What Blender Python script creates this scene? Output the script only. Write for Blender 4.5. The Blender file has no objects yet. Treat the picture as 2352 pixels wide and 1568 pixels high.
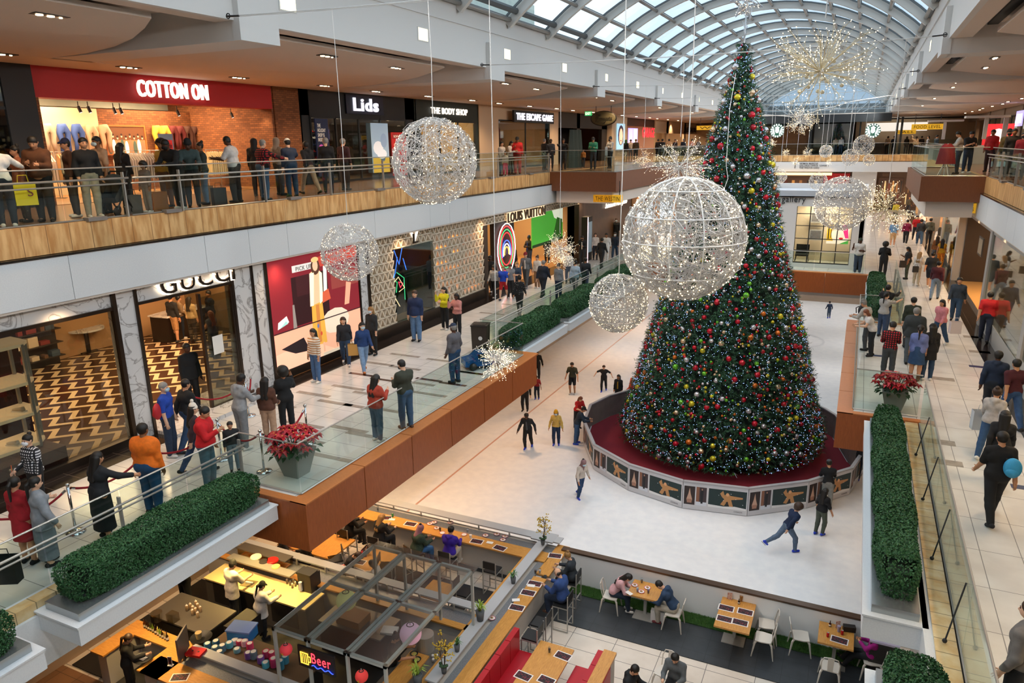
import bpy, math, random
import numpy as np
from mathutils import Vector, Matrix
random.seed(7)
S = bpy.context.scene
C = S.collection
PI = math.pi
# ---------------------------------------------------------------- camera
IW, IH = 2352, 1568
vy = np.array([1992-1176., 319-784.]); vz = np.array([1262-1176., 6950-784.])
FOC = math.sqrt(-(vy@vz))
Yd = np.array([vy[0], -vy[1], -FOC]); Yd /= np.linalg.norm(Yd)
Zd = -np.array([vz[0], -vz[1], -FOC]); Zd /= np.linalg.norm(Zd)
Xd = np.cross(Yd, Zd)
RW = np.array([Xd, Yd, Zd])            # rows: world axes in camera space
EYE = np.array([0., 0., 12.5])
cd = bpy.data.cameras.new('camera'); cam = bpy.data.objects.new('camera', cd); C.objects.link(cam)
cam.matrix_world = Matrix([[*RW[0], EYE[0]], [*RW[1], EYE[1]], [*RW[2], EYE[2]], [0, 0, 0, 1]])
cd.sensor_width = 36; cd.lens = 36*FOC/IW; cd.clip_start = .05; cd.clip_end = 600
S.camera = cam
def ray(px, py): return RW@np.array([px-1176., 784.-py, -FOC])
def onz(px, py, z): d = ray(px, py); return EYE+d*((z-EYE[2])/d[2])
def onx(px, py, x): d = ray(px, py); return EYE+d*((x-EYE[0])/d[0])
def ony(px, py, y): d = ray(px, py); return EYE+d*((y-EYE[1])/d[1])
# ---------------------------------------------------------------- world, exposure
S.view_settings.view_transform = 'Standard'; S.view_settings.look = 'None'
S.view_settings.gamma = 1; S.view_settings.exposure = 0.5
S.cycles.max_bounces = 7; S.cycles.diffuse_bounces = 3; S.cycles.glossy_bounces = 3
S.cycles.transmission_bounces = 4; S.cycles.transparent_max_bounces = 24
S.cycles.caustics_reflective = False; S.cycles.caustics_refractive = False
S.cycles.sample_clamp_indirect = 4; S.cycles.use_denoising = True; S.cycles.adaptive_threshold = .02
SKY = 1.65
w = bpy.data.worlds.new('sky'); S.world = w; w.use_nodes = True
nt = w.node_tree; bg = nt.nodes['Background']
tc = nt.nodes.new('ShaderNodeTexCoord'); nz = nt.nodes.new('ShaderNodeTexNoise'); rp = nt.nodes.new('ShaderNodeValToRGB')
nz.inputs['Scale'].default_value = 2.2; nz.inputs['Detail'].default_value = 5
nt.links.new(tc.outputs['Generated'], nz.inputs['Vector']); nt.links.new(nz.outputs['Fac'], rp.inputs[0])
rp.color_ramp.elements[0].position = .35; rp.color_ramp.elements[0].color = (.50, .63, .74, 1)
rp.color_ramp.elements[1].position = .65; rp.color_ramp.elements[1].color = (.80, .86, .90, 1)
nt.links.new(rp.outputs[0], bg.inputs[0]); bg.inputs[1].default_value = SKY
def area(name, loc, size, power, col, rot=(0, 0, 0), size_y=None, spread=None):
 l = bpy.data.lights.new(name, 'AREA'); l.energy = power; l.color = col; l.size = size
 if size_y: l.shape = 'RECTANGLE'; l.size_y = size_y
 if spread: l.spread = spread
 o = bpy.data.objects.new(name, l); o.location = loc; o.rotation_euler = rot; C.objects.link(o); return o
def spot(name, loc, power, col, angle=110, blend=.8, rad=.08, to=None):
 l = bpy.data.lights.new(name, 'SPOT'); l.energy = power; l.color = col; l.spot_size = math.radians(angle); l.spot_blend = blend; l.shadow_soft_size = rad
 o = bpy.data.objects.new(name, l); o.location = loc; C.objects.link(o)
 if to is not None: o.rotation_euler = (Vector(to)-Vector(loc)).to_track_quat('-Z', 'Y').to_euler()
 return o
def point(name, loc, power, col, rad=.1):
 l = bpy.data.lights.new(name, 'POINT'); l.energy = power; l.color = col; l.shadow_soft_size = rad
 o = bpy.data.objects.new(name, l); o.location = loc; C.objects.link(o); return o
WARM = (1, .66, .37); WARM2 = (1, .75, .50); NEUT = (1, .965, .93)
# ---------------------------------------------------------------- materials
def lin(c):
 if isinstance(c, str): c = tuple(int(c[i:i+2], 16)/255 for i in (0, 2, 4))
 return tuple((v/12.92 if v <= .04045 else ((v+.055)/1.055)**2.4) for v in c)
MC = {}
def mat(name, col='808080', rough=.6, metal=0., emit=0., spec=None, noise=None, col2=None, bump=None, alpha=None, kind=None, **kw):
 if name in MC: return MC[name]
 m = bpy.data.materials.new(name); MC[name] = m; m.use_nodes = True
 n = m.node_tree.nodes; L = m.node_tree.links; b = n['Principled BSDF']
 c = lin(col)
 b.inputs['Base Color'].default_value = (*c, 1); b.inputs['Roughness'].default_value = rough; b.inputs['Metallic'].default_value = metal
 if spec is not None: b.inputs['Specular IOR Level'].default_value = spec
 if emit: b.inputs['Emission Color'].default_value = (*c, 1); b.inputs['Emission Strength'].default_value = emit
 if alpha is not None: b.inputs['Alpha'].default_value = alpha
 c2 = lin(col2) if col2 else tuple(v*.8 for v in c)
 def coord(vec=(1, 1, 1), typ='Object'):
  t = n.new('ShaderNodeTexCoord'); mp = n.new('ShaderNodeMapping'); mp.inputs['Scale'].default_value = vec
  L.new(t.outputs[typ], mp.inputs[0]); return mp.outputs[0]
 def mix(fac, a, bb):
  x = n.new('ShaderNodeMix'); x.data_type = 'RGBA'; L.new(fac, x.inputs[0])
  for s, v in ((6, a), (7, bb)):
   if isinstance(v, tuple): x.inputs[s].default_value = (*v[:3], 1)
   else: L.new(v, x.inputs[s])
  return x.outputs[2]
 def ramp(fac, p0, p1):
  r = n.new('ShaderNodeValToRGB'); r.color_ramp.elements[0].position = p0; r.color_ramp.elements[1].position = p1; L.new(fac, r.inputs[0]); return r.outputs[0]
 out = None
 if noise:
  t = n.new('ShaderNodeTexNoise'); t.inputs['Scale'].default_value = noise; t.inputs['Detail'].default_value = 6
  L.new(coord(kw.get('stretch', (1, 1, 1))), t.inputs[0]); out = mix(ramp(t.outputs[0], *kw.get('pos', (.35, .65))), c, c2)
 if kind == 'tiles':
  t = n.new('ShaderNodeTexBrick'); t.offset = kw.get('off', 0.); t.squash = 1
  t.inputs['Scale'].default_value = 1; t.inputs['Brick Width'].default_value = kw['tw']; t.inputs['Row Height'].default_value = kw['th']
  t.inputs['Mortar Size'].default_value = kw.get('mort', .006); t.inputs['Mortar Smooth'].default_value = .1
  L.new(coord(), t.inputs[0])
  if kw.get('swz'):
   mp = t.inputs[0].links[0].from_node; mp.inputs['Rotation'].default_value = kw['swz']
  t.inputs['Color1'].default_value = (*c, 1); t.inputs['Color2'].default_value = (*c2, 1); t.inputs['Mortar'].default_value = (*lin(kw['mcol']), 1)
  if out is not None:
   out2 = mix(t.outputs['Fac'], out, lin(kw['mcol'])); out = out2
  else: out = t.outputs[0]
 if kind == 'marble':
  t = n.new('ShaderNodeTexNoise'); t.inputs['Scale'].default_value = 1.3; t.inputs['Detail'].default_value = 9; t.inputs['Distortion'].default_value = 1.6
  L.new(coord(kw.get('stretch', (1, 1, 1))), t.inputs[0])
  mth = n.new('ShaderNodeMath'); mth.operation = 'SUBTRACT'; mth.inputs[1].default_value = .5; L.new(t.outputs[0], mth.inputs[0])
  ab = n.new('ShaderNodeMath'); ab.operation = 'ABSOLUTE'; L.new(mth.outputs[0], ab.inputs[0])
  out = mix(ramp(ab.outputs[0], 0, .03), c2, c)
 if kind == 'wave':
  t = n.new('ShaderNodeTexWave'); t.bands_direction = kw.get('dir', 'Z'); t.inputs['Scale'].default_value = kw['scale']; t.inputs['Distortion'].default_value = kw.get('dist', 0)
  L.new(coord(), t.inputs[0]); out = mix(ramp(t.outputs['Fac'], .45, .55), c, c2)
 if kind == 'wood':
  t = n.new('ShaderNodeTexNoise'); t.inputs['Scale'].default_value = kw.get('scale', 6); t.inputs['Detail'].default_value = 8; t.inputs['Distortion'].default_value = .8
  L.new(coord(kw.get('stretch', (1, 8, 8))), t.inputs[0]); out = mix(ramp(t.outputs[0], .3, .7), c, c2)
 if kind == 'plaid':
  a = n.new('ShaderNodeTexWave'); a.bands_direction = 'Z'; a.inputs['Scale'].default_value = kw['scale']; a.inputs['Distortion'].default_value = 0
  bb = n.new('ShaderNodeTexWave'); bb.bands_direction = 'X'; bb.inputs['Scale'].default_value = kw['scale']; bb.inputs['Distortion'].default_value = 0
  co = coord(); L.new(co, a.inputs[0]); L.new(co, bb.inputs[0])
  m1 = mix(ramp(a.outputs['Fac'], .45, .55), c, c2); out = mix(ramp(bb.outputs['Fac'], .45, .55), m1, tuple(v*.3 for v in c2))
 if kind == 'spots':
  t = n.new('ShaderNodeTexVoronoi'); t.inputs['Scale'].default_value = kw['scale']; L.new(coord(), t.inputs[0])
  out = mix(ramp(t.outputs['Distance'], kw.get('p', .3), kw.get('p', .3)+.05), c2, c)
 if out is not None:
  L.new(out, b.inputs['Base Color'])
  if emit: L.new(out, b.inputs['Emission Color'])
 if bump:
  t = n.new('ShaderNodeTexNoise'); t.inputs['Scale'].default_value = bump[0]; L.new(coord(), t.inputs[0])
  bp = n.new('ShaderNodeBump'); bp.inputs['Strength'].default_value = bump[1]; bp.inputs['Distance'].default_value = .02
  L.new(t.outputs[0], bp.inputs['Height']); L.new(bp.outputs[0], b.inputs['Normal'])
 return m
def glass(name, tint='e8f2ee', refl=.9, base=.04, rough=.02):
 if name in MC: return MC[name]
 m = bpy.data.materials.new(name); MC[name] = m; m.use_nodes = True
 n = m.node_tree.nodes; L = m.node_tree.links; n.clear()
 o = n.new('ShaderNodeOutputMaterial'); t = n.new('ShaderNodeBsdfTransparent'); g = n.new('ShaderNodeBsdfGlossy'); x = n.new('ShaderNodeMixShader')
 lw = n.new('ShaderNodeLayerWeight'); lw.inputs[0].default_value = .5; pw = n.new('ShaderNodeMath'); pw.operation = 'POWER'; pw.inputs[1].default_value = 3.2
 ma = n.new('ShaderNodeMath'); ma.operation = 'MULTIPLY_ADD'; ma.inputs[1].default_value = refl; ma.inputs[2].default_value = base
 t.inputs[0].default_value = (*lin(tint), 1); g.inputs['Roughness'].default_value = rough; g.inputs[0].default_value = (.9, .95, .95, 1)
 L.new(lw.outputs['Facing'], pw.inputs[0]); L.new(pw.outputs[0], ma.inputs[0]); L.new(ma.outputs[0], x.inputs[0])
 L.new(t.outputs[0], x.inputs[1]); L.new(g.outputs[0], x.inputs[2]); L.new(x.outputs[0], o.inputs[0])
 return m
# ---------------------------------------------------------------- mesh building
class MB:
 def __init__(s): s.v = []; s.f = []; s.m = []; s.n = 0
 def add(s, v, f, m=0):
  s.v.append(np.asarray(v, float).reshape(-1, 3)); n = s.n
  s.f += [tuple(i+n for i in q) for q in f]; s.m += [m]*len(f) if isinstance(m, int) else list(m); s.n += len(s.v[-1]); return s
 def box(s, x0, x1, y0, y1, z0, z1, m=0):
  v = [(x, y, z) for z in (z0, z1) for y in (y0, y1) for x in (x0, x1)]
  return s.add(v, [(0, 2, 3, 1), (4, 5, 7, 6), (0, 1, 5, 4), (2, 6, 7, 3), (0, 4, 6, 2), (1, 3, 7, 5)], m)
 def bbox(s, c, d, rz=0, m=0, tilt=None):
  v = np.array([(x, y, z) for z in (-.5, .5) for y in (-.5, .5) for x in (-.5, .5)])*np.array(d)
  if tilt is not None: v = v@np.array(Matrix.Rotation(tilt[0], 3, tilt[1])).T
  a, b = math.cos(rz), math.sin(rz); v = v@np.array([[a, b, 0], [-b, a, 0], [0, 0, 1]])+np.array(c)
  return s.add(v, [(0, 2, 3, 1), (4, 5, 7, 6), (0, 1, 5, 4), (2, 6, 7, 3), (0, 4, 6, 2), (1, 3, 7, 5)], m)
 def prism(s, poly, z0, z1, m=0):
  n = len(poly); v = [(*p, z0) for p in poly]+[(*p, z1) for p in poly]
  return s.add(v, [tuple(range(n-1, -1, -1)), tuple(range(n, 2*n))]+[(i, (i+1) % n, n+(i+1) % n, n+i) for i in range(n)], m)
 def tube(s, pts, r, n=6, m=0, cap=True):
  P = [np.array(p, float) for p in pts]; k = len(P); R = r if isinstance(r, (list, tuple)) else [r]*k; V = []
  u = None
  for i in range(k):
   t = P[min(i+1, k-1)]-P[max(i-1, 0)]; t = t/(np.linalg.norm(t)+1e-9)
   if u is None:
    u = np.cross(t, (0, 0, 1.) if abs(t[2]) < .9 else (1., 0, 0))
   u = u-t*(u@t); u /= np.linalg.norm(u)+1e-9; w_ = np.cross(t, u)
   V += [P[i]+R[i]*(u*math.cos(2*PI*j/n)+w_*math.sin(2*PI*j/n)) for j in range(n)]
  F = [(i*n+j, i*n+(j+1) % n, (i+1)*n+(j+1) % n, (i+1)*n+j) for i in range(k-1) for j in range(n)]
  if cap: F += [tuple(range(n-1, -1, -1)), tuple(range((k-1)*n, k*n))]
  return s.add(V, F, m)
 def cyl(s, c, r, h, n=16, m=0, r2=None):
  x, y, z = c; return s.tube([(x, y, z), (x, y, z+h)], [r, r if r2 is None else r2], n, m)
 def lathe(s, prof, c=(0, 0, 0), n=16, m=0):
  V = [(c[0]+r*math.cos(2*PI*j/n), c[1]+r*math.sin(2*PI*j/n), c[2]+z) for r, z in prof for j in range(n)]; k = len(prof)
  F = [(i*n+j, i*n+(j+1) % n, (i+1)*n+(j+1) % n, (i+1)*n+j) for i in range(k-1) for j in range(n)]
  return s.add(V, F+[tuple(range(n-1, -1, -1)), tuple(range((k-1)*n, k*n))], m)
 def ball(s, c, r, n=10, k=6, m=0, sc=(1, 1, 1)):
  V = [(c[0]+sc[0]*r*math.sin(a)*math.cos(b), c[1]+sc[1]*r*math.sin(a)*math.sin(b), c[2]+sc[2]*r*math.cos(a)) for a in [PI*(i+.02)/(k+.04) for i in range(k+1)] for b in [2*PI*j/n for j in range(n)]]
  F = [(i*n+j, (i+1)*n+j, (i+1)*n+(j+1) % n, i*n+(j+1) % n) for i in range(k) for j in range(n)]
  return s.add(V, F, m)
 def quad(s, a, b, c, d, m=0): return s.add([a, b, c, d], [(0, 1, 2, 3)], m)
 def build(s, name, mats, parent=None, loc=None, smooth=False):
  me = bpy.data.meshes.new(name); V = np.concatenate(s.v); me.from_pydata(V.tolist(), [], s.f)
  for m in (mats if isinstance(mats, (list, tuple)) else [mats]): me.materials.append(m)
  if any(s.m): me.polygons.foreach_set('material_index', s.m)
  if smooth: me.polygons.foreach_set('use_smooth', [True]*len(s.f))
  return link(name, me, parent, loc)
def link(name, me, parent=None, loc=None):
 o = bpy.data.objects.new(name, me); C.objects.link(o)
 if parent: o.parent = parent
 if loc is not None: o.location = loc
 return o
def npmesh(name, V, F, mats, parent=None, midx=None, smooth=True, loc=None):
 """V (n,3), F (m,k) arrays with k = 3 or 4"""
 me = bpy.data.meshes.new(name); V = np.ascontiguousarray(V, np.float32); F = np.ascontiguousarray(F, np.int32); k = F.shape[1]
 me.vertices.add(len(V)); me.vertices.foreach_set('co', V.ravel())
 me.loops.add(F.size); me.loops.foreach_set('vertex_index', F.ravel())
 me.polygons.add(len(F)); me.polygons.foreach_set('loop_start', np.arange(0, F.size, k, dtype=np.int32))
 for m in (mats if isinstance(mats, (list, tuple)) else [mats]): me.materials.append(m)
 if midx is not None: me.polygons.foreach_set('material_index', np.ascontiguousarray(midx, np.int32))
 me.polygons.foreach_set('use_smooth', np.full(len(F), smooth)); me.update(calc_edges=True)
 return link(name, me, parent, loc)
LABELS = {}
def tag(o, label, cat, group=None, kind=None):
 o['label'] = label; o['category'] = cat
 if group: o['group'] = group
 if kind: o['kind'] = kind
 LABELS.setdefault(label, []).append(group)
 return o
def struct(name, mb, m, smooth=False):
 o = mb.build(name, m, smooth=smooth) if isinstance(mb, MB) else mb
 o['kind'] = 'structure'; return o
def thing(name, label, cat, loc=(0, 0, 0), rz=0, group=None):
 o = bpy.data.objects.new(name, None); C.objects.link(o); o.location = loc; o.rotation_euler = (0, 0, rz); o.empty_display_size = .2
 return tag(o, label, cat, group)
def dup(root, loc, rz=0, label=None, group=None, scale=None):
 r = root.copy(); C.objects.link(r); r.location = loc; r.rotation_euler = (0, 0, rz)
 if label: r['label'] = label
 if group: r['group'] = group
 if scale: r.scale = (scale,)*3
 for ch in list(root.children):
  c = ch.copy(); C.objects.link(c); c.parent = r
  for g in list(ch.children):
   d = g.copy(); C.objects.link(d); d.parent = c
 return r
def text(name, s, org, xd, zd, w, h, m, parent=None, depth=.03, bold=.0, shear=0, vflip=False):
 """lettering: org = lower left corner, xd = reading direction, zd = up; fitted to w x h"""
 cu = bpy.data.curves.new('lettering', 'FONT'); cu.body = s; cu.size = 1; cu.extrude = .5; cu.offset = bold; cu.shear = shear; cu.align_x = 'LEFT'; cu.resolution_u = 3
 cu.space_line = .9; cu.space_character = 1.12
 t = bpy.data.objects.new('lettering', cu); C.objects.link(t); bpy.context.view_layer.update()
 me = bpy.data.meshes.new_from_object(t); bpy.data.objects.remove(t); bpy.data.curves.remove(cu)
 V = np.empty(len(me.vertices)*3, np.float32); me.vertices.foreach_get('co', V); V = V.reshape(-1, 3)
 lo, hi = V.min(0), V.max(0); V = (V-lo)/(hi-lo)
 xd = np.array(xd, float); zd = np.array(zd, float); nd = np.cross(xd, zd)
 V = np.array(org)+V[:, :1]*w*xd+V[:, 1:2]*h*zd+V[:, 2:3]*depth*nd
 me.vertices.foreach_set('co', V.astype(np.float32).ravel()); me.materials.clear(); me.materials.append(m); me.update(); me.name = name
 return link(name, me, parent)
PX = (0, 1, 0); NXD = (0, -1, 0); NYD = (1, 0, 0); UP = (0, 0, 1)   # reading directions on walls facing +X, -X, -Y
# ================================================================= the building
Z2, Z3 = 5.68, 11.0
ZC = 14.72; ZF = 9.43            # L3 ceiling, underside of the L3 fascia
YA, YB = -12., 108.
SWX = tuple(Matrix(((0, 1, 0), (0, 0, 1), (1, 0, 0))).to_euler('XYZ')); SWY = (-PI/2, 0, 0)
M_white = mat('white_panel', 'd8dcde', .5, noise=40, col2='d2d6d9')
M_plaster = mat('ceiling_plaster', 'd6cbc0', .8)
M_fin = mat('pale_plaster', 'd6d6d4', .75)
M_black = mat('black_paint', '17191b', .5)
M_dark = mat('charcoal_panel', '23282b', .45)
M_steel = mat('brushed_steel', 'b4b2ac', .35, .55)
M_chrome = mat('chrome', 'd8d8d6', .12, 1.)
M_bronze = mat('dark_bronze', '4a4038', .3, .9)
M_floor = mat('white_marble_tiles', 'dcdad6', .12, kind='tiles', tw=1.22, th=.61, mort=.007, mcol='8d8d8b', noise=1.6, col2='cfcdc9', spec=.5)
M_floorR = mat('marble_tiles_cross', 'd8d5d0', .12, kind='tiles', tw=.61, th=1.22, mort=.007, mcol='8a8886', noise=1.6, col2='cbc7c2', spec=.5)
M_floor3 = mat('upper_stone_floor', '8f6f58', .2, kind='tiles', tw=.9, th=.9, mort=.006, mcol='5c483a', noise=3, col2='7d5f4b')
M_border = mat('black_granite', '201a18', .12, kind='tiles', tw=.6, th=.6, mort=.006, mcol='5a4f46')
M_inlay = mat('brown_inlay', 'a39a90', .25, noise=6, col2='8f877e')
M_inlay2 = mat('dark_brown_inlay', '4c3228', .2)
M_blue = mat('blue_inlay', '25335e', .3)
M_band = mat('veined_stone_band', 'e0b67c', .45, kind='tiles', tw=.5, th=3, mort=.008, mcol='8a6238', noise=2.6, col2='b98449', stretch=(1, 3, .6), swz=SWX)
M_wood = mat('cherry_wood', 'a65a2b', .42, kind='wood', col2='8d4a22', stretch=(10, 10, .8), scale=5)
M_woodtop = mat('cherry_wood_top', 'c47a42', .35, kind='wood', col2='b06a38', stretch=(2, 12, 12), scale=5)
M_marble = mat('veined_marble', 'd4d2d0', .2, kind='marble', col2='97928f')
M_ice = mat('rink_ice', 'eef0f2', .22, noise=3, col2='e6e9ed', spec=.35, bump=(9, .02))
M_onyx = mat('onyx_ledge', 'd9c79c', .25, kind='tiles', tw=2, th=.32, mort=.008, mcol='8a7a58', noise=4, col2='c9a56c')
M_glass = glass('rail_glass', 'eef5f2', .5, .02)
M_shopglass = glass('shop_glass', 'd8dcd8', .6, .05)
M_roofglass = glass('roof_glass', 'dfe8ee', .5, .05, .08)
# floors
m = MB(); m.box(-17, 6, 19.2, 62, -.1, 0); struct('ice_floor', m, M_ice)
M_tile1 = mat('cream_floor_tiles', 'ddd3c6', .35, kind='tiles', tw=1.15, th=.58, mort=.008, mcol='6f6a64', noise=2, col2='d3c8ba')
M_tiled = mat('slate_floor_tiles', '2c3034', .45, kind='tiles', tw=.6, th=.6, mort=.005, mcol='1c1f21', noise=3, col2='34383c')
m = MB(); m.box(-17, 6, YA, 19.2, -.12, -.02); struct('floor', m, M_tile1)
m = MB(); m.box(-6.5, 3, 15.9, 17.25, -.02, .004); m.box(-12.5, -7.35, 15.75, 16.4, -.02, .004); m.box(-7.35, -6.5, 15.4, 17.25, -.02, .004); struct('floor_dark_tiles', m, M_tiled)
m = MB(); m.box(-17, -11.2, YA, 9.2, -.02, .003); struct('floor_brown_tiles', m, mat('brown_floor_tiles', '8a6448', .4, kind='tiles', tw=.6, th=.6, mort=.006, mcol='4c382a'))
for sx, x0, x1 in (('left', -17.2, -17), ('right', 6, 6.2)):
 m = MB(); m.box(x0, x1, YA, 62, -.1, 5.2); struct('wall_%s' % sx, m, mat('rink_wall', 'b8a48e', .7))
m = MB(); m.box(-17, 6, 62, 62.3, 0, 5); struct('wall_back', m, mat('rink_end_wall', '9a8674', .7))
m = MB(); m.box(-28, 14, YA-.3, YA, 0, 22); struct('wall_front', m, M_plaster)
# faint lines and circle in the ice
m = MB(); m.box(-13.46, -13.38, 19.3, 60, 0, .004); struct('ice_floor_marking', m, mat('faded_red_line', 'c9a090', .3))
m = MB(); R_ = [(r*math.cos(a), r*math.sin(a)) for a in np.linspace(0, 2*PI, 33) for r in (1.9, 2.05)]
m.add([(-3.2+x, 49+y, .004) for x, y in R_], [(2*i, 2*i+1, 2*i+3, 2*i+2) for i in range(32)]); struct('ice_floor_circle_marking', m, mat('grey_marking', 'b9bdc2', .3))
# level two slabs (bridge over the far rink included)
m = MB(); m.box(-16.4, -11.3, YA, YB, 5.2, Z2); m.box(-11.3, -9.68, 10.2, 21.35, 5.1, Z2); m.box(-11.3, 1.9, 52, YB, 5.1, Z2-.002)
struct('floor_level_two_left', m, M_floor)
m = MB(); m.box(1.88, 4.2, YA, YB, 5.2, Z2); m.box(.37, 1.88, 19.8, 30.4, 5.1, Z2); m.box(.37, 1.88, 40.22, 52, 5.1, Z2); struct('floor_level_two_right', m, M_floorR)
m = MB(); m.box(-11.3, .37, 40.2, 52, 5.1, Z2); struct('floor_bridge', m, M_floor)
m = MB(); m.box(-16.4, -11.05, YA, YB, 4.7, 5.2); m.box(-11, -9.4, 10.3, 21.3, 4.7, 5.1); struct('ceiling_level_one_left', m, mat('soffit_paint', 'c9bfb4', .8))
m = MB(); m.box(1.55, 6, YA, YB, 4.7, 5.2); m.box(.1, 1.6, 19.9, 30.4, 4.7, 5.1); m.box(-11, 1.8, 40.4, 52, 4.66, 5.1); m.box(-11.3, 1.8, 52, YB, 4.7, 5.1); struct('ceiling_level_one_right', m, MC['soffit_paint'])
m = MB(); m.box(-15.9, -14.55, YA, 42, Z2, Z2+.006); struct('floor_border_left', m, M_border)
m = MB(); m.box(4.02, 4.6, 8, 80, Z2, Z2+.006); struct('floor_border_right', m, M_border)
# onyx ledges along both sides
m = MB(); m.box(-11.3, -11.02, YA, 10.1, 5.3, Z2+.02); m.box(-11.3, -11.02, 21.5, 40, 5.3, Z2+.02); struct('trim_1', m, M_onyx)
m = MB(); m.box(1.56, 1.84, YA, 19.6, 5.3, Z2-.02); m.box(1.56, 1.84, 30.6, 40, 5.3, Z2-.02); struct('trim_2', m, M_onyx)
m = MB(); m.box(1.44, 1.56, YA, 19.6, 4.6, 5.62); m.box(1.44, 1.56, 30.6, 40, 4.6, 5.62); m.box(-11.02, -10.96, YA, 10, 4.6, 5.5); m.box(-11.02, -10.96, 21.4, 40, 4.6, 5.5); struct('trim_3', m, M_white)
# wood-faced balcony bays of level two: one joint every 1.9 m
def woodbox(name, x0, x1, y0, y1, z0, z1, lip, side, front=True, back=False):
 """x0..x1 is the bay; the ledge runs along the rink side and the two ends"""
 ou = x1 if side > 0 else x0; inn = ou-side*lip
 f = MB(); t = MB(); n = max(1, round((y1-y0)/1.92)); g = .012; s = (y1-y0)/n
 for i in range(n):
  a, b = y0+i*s+(g if i else 0), y0+(i+1)*s-(g if i < n-1 else 0)
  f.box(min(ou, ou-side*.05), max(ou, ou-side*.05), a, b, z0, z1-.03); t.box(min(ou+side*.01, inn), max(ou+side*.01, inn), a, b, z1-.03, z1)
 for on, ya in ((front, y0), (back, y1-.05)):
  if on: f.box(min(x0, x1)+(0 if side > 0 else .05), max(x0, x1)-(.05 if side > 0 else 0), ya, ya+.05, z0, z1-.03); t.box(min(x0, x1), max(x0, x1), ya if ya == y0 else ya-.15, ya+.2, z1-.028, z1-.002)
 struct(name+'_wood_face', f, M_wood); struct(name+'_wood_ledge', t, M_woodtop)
 m = MB(); m.box(min(x0, x1)+.06, max(x0, x1)-.06, y0+.06, y1-.06, z0+.02, z1-.6); struct(name+'_core', m, M_wood)
woodbox('trim_bay_left', -11, -9.3, 10., 21.5, 4.65, Z2+.02, .4, 1, True, True)
woodbox('trim_bay_right', 0, 1.9, 19.6, 30.5, 4.7, Z2+.02, .37, -1, True, True)
m = MB()
for i in range(6): m.box(-11+i*1.95, -11+(i+1)*1.95-.012, 40.1, 40.2, 4.87, 5.9)
struct('trim_bridge_wood_face', m, M_wood)
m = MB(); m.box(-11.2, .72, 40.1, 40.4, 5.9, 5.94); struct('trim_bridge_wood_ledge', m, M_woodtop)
# floor inlays of level two
m = MB(); m2 = MB(); m3 = MB()
def dash(mb, px, py, w=1.15, h=.16, z=Z2, ang=0): p = onz(px, py, z); mb.bbox((p[0], p[1], z+.004), (w, h, .004), ang)
for px, py in [(930,816),(1015,828),(870,835),(930,845),(800,890),(850,905),(960,880),(830,935),(720,905),(770,925),(890,942),(800,985),(840,1000),(700,975),(1070,855),(985,905),(700,1010),(760,1050),(640,930),(1180,700),(1130,720)]: dash(m, px, py)
for px, py in [(830,860),(880,872),(985,872),(1040,882),(1080,856)]: dash(m2, px, py, .9, .14)
for px, py in [(2235,774),(2250,808),(2160,1015),(2175,1062),(2165,870),(2285,925)]: dash(m, px, py, .6, .3)
for px, py in [(2018,817),(2245,842),(2352,1120)]: dash(m3, px, py, .45, .2)
struct('floor_inlay_grey', m, M_inlay); struct('floor_inlay_brown', m2, M_inlay2); struct('floor_inlay_blue', m3, M_blue)
# level three slabs and edges
m = MB(); m.box(-27, -15.1, YA, YB, 10.45, Z3); m.box(-15.15, -11.5, 36.8, 59.9, 10.45, Z3-.002); struct('floor_level_three_left', m, M_floor3)
m = MB(); m.box(4.36, 14, YA, YB, 10.45, Z3); m.box(2.2, 4.4, 33.9, 44.7, 10.45, Z3-.002); struct('floor_level_three_right', m, M_floor3)
m = MB(); m.box(-15.1, 4.36, 80.06, YB, 10.45, Z3-.001); struct('floor_level_three_far', m, M_floor3)
m = MB(); m.box(-15.2, 4.4, YA, -.8, 10.45, Z3-.001); struct('floor_level_three_near', m, M_floor3)
for nm, s, xo in (('left', 1, -15.05), ('right', -1, 4.3)):
 f = MB(); f.box(*sorted((xo, xo-s*.12)), YA, 80, 10.43, Z3+.02); struct('trim_stone_band_'+nm, f, M_band)
 f = MB(); f.box(*sorted((xo+s*.12, xo-s*.1)), YA, 80, 10.37, 10.42); struct('trim_dark_ledge_'+nm, f, mat('polished_dark_ledge', '55504c', .1, .8))
 f = MB(); y = YA; k = 0; widths = [3.6, 1.5, 1.5, 4.3]
 while y < 80:
  w_ = widths[k % 4]; f.box(*sorted((xo+s*.1, xo)), y+.006, min(80, y+w_)-.006, ZF, 10.38); y += w_; k += 1
 struct('trim_white_fascia_'+nm, f, M_white)
 f = MB(); f.box(*sorted((xo+s*.05, xo-s*13)), YA, YB, ZF-.06, ZF+.02); struct('ceiling_level_two_'+nm, f, M_plaster)
m = MB(); m.box(-15.05, 4.3, 80, 80.12, 10.43, Z3+.02); struct('trim_stone_band_far', m, mat('veined_stone_band_x', 'e0b67c', .45, kind='tiles', tw=.5, th=3, mort=.02, mcol='8a6238', noise=2, col2='c08f55', swz=SWY))
m = MB(); m.box(-15.05, 4.3, 79.9, 80, ZF+.1, 10.38); m.box(-15.05, 4.3, 79.9, YB, ZF, ZF+.1); struct('trim_white_fascia_far', m, M_white)
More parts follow.
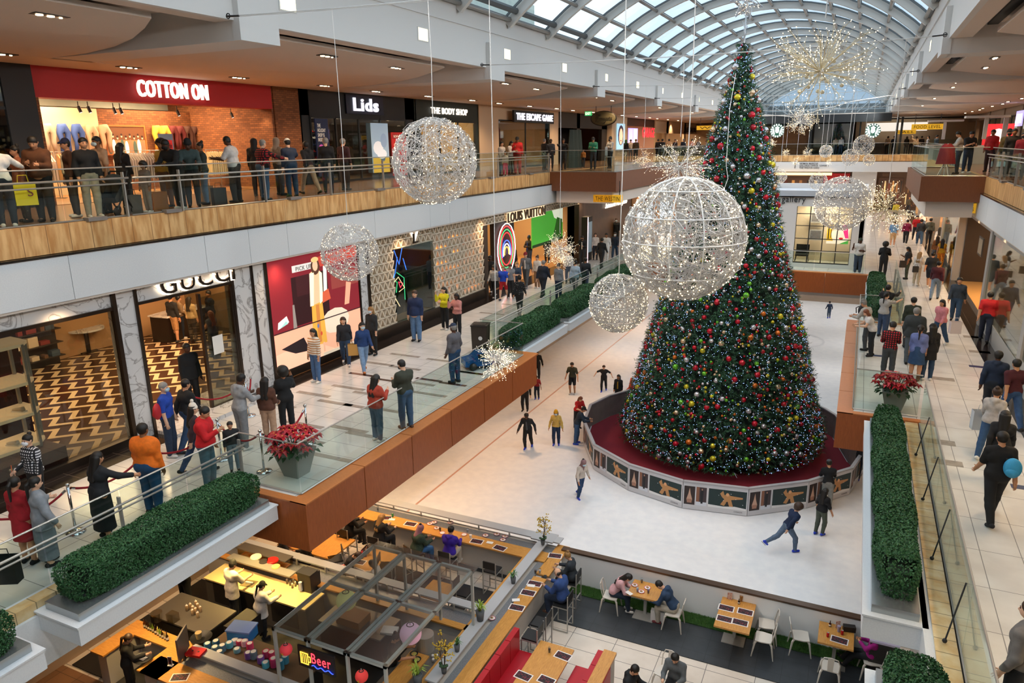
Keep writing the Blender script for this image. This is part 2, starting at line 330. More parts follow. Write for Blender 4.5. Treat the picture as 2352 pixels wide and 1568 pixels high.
def bay3(nm, x0, x1, y0, y1):
 m = MB(); m.box(x0, x1, y0, y0+.08, 10.05, Z3+.03); m.box(x0, x1, y1-.08, y1, 10.05, Z3+.03)
 ou = x1 if nm == 'left' else x0; m.box(*sorted((ou, ou+(.08 if nm == 'right' else -.08))), y0+.081, y1-.081, 10.05, Z3+.03); m.box(x0+.05, x1-.05, y0+.05, y1-.05, 10.05, 10.1)
 struct('trim_upper_bay_wood_'+nm, m, mat('walnut_panel', '7a4a2c', .5, kind='wood', col2='6b3f25', stretch=(10, 10, .8)))
 m = MB(); m.prism([(x0+.3, y0+.3), (x1-.3, y0+.3), (x1-.3, y1-.3), (x0+.3, y1-.3)], ZF, 10.05); struct('trim_upper_bay_soffit_'+nm, m, M_plaster)
bay3('left', -15.1, -11.4, 36.7, 60); bay3('right', 2.1, 4.35, 33.8, 44.8)
# ------------------------------------------------ upper ceiling: fins, soffits, curved plates, clerestory beam
FIN = [.9+11.77*k for k in range(-1, 10)]        # near face of every fin
def mx(x, s): return x if s > 0 else -10.7-x      # mirror about the middle of the hall
for nm, s in (('left', 1), ('right', -1)):
 f = MB(); so = MB(); pl = MB(); bm = MB(); sl = MB()
 X = lambda a, b: tuple(sorted((mx(a, s), mx(b, s))))
 bm.box(*X(-12.6, -12.45), YA, YB, 15.12, 16.3); bm.box(*X(-12.66, -12.4), YA, YB, 16.3, 16.85)
 so.box(*X(-12.6, -20.6), YA, YB, 15.45, 15.6); so.box(*X(-18.6, -27), YA, YB, ZC, ZC+.2); so.box(*X(-12.6, -13.0), YA, YB, 15.12, 15.2)
 for y in FIN:
  f.box(*X(-12.52, -12.3), y-.02, y+1.17, 14.72, 15.95); f.box(*X(-12.5, -18.7), y, y+1.15, 14.72, 15.45)
  tip = [(-18.7, y-.02, ZC), (-17.2, y-.06, 14.74), (-16.0, y-.22, 14.8), (-15.0, y-.5, 14.88), (-14.1, y-.9, 14.98), (-13.4, y-1.3, 15.06)]
  far = [(-13.4, y-10.6, 15.06), (-18.7, y-10.6, ZC)]
  P = [(mx(a, s), b, c) for a, b, c in tip+far]; n = len(P)
  pl.add(P+[(a, b, c+.1) for a, b, c in P], [tuple(range(n)), tuple(range(2*n-1, n-1, -1))]+[(i, n+i, n+(i+1) % n, (i+1) % n) for i in range(n)])
  for q in (-8.6, -5.2, -2.6): sl.box(*X(-13.12, -13.2), y+q, y+q+1.6, 15.44, 15.455)
 sl.box(*X(-13.3, -13.55), YA, YB, 15.40, 15.449)
 struct('ceiling_fins_'+nm, f, M_fin); struct('ceiling_upper_'+nm, so, M_plaster); struct('ceiling_plates_'+nm, pl, M_plaster)
 struct('trim_roof_beam_'+nm, bm, M_fin); struct('ceiling_slots_'+nm, sl, M_black)
# square clerestory lamps set in the roof beams: real lamps, but those behind the camera are added for light
M_sq = mat('lamp_panel_warm', 'fff3c8', .5, emit=1.1)
for nm, s in (('left', 1), ('right', -1)):
 first = None; k = 0
 for y in np.arange(2.6-5.885*2, 100, 5.885):
  if first is None:
   t = thing('beam_lamp', 'x', 'lamp', (mx(-12.45, s), y, 15.72)); q = MB(); q.box(-.015, .015, -.3, .3, -.2, .2); q.build('lamp_frame', M_fin, t)
   q = MB(); q.box(-.02, .02, -.26, .26, -.17, .17); q.build('diffuser', M_sq, t); first = t
  else: t = dup(first, (mx(-12.45, s), y, 15.72))
  t['label'] = 'square glowing lamp set in the %s white roof beam' % ('left-hand' if s > 0 else 'right-hand'); t['group'] = 'square lamps in the %s roof beam' % nm; k += 1
  if k <= 17: spot('beam_flood', (mx(-11.9, s), y, 15.6), 760, NEUT, 118, 1., .3, (mx(2.5, s), y+1.5, 5.))
# ------------------------------------------------ glass barrel vault
XC = -5.35; HW = 7.15; RV = 10.4; ZV = 16.85-math.sqrt(RV*RV-HW*HW); A0 = math.asin(HW/RV)
def vault(a, r=RV): return (XC+r*math.sin(a), ZV+r*math.cos(a))
angs = np.linspace(-A0, A0, 25)
rb = MB(); dk = MB(); pu = MB(); gl = MB()
ribs = np.arange(22.36-3.73*8, 107, 3.73)
for y in ribs:
 for wd, r0, r1, mb_, n_ in ((.09, RV-.34, RV-.02, rb, 1), ):
  V = [];
  for a in angs:
   (xa, za), (xb, zb) = vault(a, r0), vault(a, r1); V += [(xa, y-wd, za), (xa, y+wd, za), (xb, y+wd, zb), (xb, y-wd, zb)]
  mb_.add(V, [(4*i+j, 4*i+(j+1) % 4, 4*i+4+(j+1) % 4, 4*i+4+j) for i in range(24) for j in range(4)])
 for d in (-.22, .22):
  V = []
  for a in angs:
   (xa, za), (xb, zb) = vault(a, RV-.06), vault(a, RV+.02); V += [(xa, y+d-.025, za), (xa, y+d+.025, za), (xb, y+d+.025, zb), (xb, y+d-.025, zb)]
  dk.add(V, [(4*i+j, 4*i+(j+1) % 4, 4*i+4+(j+1) % 4, 4*i+4+j) for i in range(24) for j in range(4)])
for a in np.linspace(-A0+.02, A0-.02, 11):
 x, z = vault(a, RV-.16)
 for i in range(len(ribs)-1): pu.tube([(x, ribs[i]+.1, z), (x, ribs[i+1]-.1, z)], .075, 6)
 x, z = vault(a, RV+.0); dk.tube([(x, YA, z), (x, 106.5, z)], .03, 4)
V = [(*vault(a)[:1], y, vault(a)[1]) for y in (YA, 106.8) for a in angs]; gl.add(V, [(i, i+1, 26+i, 25+i) for i in range(24)])
struct('ceiling_vault_ribs', rb, mat('rib_paint', 'cfcdc8', .5)); struct('ceiling_vault_bars', dk, mat('glazing_bar', '5a6063', .5))
struct('ceiling_vault_purlins', pu, mat('purlin_steel', '9a9894', .45, .4), True); struct('ceiling_vault_glass', gl, M_roofglass)
m = MB(); m.box(-12.5, -12.2, YA, 107, 16.85, 16.95); m.box(1.5, 1.8, YA, 107, 16.85, 16.95); m.tube([(-12.0, YA, 17.15), (-12.0, 107, 17.15)], .12, 8); struct('trim_gutter', m, mat('gutter_grey', '4c5356', .5))
# neighbouring block seen through the glass
m = MB(); m.box(-34, -26, 8, 46, 14, 21.4); m.prism([(-33.5, 46), (-26, 46), (-26, 60), (-33.5, 60)], 14, 23.5); struct('exterior_building_wall', m, mat('pale_render', 'b9c2b8', .8, noise=1, col2='a9b3ab'))
m = MB()
for y in np.arange(8, 64, .35): m.box(-20.02, -19.98, y, y+.03, 17.6, 18.7)
m.box(-20.03, -19.97, 8, 64, 18.7, 18.76); m.box(-20.03, -19.97, 8, 64, 17.55, 17.6); m.box(-26, -19.9, 8, 64, 16.2, 16.3)
for y in np.arange(8, 64, 3.5): m.box(-20.05, -19.95, y, y+.1, 16.3, 18.8)
struct('exterior_fence', m, mat('fence_blue_grey', '5d7079', .6))
# vault end: arched window, steel truss, end walls
m = MB();
for r in (RV-.3, RV-3.2, RV-5.4): m.tube([(vault(a, r)[0], 106.6, vault(a, r)[1]) for a in np.linspace(-A0*.95, A0*.95, 17) if vault(a, r)[1] > 16.2], .06, 4)
for a in np.linspace(-A0*.95, A0*.95, 13):
 x, z = vault(a, RV-.2); x2, z2 = vault(a, RV-3.6); m.tube([(x, 106.6, z), (x2, 106.6, max(z2, 15.8))], .05, 4)
struct('window_1', m, mat('white_muntin', 'd4d8da', .5))
m = MB(); m.box(-13, 2.5, 106.7, 106.75, 14.7, 19.8); struct('window_1_glass', m, glass('end_glass', 'c9d2da', .3, .25, .3))
m = MB()
for z in (15.9, 16.9): m.box(-12.4, 1.8, 99.9, 100.1, z, z+.12)
for i in range(12): x = -12.2+i*1.2; m.tube([(x, 100, 15.9), (x, 100, 16.9)], .05, 4); m.tube([(x, 100, 15.9), (x+1.2, 100, 16.9)], .04, 4)
struct('beam_truss', m, mat('truss_paint', 'a9b2b8', .5))
m = MB(); m.box(-27, 14, YB, YB+.2, 4, 16.9); struct('wall_back_upper', m, mat('dusk_wall', '8f7f72', .8))
m = MB(); m.box(-27.2, -27, YA, YB, 4, 16); m.box(14, 14.2, YA, YB, 4, 16); struct('wall_outer', m, M_plaster)
m = MB(); m.box(-28, -12.6, YA, YB, 16.2, 16.4); m.box(1.9, 14, YA, YB, 16.2, 16.4); struct('roof_flat', m, M_plaster)
# lamps in the soffit over the far half of the rink
for y in (43, 49, 55, 60):
 for x in (-12, -5, .5): spot('underbridge_lamp', (x, y, 4.6), 330, NEUT, 140, 1, .2)
# ================================================================= shops
def poster(name, label, cat, org, xd, w_, h_, shapes, bgc, emit=.8, depth=.05, group=None, frame=None, zd=UP, bgmat=None):
 """flat printed panel; shapes = (colour, [(u, v), ...]) in 0..1 of its width and height"""
 t = thing(name, label, cat, org, 0, group); xd = np.array(xd, float); zd_ = np.array(zd, float); nd = np.cross(xd, zd_)
 P = lambda u, v, d: tuple(xd*u*w_+zd_*v*h_+nd*d)
 m = MB(); c = [P(u, v, d) for d in (0, depth) for u, v in ((0, 0), (1, 0), (1, 1), (0, 1))]
 m.add(c, [(3, 2, 1, 0), (4, 5, 6, 7), (0, 1, 5, 4), (1, 2, 6, 5), (2, 3, 7, 6), (3, 0, 4, 7)]); m.build('panel', bgmat or mat('print_'+bgc, bgc, .5, emit=emit), t)
 m = MB(); ms = [];
 for k, (col, pts) in enumerate(shapes):
  mm = mat('print_'+col, col, .5, emit=emit)
  if mm not in ms: ms.append(mm)
  m.add([P(u, v, depth+.002*(1+k*.2)) for u, v in pts], [tuple(range(len(pts)))], ms.index(mm))
 if shapes: m.build('picture', ms, t)
 if frame:
  m = MB(); e = frame[1]
  for a, b, c_, d in ((-e, 0, -e, 1+0, ), (1, 1, 0, 0)) and [(-e/w_, 0, -e/h_, 1+e/h_), (1, 1+e/w_, -e/h_, 1+e/h_), (0, 1, -e/h_, 0), (0, 1, 1, 1+e/h_)]:
   q = [P(u, v, dd) for dd in (-.01, depth+.03) for u, v in ((a, c_), (b, c_), (b, d), (a, d))]
   m.add(q, [(3, 2, 1, 0), (4, 5, 6, 7), (0, 1, 5, 4), (1, 2, 6, 5), (2, 3, 7, 6), (3, 0, 4, 7)])
  m.build('frame', frame[0], t)
 return t
def rect(a, b, c, d): return [(a, c), (b, c), (b, d), (a, d)]
def blob(cx, cy, rx, ry, n=12): return [(cx+rx*math.cos(2*PI*i/n), cy+ry*math.sin(2*PI*i/n)) for i in range(n)]
def sign(name, label, s, org, xd, w_, h_, m, depth=.05, bold=.02, back=None, shear=0, group=None):
 """letters standing off a wall; back = (material, margin_x, margin_z, thickness)"""
 t = thing(name, label, 'sign', (0, 0, 0), 0, group)
 if back:
  nd = np.cross(xd, UP); xa = np.array(xd, float); o = np.array(org)-nd*(back[3]+.004); q = MB()
  P = [tuple(o+xa*u+np.array(UP)*v+nd*d) for d in (0, back[3]) for u, v in ((-back[1], -back[2]), (w_+back[1], -back[2]), (w_+back[1], h_+back[2]), (-back[1], h_+back[2]))]
  q.add(P, [(3, 2, 1, 0), (4, 5, 6, 7), (0, 1, 5, 4), (1, 2, 6, 5), (2, 3, 7, 6), (3, 0, 4, 7)]); q.build('backing_panel', back[0], t)
 text('lettering', s, org, xd, UP, w_, h_, m, t, depth, bold, shear); return t
M_lit = mat('lit_white', 'fff4e6', .5, emit=.8); M_litw = mat('lit_cool', 'f2f4ff', .5, emit=.65); M_litred = mat('lit_red', 'ff3040', .5, emit=.9)
M_red = mat('red_header', 'b01418', .5); M_brick = mat('brown_brick', '8e5a34', .8, kind='tiles', tw=.22, th=.075, mort=.008, mcol='5c3c26', col2='6e4226', off=.5, swz=SWX)
M_brickx = mat('brown_brick_x', '8e5a34', .8, kind='tiles', tw=.22, th=.075, mort=.008, mcol='5c3c26', col2='6e4226', off=.5, swz=SWY)
M_shopwall = mat('warm_shop_wall', 'd9b98c', .7); M_beige = mat('beige_stone', 'cdb698', .6); M_green = mat('dark_green_header', '1d2a26', .5); M_navy = mat('navy_header', '1b2138', .5)
XL = -20.5
def shopbox(nm, x0, x1, y0, y1, z0, z1, wall, power, col=WARM, floor=None, n=1, back=None):
 m = MB(); xb, xf = (x0, x1)            # xb = back, xf = front plane
 m.box(min(xb, xb+.1), max(xb, xb+.1), y0, y1, z0, z1)
 struct('wall_back_of_'+nm, m, back or wall)
 m = MB(); m.box(min(xb, xf), max(xb, xf), y0-.1, y0, z0, z1); m.box(min(xb, xf), max(xb, xf), y1, y1+.1, z0, z1); struct('wall_sides_of_'+nm, m, wall)
 if floor: m = MB(); m.box(min(xb, xf), max(xb, xf), y0, y1, z0, z0+.012); struct('floor_of_'+nm, m, floor)
 for i in range(n): area('shop_light_'+nm, ((xb+xf)/2, y0+(y1-y0)*(i+.5)/n, z1-.25), min(abs(xf-xb), (y1-y0)/n)*.6, power/n, col)
def front(nm, x, y0, y1, z0, z1, gl=True, mull=(), m_=None, d=.08, gm=None, doors=True):
 """shop front frame in a plane of constant x with glass panes between the uprights"""
 m = MB(); ys = [y0]+list(mull)+[y1]
 for y in ys: m.box(x-d/2, x+d/2, y-d/2, y+d/2, z0, z1)
 m.box(x-d/2, x+d/2, y0, y1, z1-d, z1); m.box(x-d/2, x+d/2, y0, y1, z0, z0+.1)
 struct('window_frame_of_'+nm, m, m_ or M_black)
 if gl:
  g = MB(); g.box(x-.006, x+.006, y0+d/2, y1-d/2, z0+.1, z1-d); struct('window_pane_of_'+nm, g, gm or M_shopglass)
# ---- level three, left side
HZ = 13.9; HT = ZC+.02
m = MB(); m.box(XL-.1, XL, YA, 12.6, 14.4, HT); m.box(XL-.35, XL+.05, 12.45, 13.28, Z3, HT); m.box(XL-.1, XL+.02, YA, 12.5, 13.55, 13.62); struct('wall_dark_shop_pillar', m, M_black)
front('dark_shop', XL, 6, 12.5, Z3, 14.4, True, (9,), M_black, gm=glass('smoked_glass', '6a6e6c', .6, .12))
m = MB(); m.box(-26, -25.8, YA, 12.4, Z3, ZC); m.box(XL-.08, XL, YA, 6, Z3, ZC); struct('wall_of_dark_shop', m, mat('dim_wall', '3d3a37', .7))
sign('neon_letters', 'small blue lit letters behind the dark glass left of the red shop header', 'AC', (-22, 11.6, 12.9), PX, .5, .22, mat('lit_blue', '6a6cff', .5, emit=1.5))
shopbox('red_shop', -26.8, XL-.02, 13.4, 22.28, Z3, ZC-.03, M_brickx, 620, WARM, mat('plank_floor', 'a97849', .4, kind='wood'), 2, back=M_brick)
m = MB(); m.box(XL-.6, XL, 13.28, 22.32, HZ, HT); struct('wall_red_header', m, M_red)
sign('shop_sign', 'white lit COTTON ON letters on the red shop header', 'COTTON ON', (XL+.06, 16.45, 14.06), PX, 2.72, .5, M_lit, .1, .012)
m = MB(); m.box(XL-.5, XL+.02, 22.4, 23.8, Z3, HT); struct('wall_brick_pier', m, M_brick)
# down-lights under the red header
for i, y in enumerate(np.arange(14.2, 22.3, 1.3)): spot('header_light', (XL-.35, y, HZ-.05), 30, WARM, 100)
shopbox('cap_shop', -25, XL, 23.9, 32.1, Z3, ZC, mat('cap_shop_wall', '2a2220', .6), 160, WARM2, M_floor3)
m = MB(); m.box(XL-.1, XL, 23.82, 32.2, 13.72, HT); m.box(XL-.1, XL, 23.82, 24.4, Z3, HT); m.box(XL-.1, XL, 31.4, 32.2, Z3, HT); struct('wall_dark_cap_shop_header', m, M_black)
front('cap_shop', XL, 24.4, 31.4, Z3, 13.72, True, (26, 27.6, 29.2))
t = sign('shop_sign', 'white lit Lids letters on a navy panel over the cap shop', 'Lids', (XL+.08, 27.2, 13.98), PX, 1.85, .56, M_litw, .06, .025, (M_navy, .45, .12, .05))
shopbox('cosmetics_shop', -25, XL, 32.4, 39, Z3, ZC, M_shopwall, 380, WARM2, M_floor3)
m = MB(); m.box(XL-.1, XL, 32.25, 39.05, 13.75, HT); m.box(XL-.1, XL, 32.25, 32.7, Z3, 13.75); m.box(XL-.1, XL, 38.6, 39.05, Z3, 13.75); struct('wall_green_header', m, M_green)
front('cosmetics_shop', XL, 32.7, 38.6, Z3, 13.75, True, (34.6, 36.6))
sign('shop_sign', 'white lit THE BODY SHOP letters on a dark green header', 'THE BODY SHOP', (XL+.06, 33.7, 14.06), PX, 3.9, .33, M_lit, .05, .02)
m = MB(); m.box(XL-.3, XL+.05, 39.05, 41.6, Z3, HT); m.box(XL-.3, XL+.04, 49.8, 51.5, Z3, HT); m.box(XL-.1, XL, 41.6, 49.8, 13.95, HT); struct('wall_beige_piers', m, M_beige)
shopbox('game_shop', -25, XL, 41.6, 49.8, Z3, ZC, mat('game_wall', 'a5815f', .7), 260, WARM2, M_floor3)
front('game_shop', XL, 41.6, 49.8, Z3, 13.95, True, (45.7,))
for r, c in ((1.5, 'a8322c'), (1.15, 'b8a58c'), (.8, 'a8322c'), (.45, 'b8a58c')):
 m = MB(); m.tube([(-21.6+.02*(2-r), 42.9, 12.5), (-21.6+.02*(2-r)+.01, 42.9, 12.5)], r, 28); o = m.build('target_circle', mat('paint_'+c, c, .6))
 tag(o, 'painted ring of the red target behind the game shop window, %s' % {1.5: 'outermost red', 1.15: 'outer pale', .8: 'inner red', .45: 'pale bullseye'}[r], 'wall art')
sign('shop_sign', 'white lit THE ESCAPE GAME letters on a black panel', 'THE ESCAPE GAME', (XL+.5, 43.2, 13.95), PX, 6.0, .44, M_litw, .06, .03, (M_black, .3, .14, .12))
# dark restaurant
m = MB(); m.box(XL-.1, XL, 51.5, 63, 13.6, HT); m.box(XL-.3, XL, 55.5, 56.2, Z3, HT); m.box(XL-.3, XL, 61.6, 63, Z3, HT); m.box(-24, -23.8, 51.5, 63, Z3, ZC); struct('wall_dark_restaurant', m, mat('espresso_wall', '2b2622', .5))
t = thing('hanging_sign', 'oval olive sign reading The Cheesecake Factory hung from the ceiling', 'sign', (0, 0, 0)); c = ony(1386, 272, 46.)
m = MB(); m.ball((0, 0, 0), 1, 24, 10, 0, (.82, .06, .42)); o = m.build('sign_board', mat('olive_board', '57523a', .5), t, tuple(c), True)
m = MB(); m.ball((0, .02, 0), 1, 24, 10, 0, (.88, .05, .47)); m.build('rim', mat('black_rim', '14120f', .4), t, tuple(c), True)
text('lettering', 'The\nCheesecake\nFactory', (c[0]-.5, c[1]-.1, c[2]-.3), NYD, UP, 1.1, .6, mat('black_letters', '12100c', .5), t, .03, .01, .2)
m = MB(); m.tube([(c[0]-.5, c[1], c[2]+.35), (c[0]-.5, c[1], ZC)], .02); m.tube([(c[0]+.5, c[1], c[2]+.35), (c[0]+.5, c[1], ZC)], .02); m.build('rods', M_black, t)
c = ony(1350, 260, 46.); sign('exit_sign', 'green lit EXIT sign hung by the oval sign', 'EXIT', (c[0]-.15, 46, c[2]-.1), NYD, .36, .16, M_lit, .02, .03, (mat('lit_green', '2fa35c', .5, emit=.9), .05, .05, .06))
poster('screen', 'tall lit screen with a face portrait on a beige pillar', 'screen', (XL+.5, 64.2, 11.9), PX, 2.3, 2.2, [('8fb7cf', rect(0, 1, 0, 1)), ('2b2230', blob(.5, .55, .38, .4)), ('e0a98c', blob(.5, .5, .24, .32)), ('7a3b35', rect(.42, .58, .32, .36))], '8fb7cf', 1.)
m = MB(); m.box(XL-.2, XL+.45, 63, 67.5, Z3, HT); struct('wall_beige_pier_far', m, M_beige)
shopbox('neon_shop', -25, XL, 67.5, 79, Z3, ZC, mat('pink_wall', 'b58f7c', .7), 420, WARM2, M_floor3); m = MB(); m.box(XL-.1, XL, 67.5, 79, 14.0, HT); struct('wall_brown_header', m, mat('brown_header', '4a3226', .6))
sign('shop_sign', 'red neon GARAGE letters in a shop window', 'GARAGE', (XL+.3, 73.3, 12.95), PX, 4.6, .95, M_litred, .04, .0)
poster('screen', 'pale violet lit screen beside the red neon letters', 'screen', (XL+.1, 69, 11.9), PX, 3.2, 1.9, [('c8b8e8', rect(.05, .45, .05, .95)), ('e8e0ff', rect(.55, .95, .05, .95))], 'a89ad0', 1.)
m = MB(); m.box(XL-.1, XL+.1, 79, YB, 13.4, HT); m.box(XL-.1, XL+.1, 84, 85, Z3, HT); m.box(XL-.1, XL+.1, 93, 94, Z3, HT); m.box(-25, -24.9, 79, YB, Z3, ZC); struct('wall_far_shops_left', m, M_beige)
area('far_shop_light', (-22.8, 92, 14.4), 3, 500, WARM2)
sign('shop_sign', 'black lettering on the beige header beyond the red neon shop', 'RESTAURANT', (XL+.12, 93.5, 13.6), PX, 9, .6, M_black, .04)
def overhead(label, px, py, y, w_, s, two=False):
 c = ony(px, py, y); t = thing('directory_sign', label, 'sign', (0, 0, 0))
 m = MB(); m.box(c[0]-w_/2, c[0]+w_/2, y, y+.18, c[2]-.19, c[2]+.19); m.build('light_box', mat('lit_amber', 'd8a428', .5, emit=.45), t)
 text('lettering', s, (c[0]-w_*.42, y-.004, c[2]-.11), NYD, UP, w_*.84, .22, mat('brown_letters', '4a3810', .5), t, .01)
 m = MB(); m.tube([(c[0]-w_*.4, y+.09, c[2]+.19), (c[0]-w_*.4, y+.09, c[2]+.9)], .02, 6); m.build('hanger', M_black, t); m = MB(); m.tube([(c[0]+w_*.4, y+.09, c[2]+.19), (c[0]+w_*.4, y+.09, c[2]+.9)], .02, 6); m.build('hanger', M_black, t)
overhead('amber lit directory sign beyond the red neon shop on level three', 1640, 293, 74, 3.3, 'WEST')
overhead('amber lit directory sign above the far right crowd of level three', 2130, 291, 62, 2.0, 'FOOD LEVEL')
overhead('amber lit directory sign in front of the far cafe', 2080, 303, 84, 1.8, 'HALL')
overhead('amber lit directory sign at the foot of the upper left bay on level two', 1395, 456, 37, 1.55, 'THE WESTIN')
overhead('yellow lit directory sign over the right-hand walkway of level two', 2203, 478, 34.5, 1.2, 'Salon Services')
# cotton shop contents: back wall garments, posters, racks
GC = ['2d4a30', '2d4a30', 'b9a894', 'b9a894', '3d5aa0', '3d5aa0', 'c9a98a', 'c9a98a', 'd6a83e', 'd6a83e', '5a1a1c', '5a1a1c', '4a2c22', '4a2c22']
def trousers_mesh():
 m = MB(); m.tube([(-.02, 0, 0), (-.03, .0, -.12), (.0, -.13, -.3), (.03, -.1, -.6), (0, -.14, -.95)], [.13, .16, .1, .075, .055], 8)
 m.tube([(-.02, 0, 0), (-.03, .02, -.12), (.02, .15, -.3), (.04, .1, -.6), (.0, .15, -.95)], [.13, .16, .1, .075, .055], 8); return m
GN = {'2d4a30': 'dark green', 'b9a894': 'pale grey', '3d5aa0': 'blue', 'c9a98a': 'beige', 'd6a83e': 'mustard', '5a1a1c': 'maroon', '4a2c22': 'dark brown'}
ys = list(np.linspace(14.4, 18.0, 8))+list(np.linspace(20.2, 22.0, 6))
for c_, y in zip(GC, ys):
 o = trousers_mesh().build('hanging_trousers', mat('fabric_'+c_, c_, .8), None, (-24.6, y+.25, 13.35), True)
 tag(o, '%s joggers hung high on the wall of the red-fronted shop' % GN[c_], 'trousers', 'joggers hung on the shop wall, '+GN[c_])
m = MB(); m.box(-24.95, -24.8, 13.4, 18.2, 11, 13.9); struct('wall_partition_red_shop', m, mat('cream_partition', 'd8c4a4', .7))
m = MB(); m.box(-24.95, -24.8, 18.2, 22.3, 11, 13.9); struct('wall_partition_brick', m, M_brick)
poster('poster', 'wide colour photo of a group of people over the racks of the red-fronted shop', 'poster', (-24.7, 18.3, 12.35), PX, 1.6, .95, [('6b4226', rect(0, 1, .5, 1))]+[q for i in range(9) for q in ((('4a5a4a', 'efe0c8', '8a6a4a')[i % 3], blob(.07+i*.107, .2+.06*(i % 2), .05, .28)), ('e0b490', blob(.07+i*.107, .58+.07*(i % 2), .022, .06)), ('3a241a', blob(.07+i*.107, .63+.07*(i % 2), .026, .045)))], 'a87448', .5, frame=(M_woodtop, .05))
poster('poster', 'black and white portrait poster at the left of the red-fronted shop', 'poster', (-24.6, 13.5, 12.35), PX, .75, 1.1, [('d8d2c4', blob(.5, .5, .3, .35)), ('2b2825', blob(.5, .7, .2, .2))], '5c5852', .4, frame=(mat('pale_oak', 'c99a56', .5), .06))
poster('poster', 'red STOREWIDE 30 percent sale placard on a grey stand', 'placard', (-19.9, 16.55, 12.0), PX, .5, .95, [('b01c14', rect(.08, .92, .03, .8))], '5a5f66', .35)
t = [o for o in C.objects if o.get('label', '').startswith('red STOREWIDE')][0]
text('lettering', 'Storewide\n30%\noff', (.058, .08, .12), PX, UP, .34, .55, mat('dark_letters', '1a1012', .5), t, .004, .01)
def rack(x, y, cols, label, rz=0, n=14):
 t = thing('clothes_rack', label, 'clothes rack', (x, y, Z3), rz); m = MB()
 m.tube([(0, -.7, 0), (0, -.7, 1.45), (0, .7, 1.45), (0, .7, 0)], .018, 6); m.box(-.25, .25, -.72, -.68, 0, .03); m.box(-.25, .25, .68, .72, 0, .03); m.build('rail', M_steel, t)
 g = MB(); g.add([(-.2, -.02, 1.15), (0, -.02, 1.38), (.2, -.02, 1.15), (.17, -.03, .55), (-.17, -.03, .55), (-.2, .02, 1.15), (0, .02, 1.38), (.2, .02, 1.15), (.17, .03, .55), (-.17, .03, .55)], [(4, 3, 2, 1, 0), (5, 6, 7, 8, 9), (0, 1, 6, 5), (1, 2, 7, 6), (2, 3, 8, 7), (3, 4, 9, 8), (4, 0, 5, 9)])
 base = {}
 for i in range(n):
  c_ = cols[i*len(cols)//n]
  if c_ not in base: base[c_] = o = g.build('garment', mat('fabric_'+c_, c_, .8), t); o.location = (0, -.62+i*1.24/(n-1), 0)
  else: o = base[c_].copy(); C.objects.link(o); o.location = (random.uniform(-.02, .02), -.62+i*1.24/(n-1), 0)
 return t
rack(-23.2, 14.6, ['d8d0c4', 'b8b0a4', 'e8e0d0'], 'rack of pale tops under the portrait poster')
rack(-23.4, 16.2, ['c9a070', '8a97a8', 'd0ccc4'], 'rack of tan and grey tops in the red-fronted shop')
rack(-23.0, 18.0, ['b8b0a8', '9aa4b4', 'e0dcd4'], 'rack of white and blue tops beside the sale placard')
rack(-23.2, 19.8, ['c08040', '8a1a24', '8a1a24', 'b89060'], 'rack of maroon and tan tops in the red-fronted shop')
rack(-23.2, 21.3, ['8a1a24', 'c89858', 'e8dcc8'], 'rack of maroon and cream tops by the brick pier')
rack(-21.6, 20.6, ['e0cfa0', 'd8c490'], 'rack of yellow tops near the shop entrance')
rack(-21.8, 17.4, ['c8c0b4', 'a8a098'], 'rack of grey tops behind the stroller')
for i, (y, dx) in enumerate([(13.9, 0), (14.15, .1), (15.7, 0), (15.95, .1), (16.9, 0), (17.1, .05), (19.4, 0), (21.9, 0)]):
 t = thing('track_spotlight', 'black track spotlight under the ceiling of the red-fronted shop', 'spotlight', (-22.2+dx, y, 13.7), 0, 'track spotlights in the red-fronted shop'); m = MB(); m.tube([(0, 0, .25), (0, 0, .08)], .015, 6); m.tube([(0, 0, .1), (.06, .02, -.08)], .05, 10); m.build('housing', M_black, t); m = MB(); m.tube([(.06, .02, -.081), (.062, .021, -.087)], .042, 10); m.build('lamp_lens', M_lit, t)
# caps
cb = MB(); cb.ball((0, 0, 0), .1, 10, 4, 0, (1, 1, .8)); cb.bbox((.12, 0, -.03), (.12, .15, .012))
CAPS = [('b02020', 'red'), ('e8e8e8', 'white'), ('20242c', 'black'), ('2a3a78', 'blue'), ('8a8478', 'grey'), ('c07020', 'orange')]
prot = {c_: cb.build('baseball_cap', mat('cap_'+c_, c_, .7), None, (-24.4, 24.6+i*.3, 12), True) for i, (c_, nme) in enumerate(CAPS)}
k = 0
for iz in range(7):
 for iy in range(16):
  c_, nme = random.choice(CAPS); o = prot[c_].copy(); C.objects.link(o); o.location = (-23.6, 25.0+iy*.28+random.uniform(-.03, .03), 11.4+iz*.3)
  tag(o, '%s cap on the back display wall of the cap shop' % nme, 'cap', nme+' caps on the display wall')
for c_ in prot: bpy.data.objects.remove(prot[c_])
m = MB(); m.box(-23.85, -23.7, 24.9, 29.6, 11, 13.6)
for iz in range(7): m.box(-23.7, -23.45, 24.9, 29.6, 11.3+iz*.3-.02, 11.3+iz*.3)
tag(m.build('display_shelf', mat('shelf_dark', '30261f', .6)), 'dark wall shelves carrying rows of caps', 'shelf')
poster('poster', 'pale blue and yellow poster with white patches in the cap shop window', 'poster', (XL+.1, 28.35, 11.3), PX, 1.3, 2.2, [('d8b040', rect(0, 1, .0, .3)), ('e8e8e8', blob(.35, .5, .3, .14)), ('8aa0b8', blob(.7, .65, .2, .15)), ('5c6c7c', blob(.6, .3, .15, .08)), ('e8ecf0', blob(.55, .38, .3, .1))], '9ab0c0', .35)
t = poster('poster', 'red SALE poster in the cap shop window', 'poster', (XL+.12, 29.9, 11.1), PX, 1.2, 2.0, [('8a1a18', rect(.04, .96, .85, .98))], 'b0201c', .3)
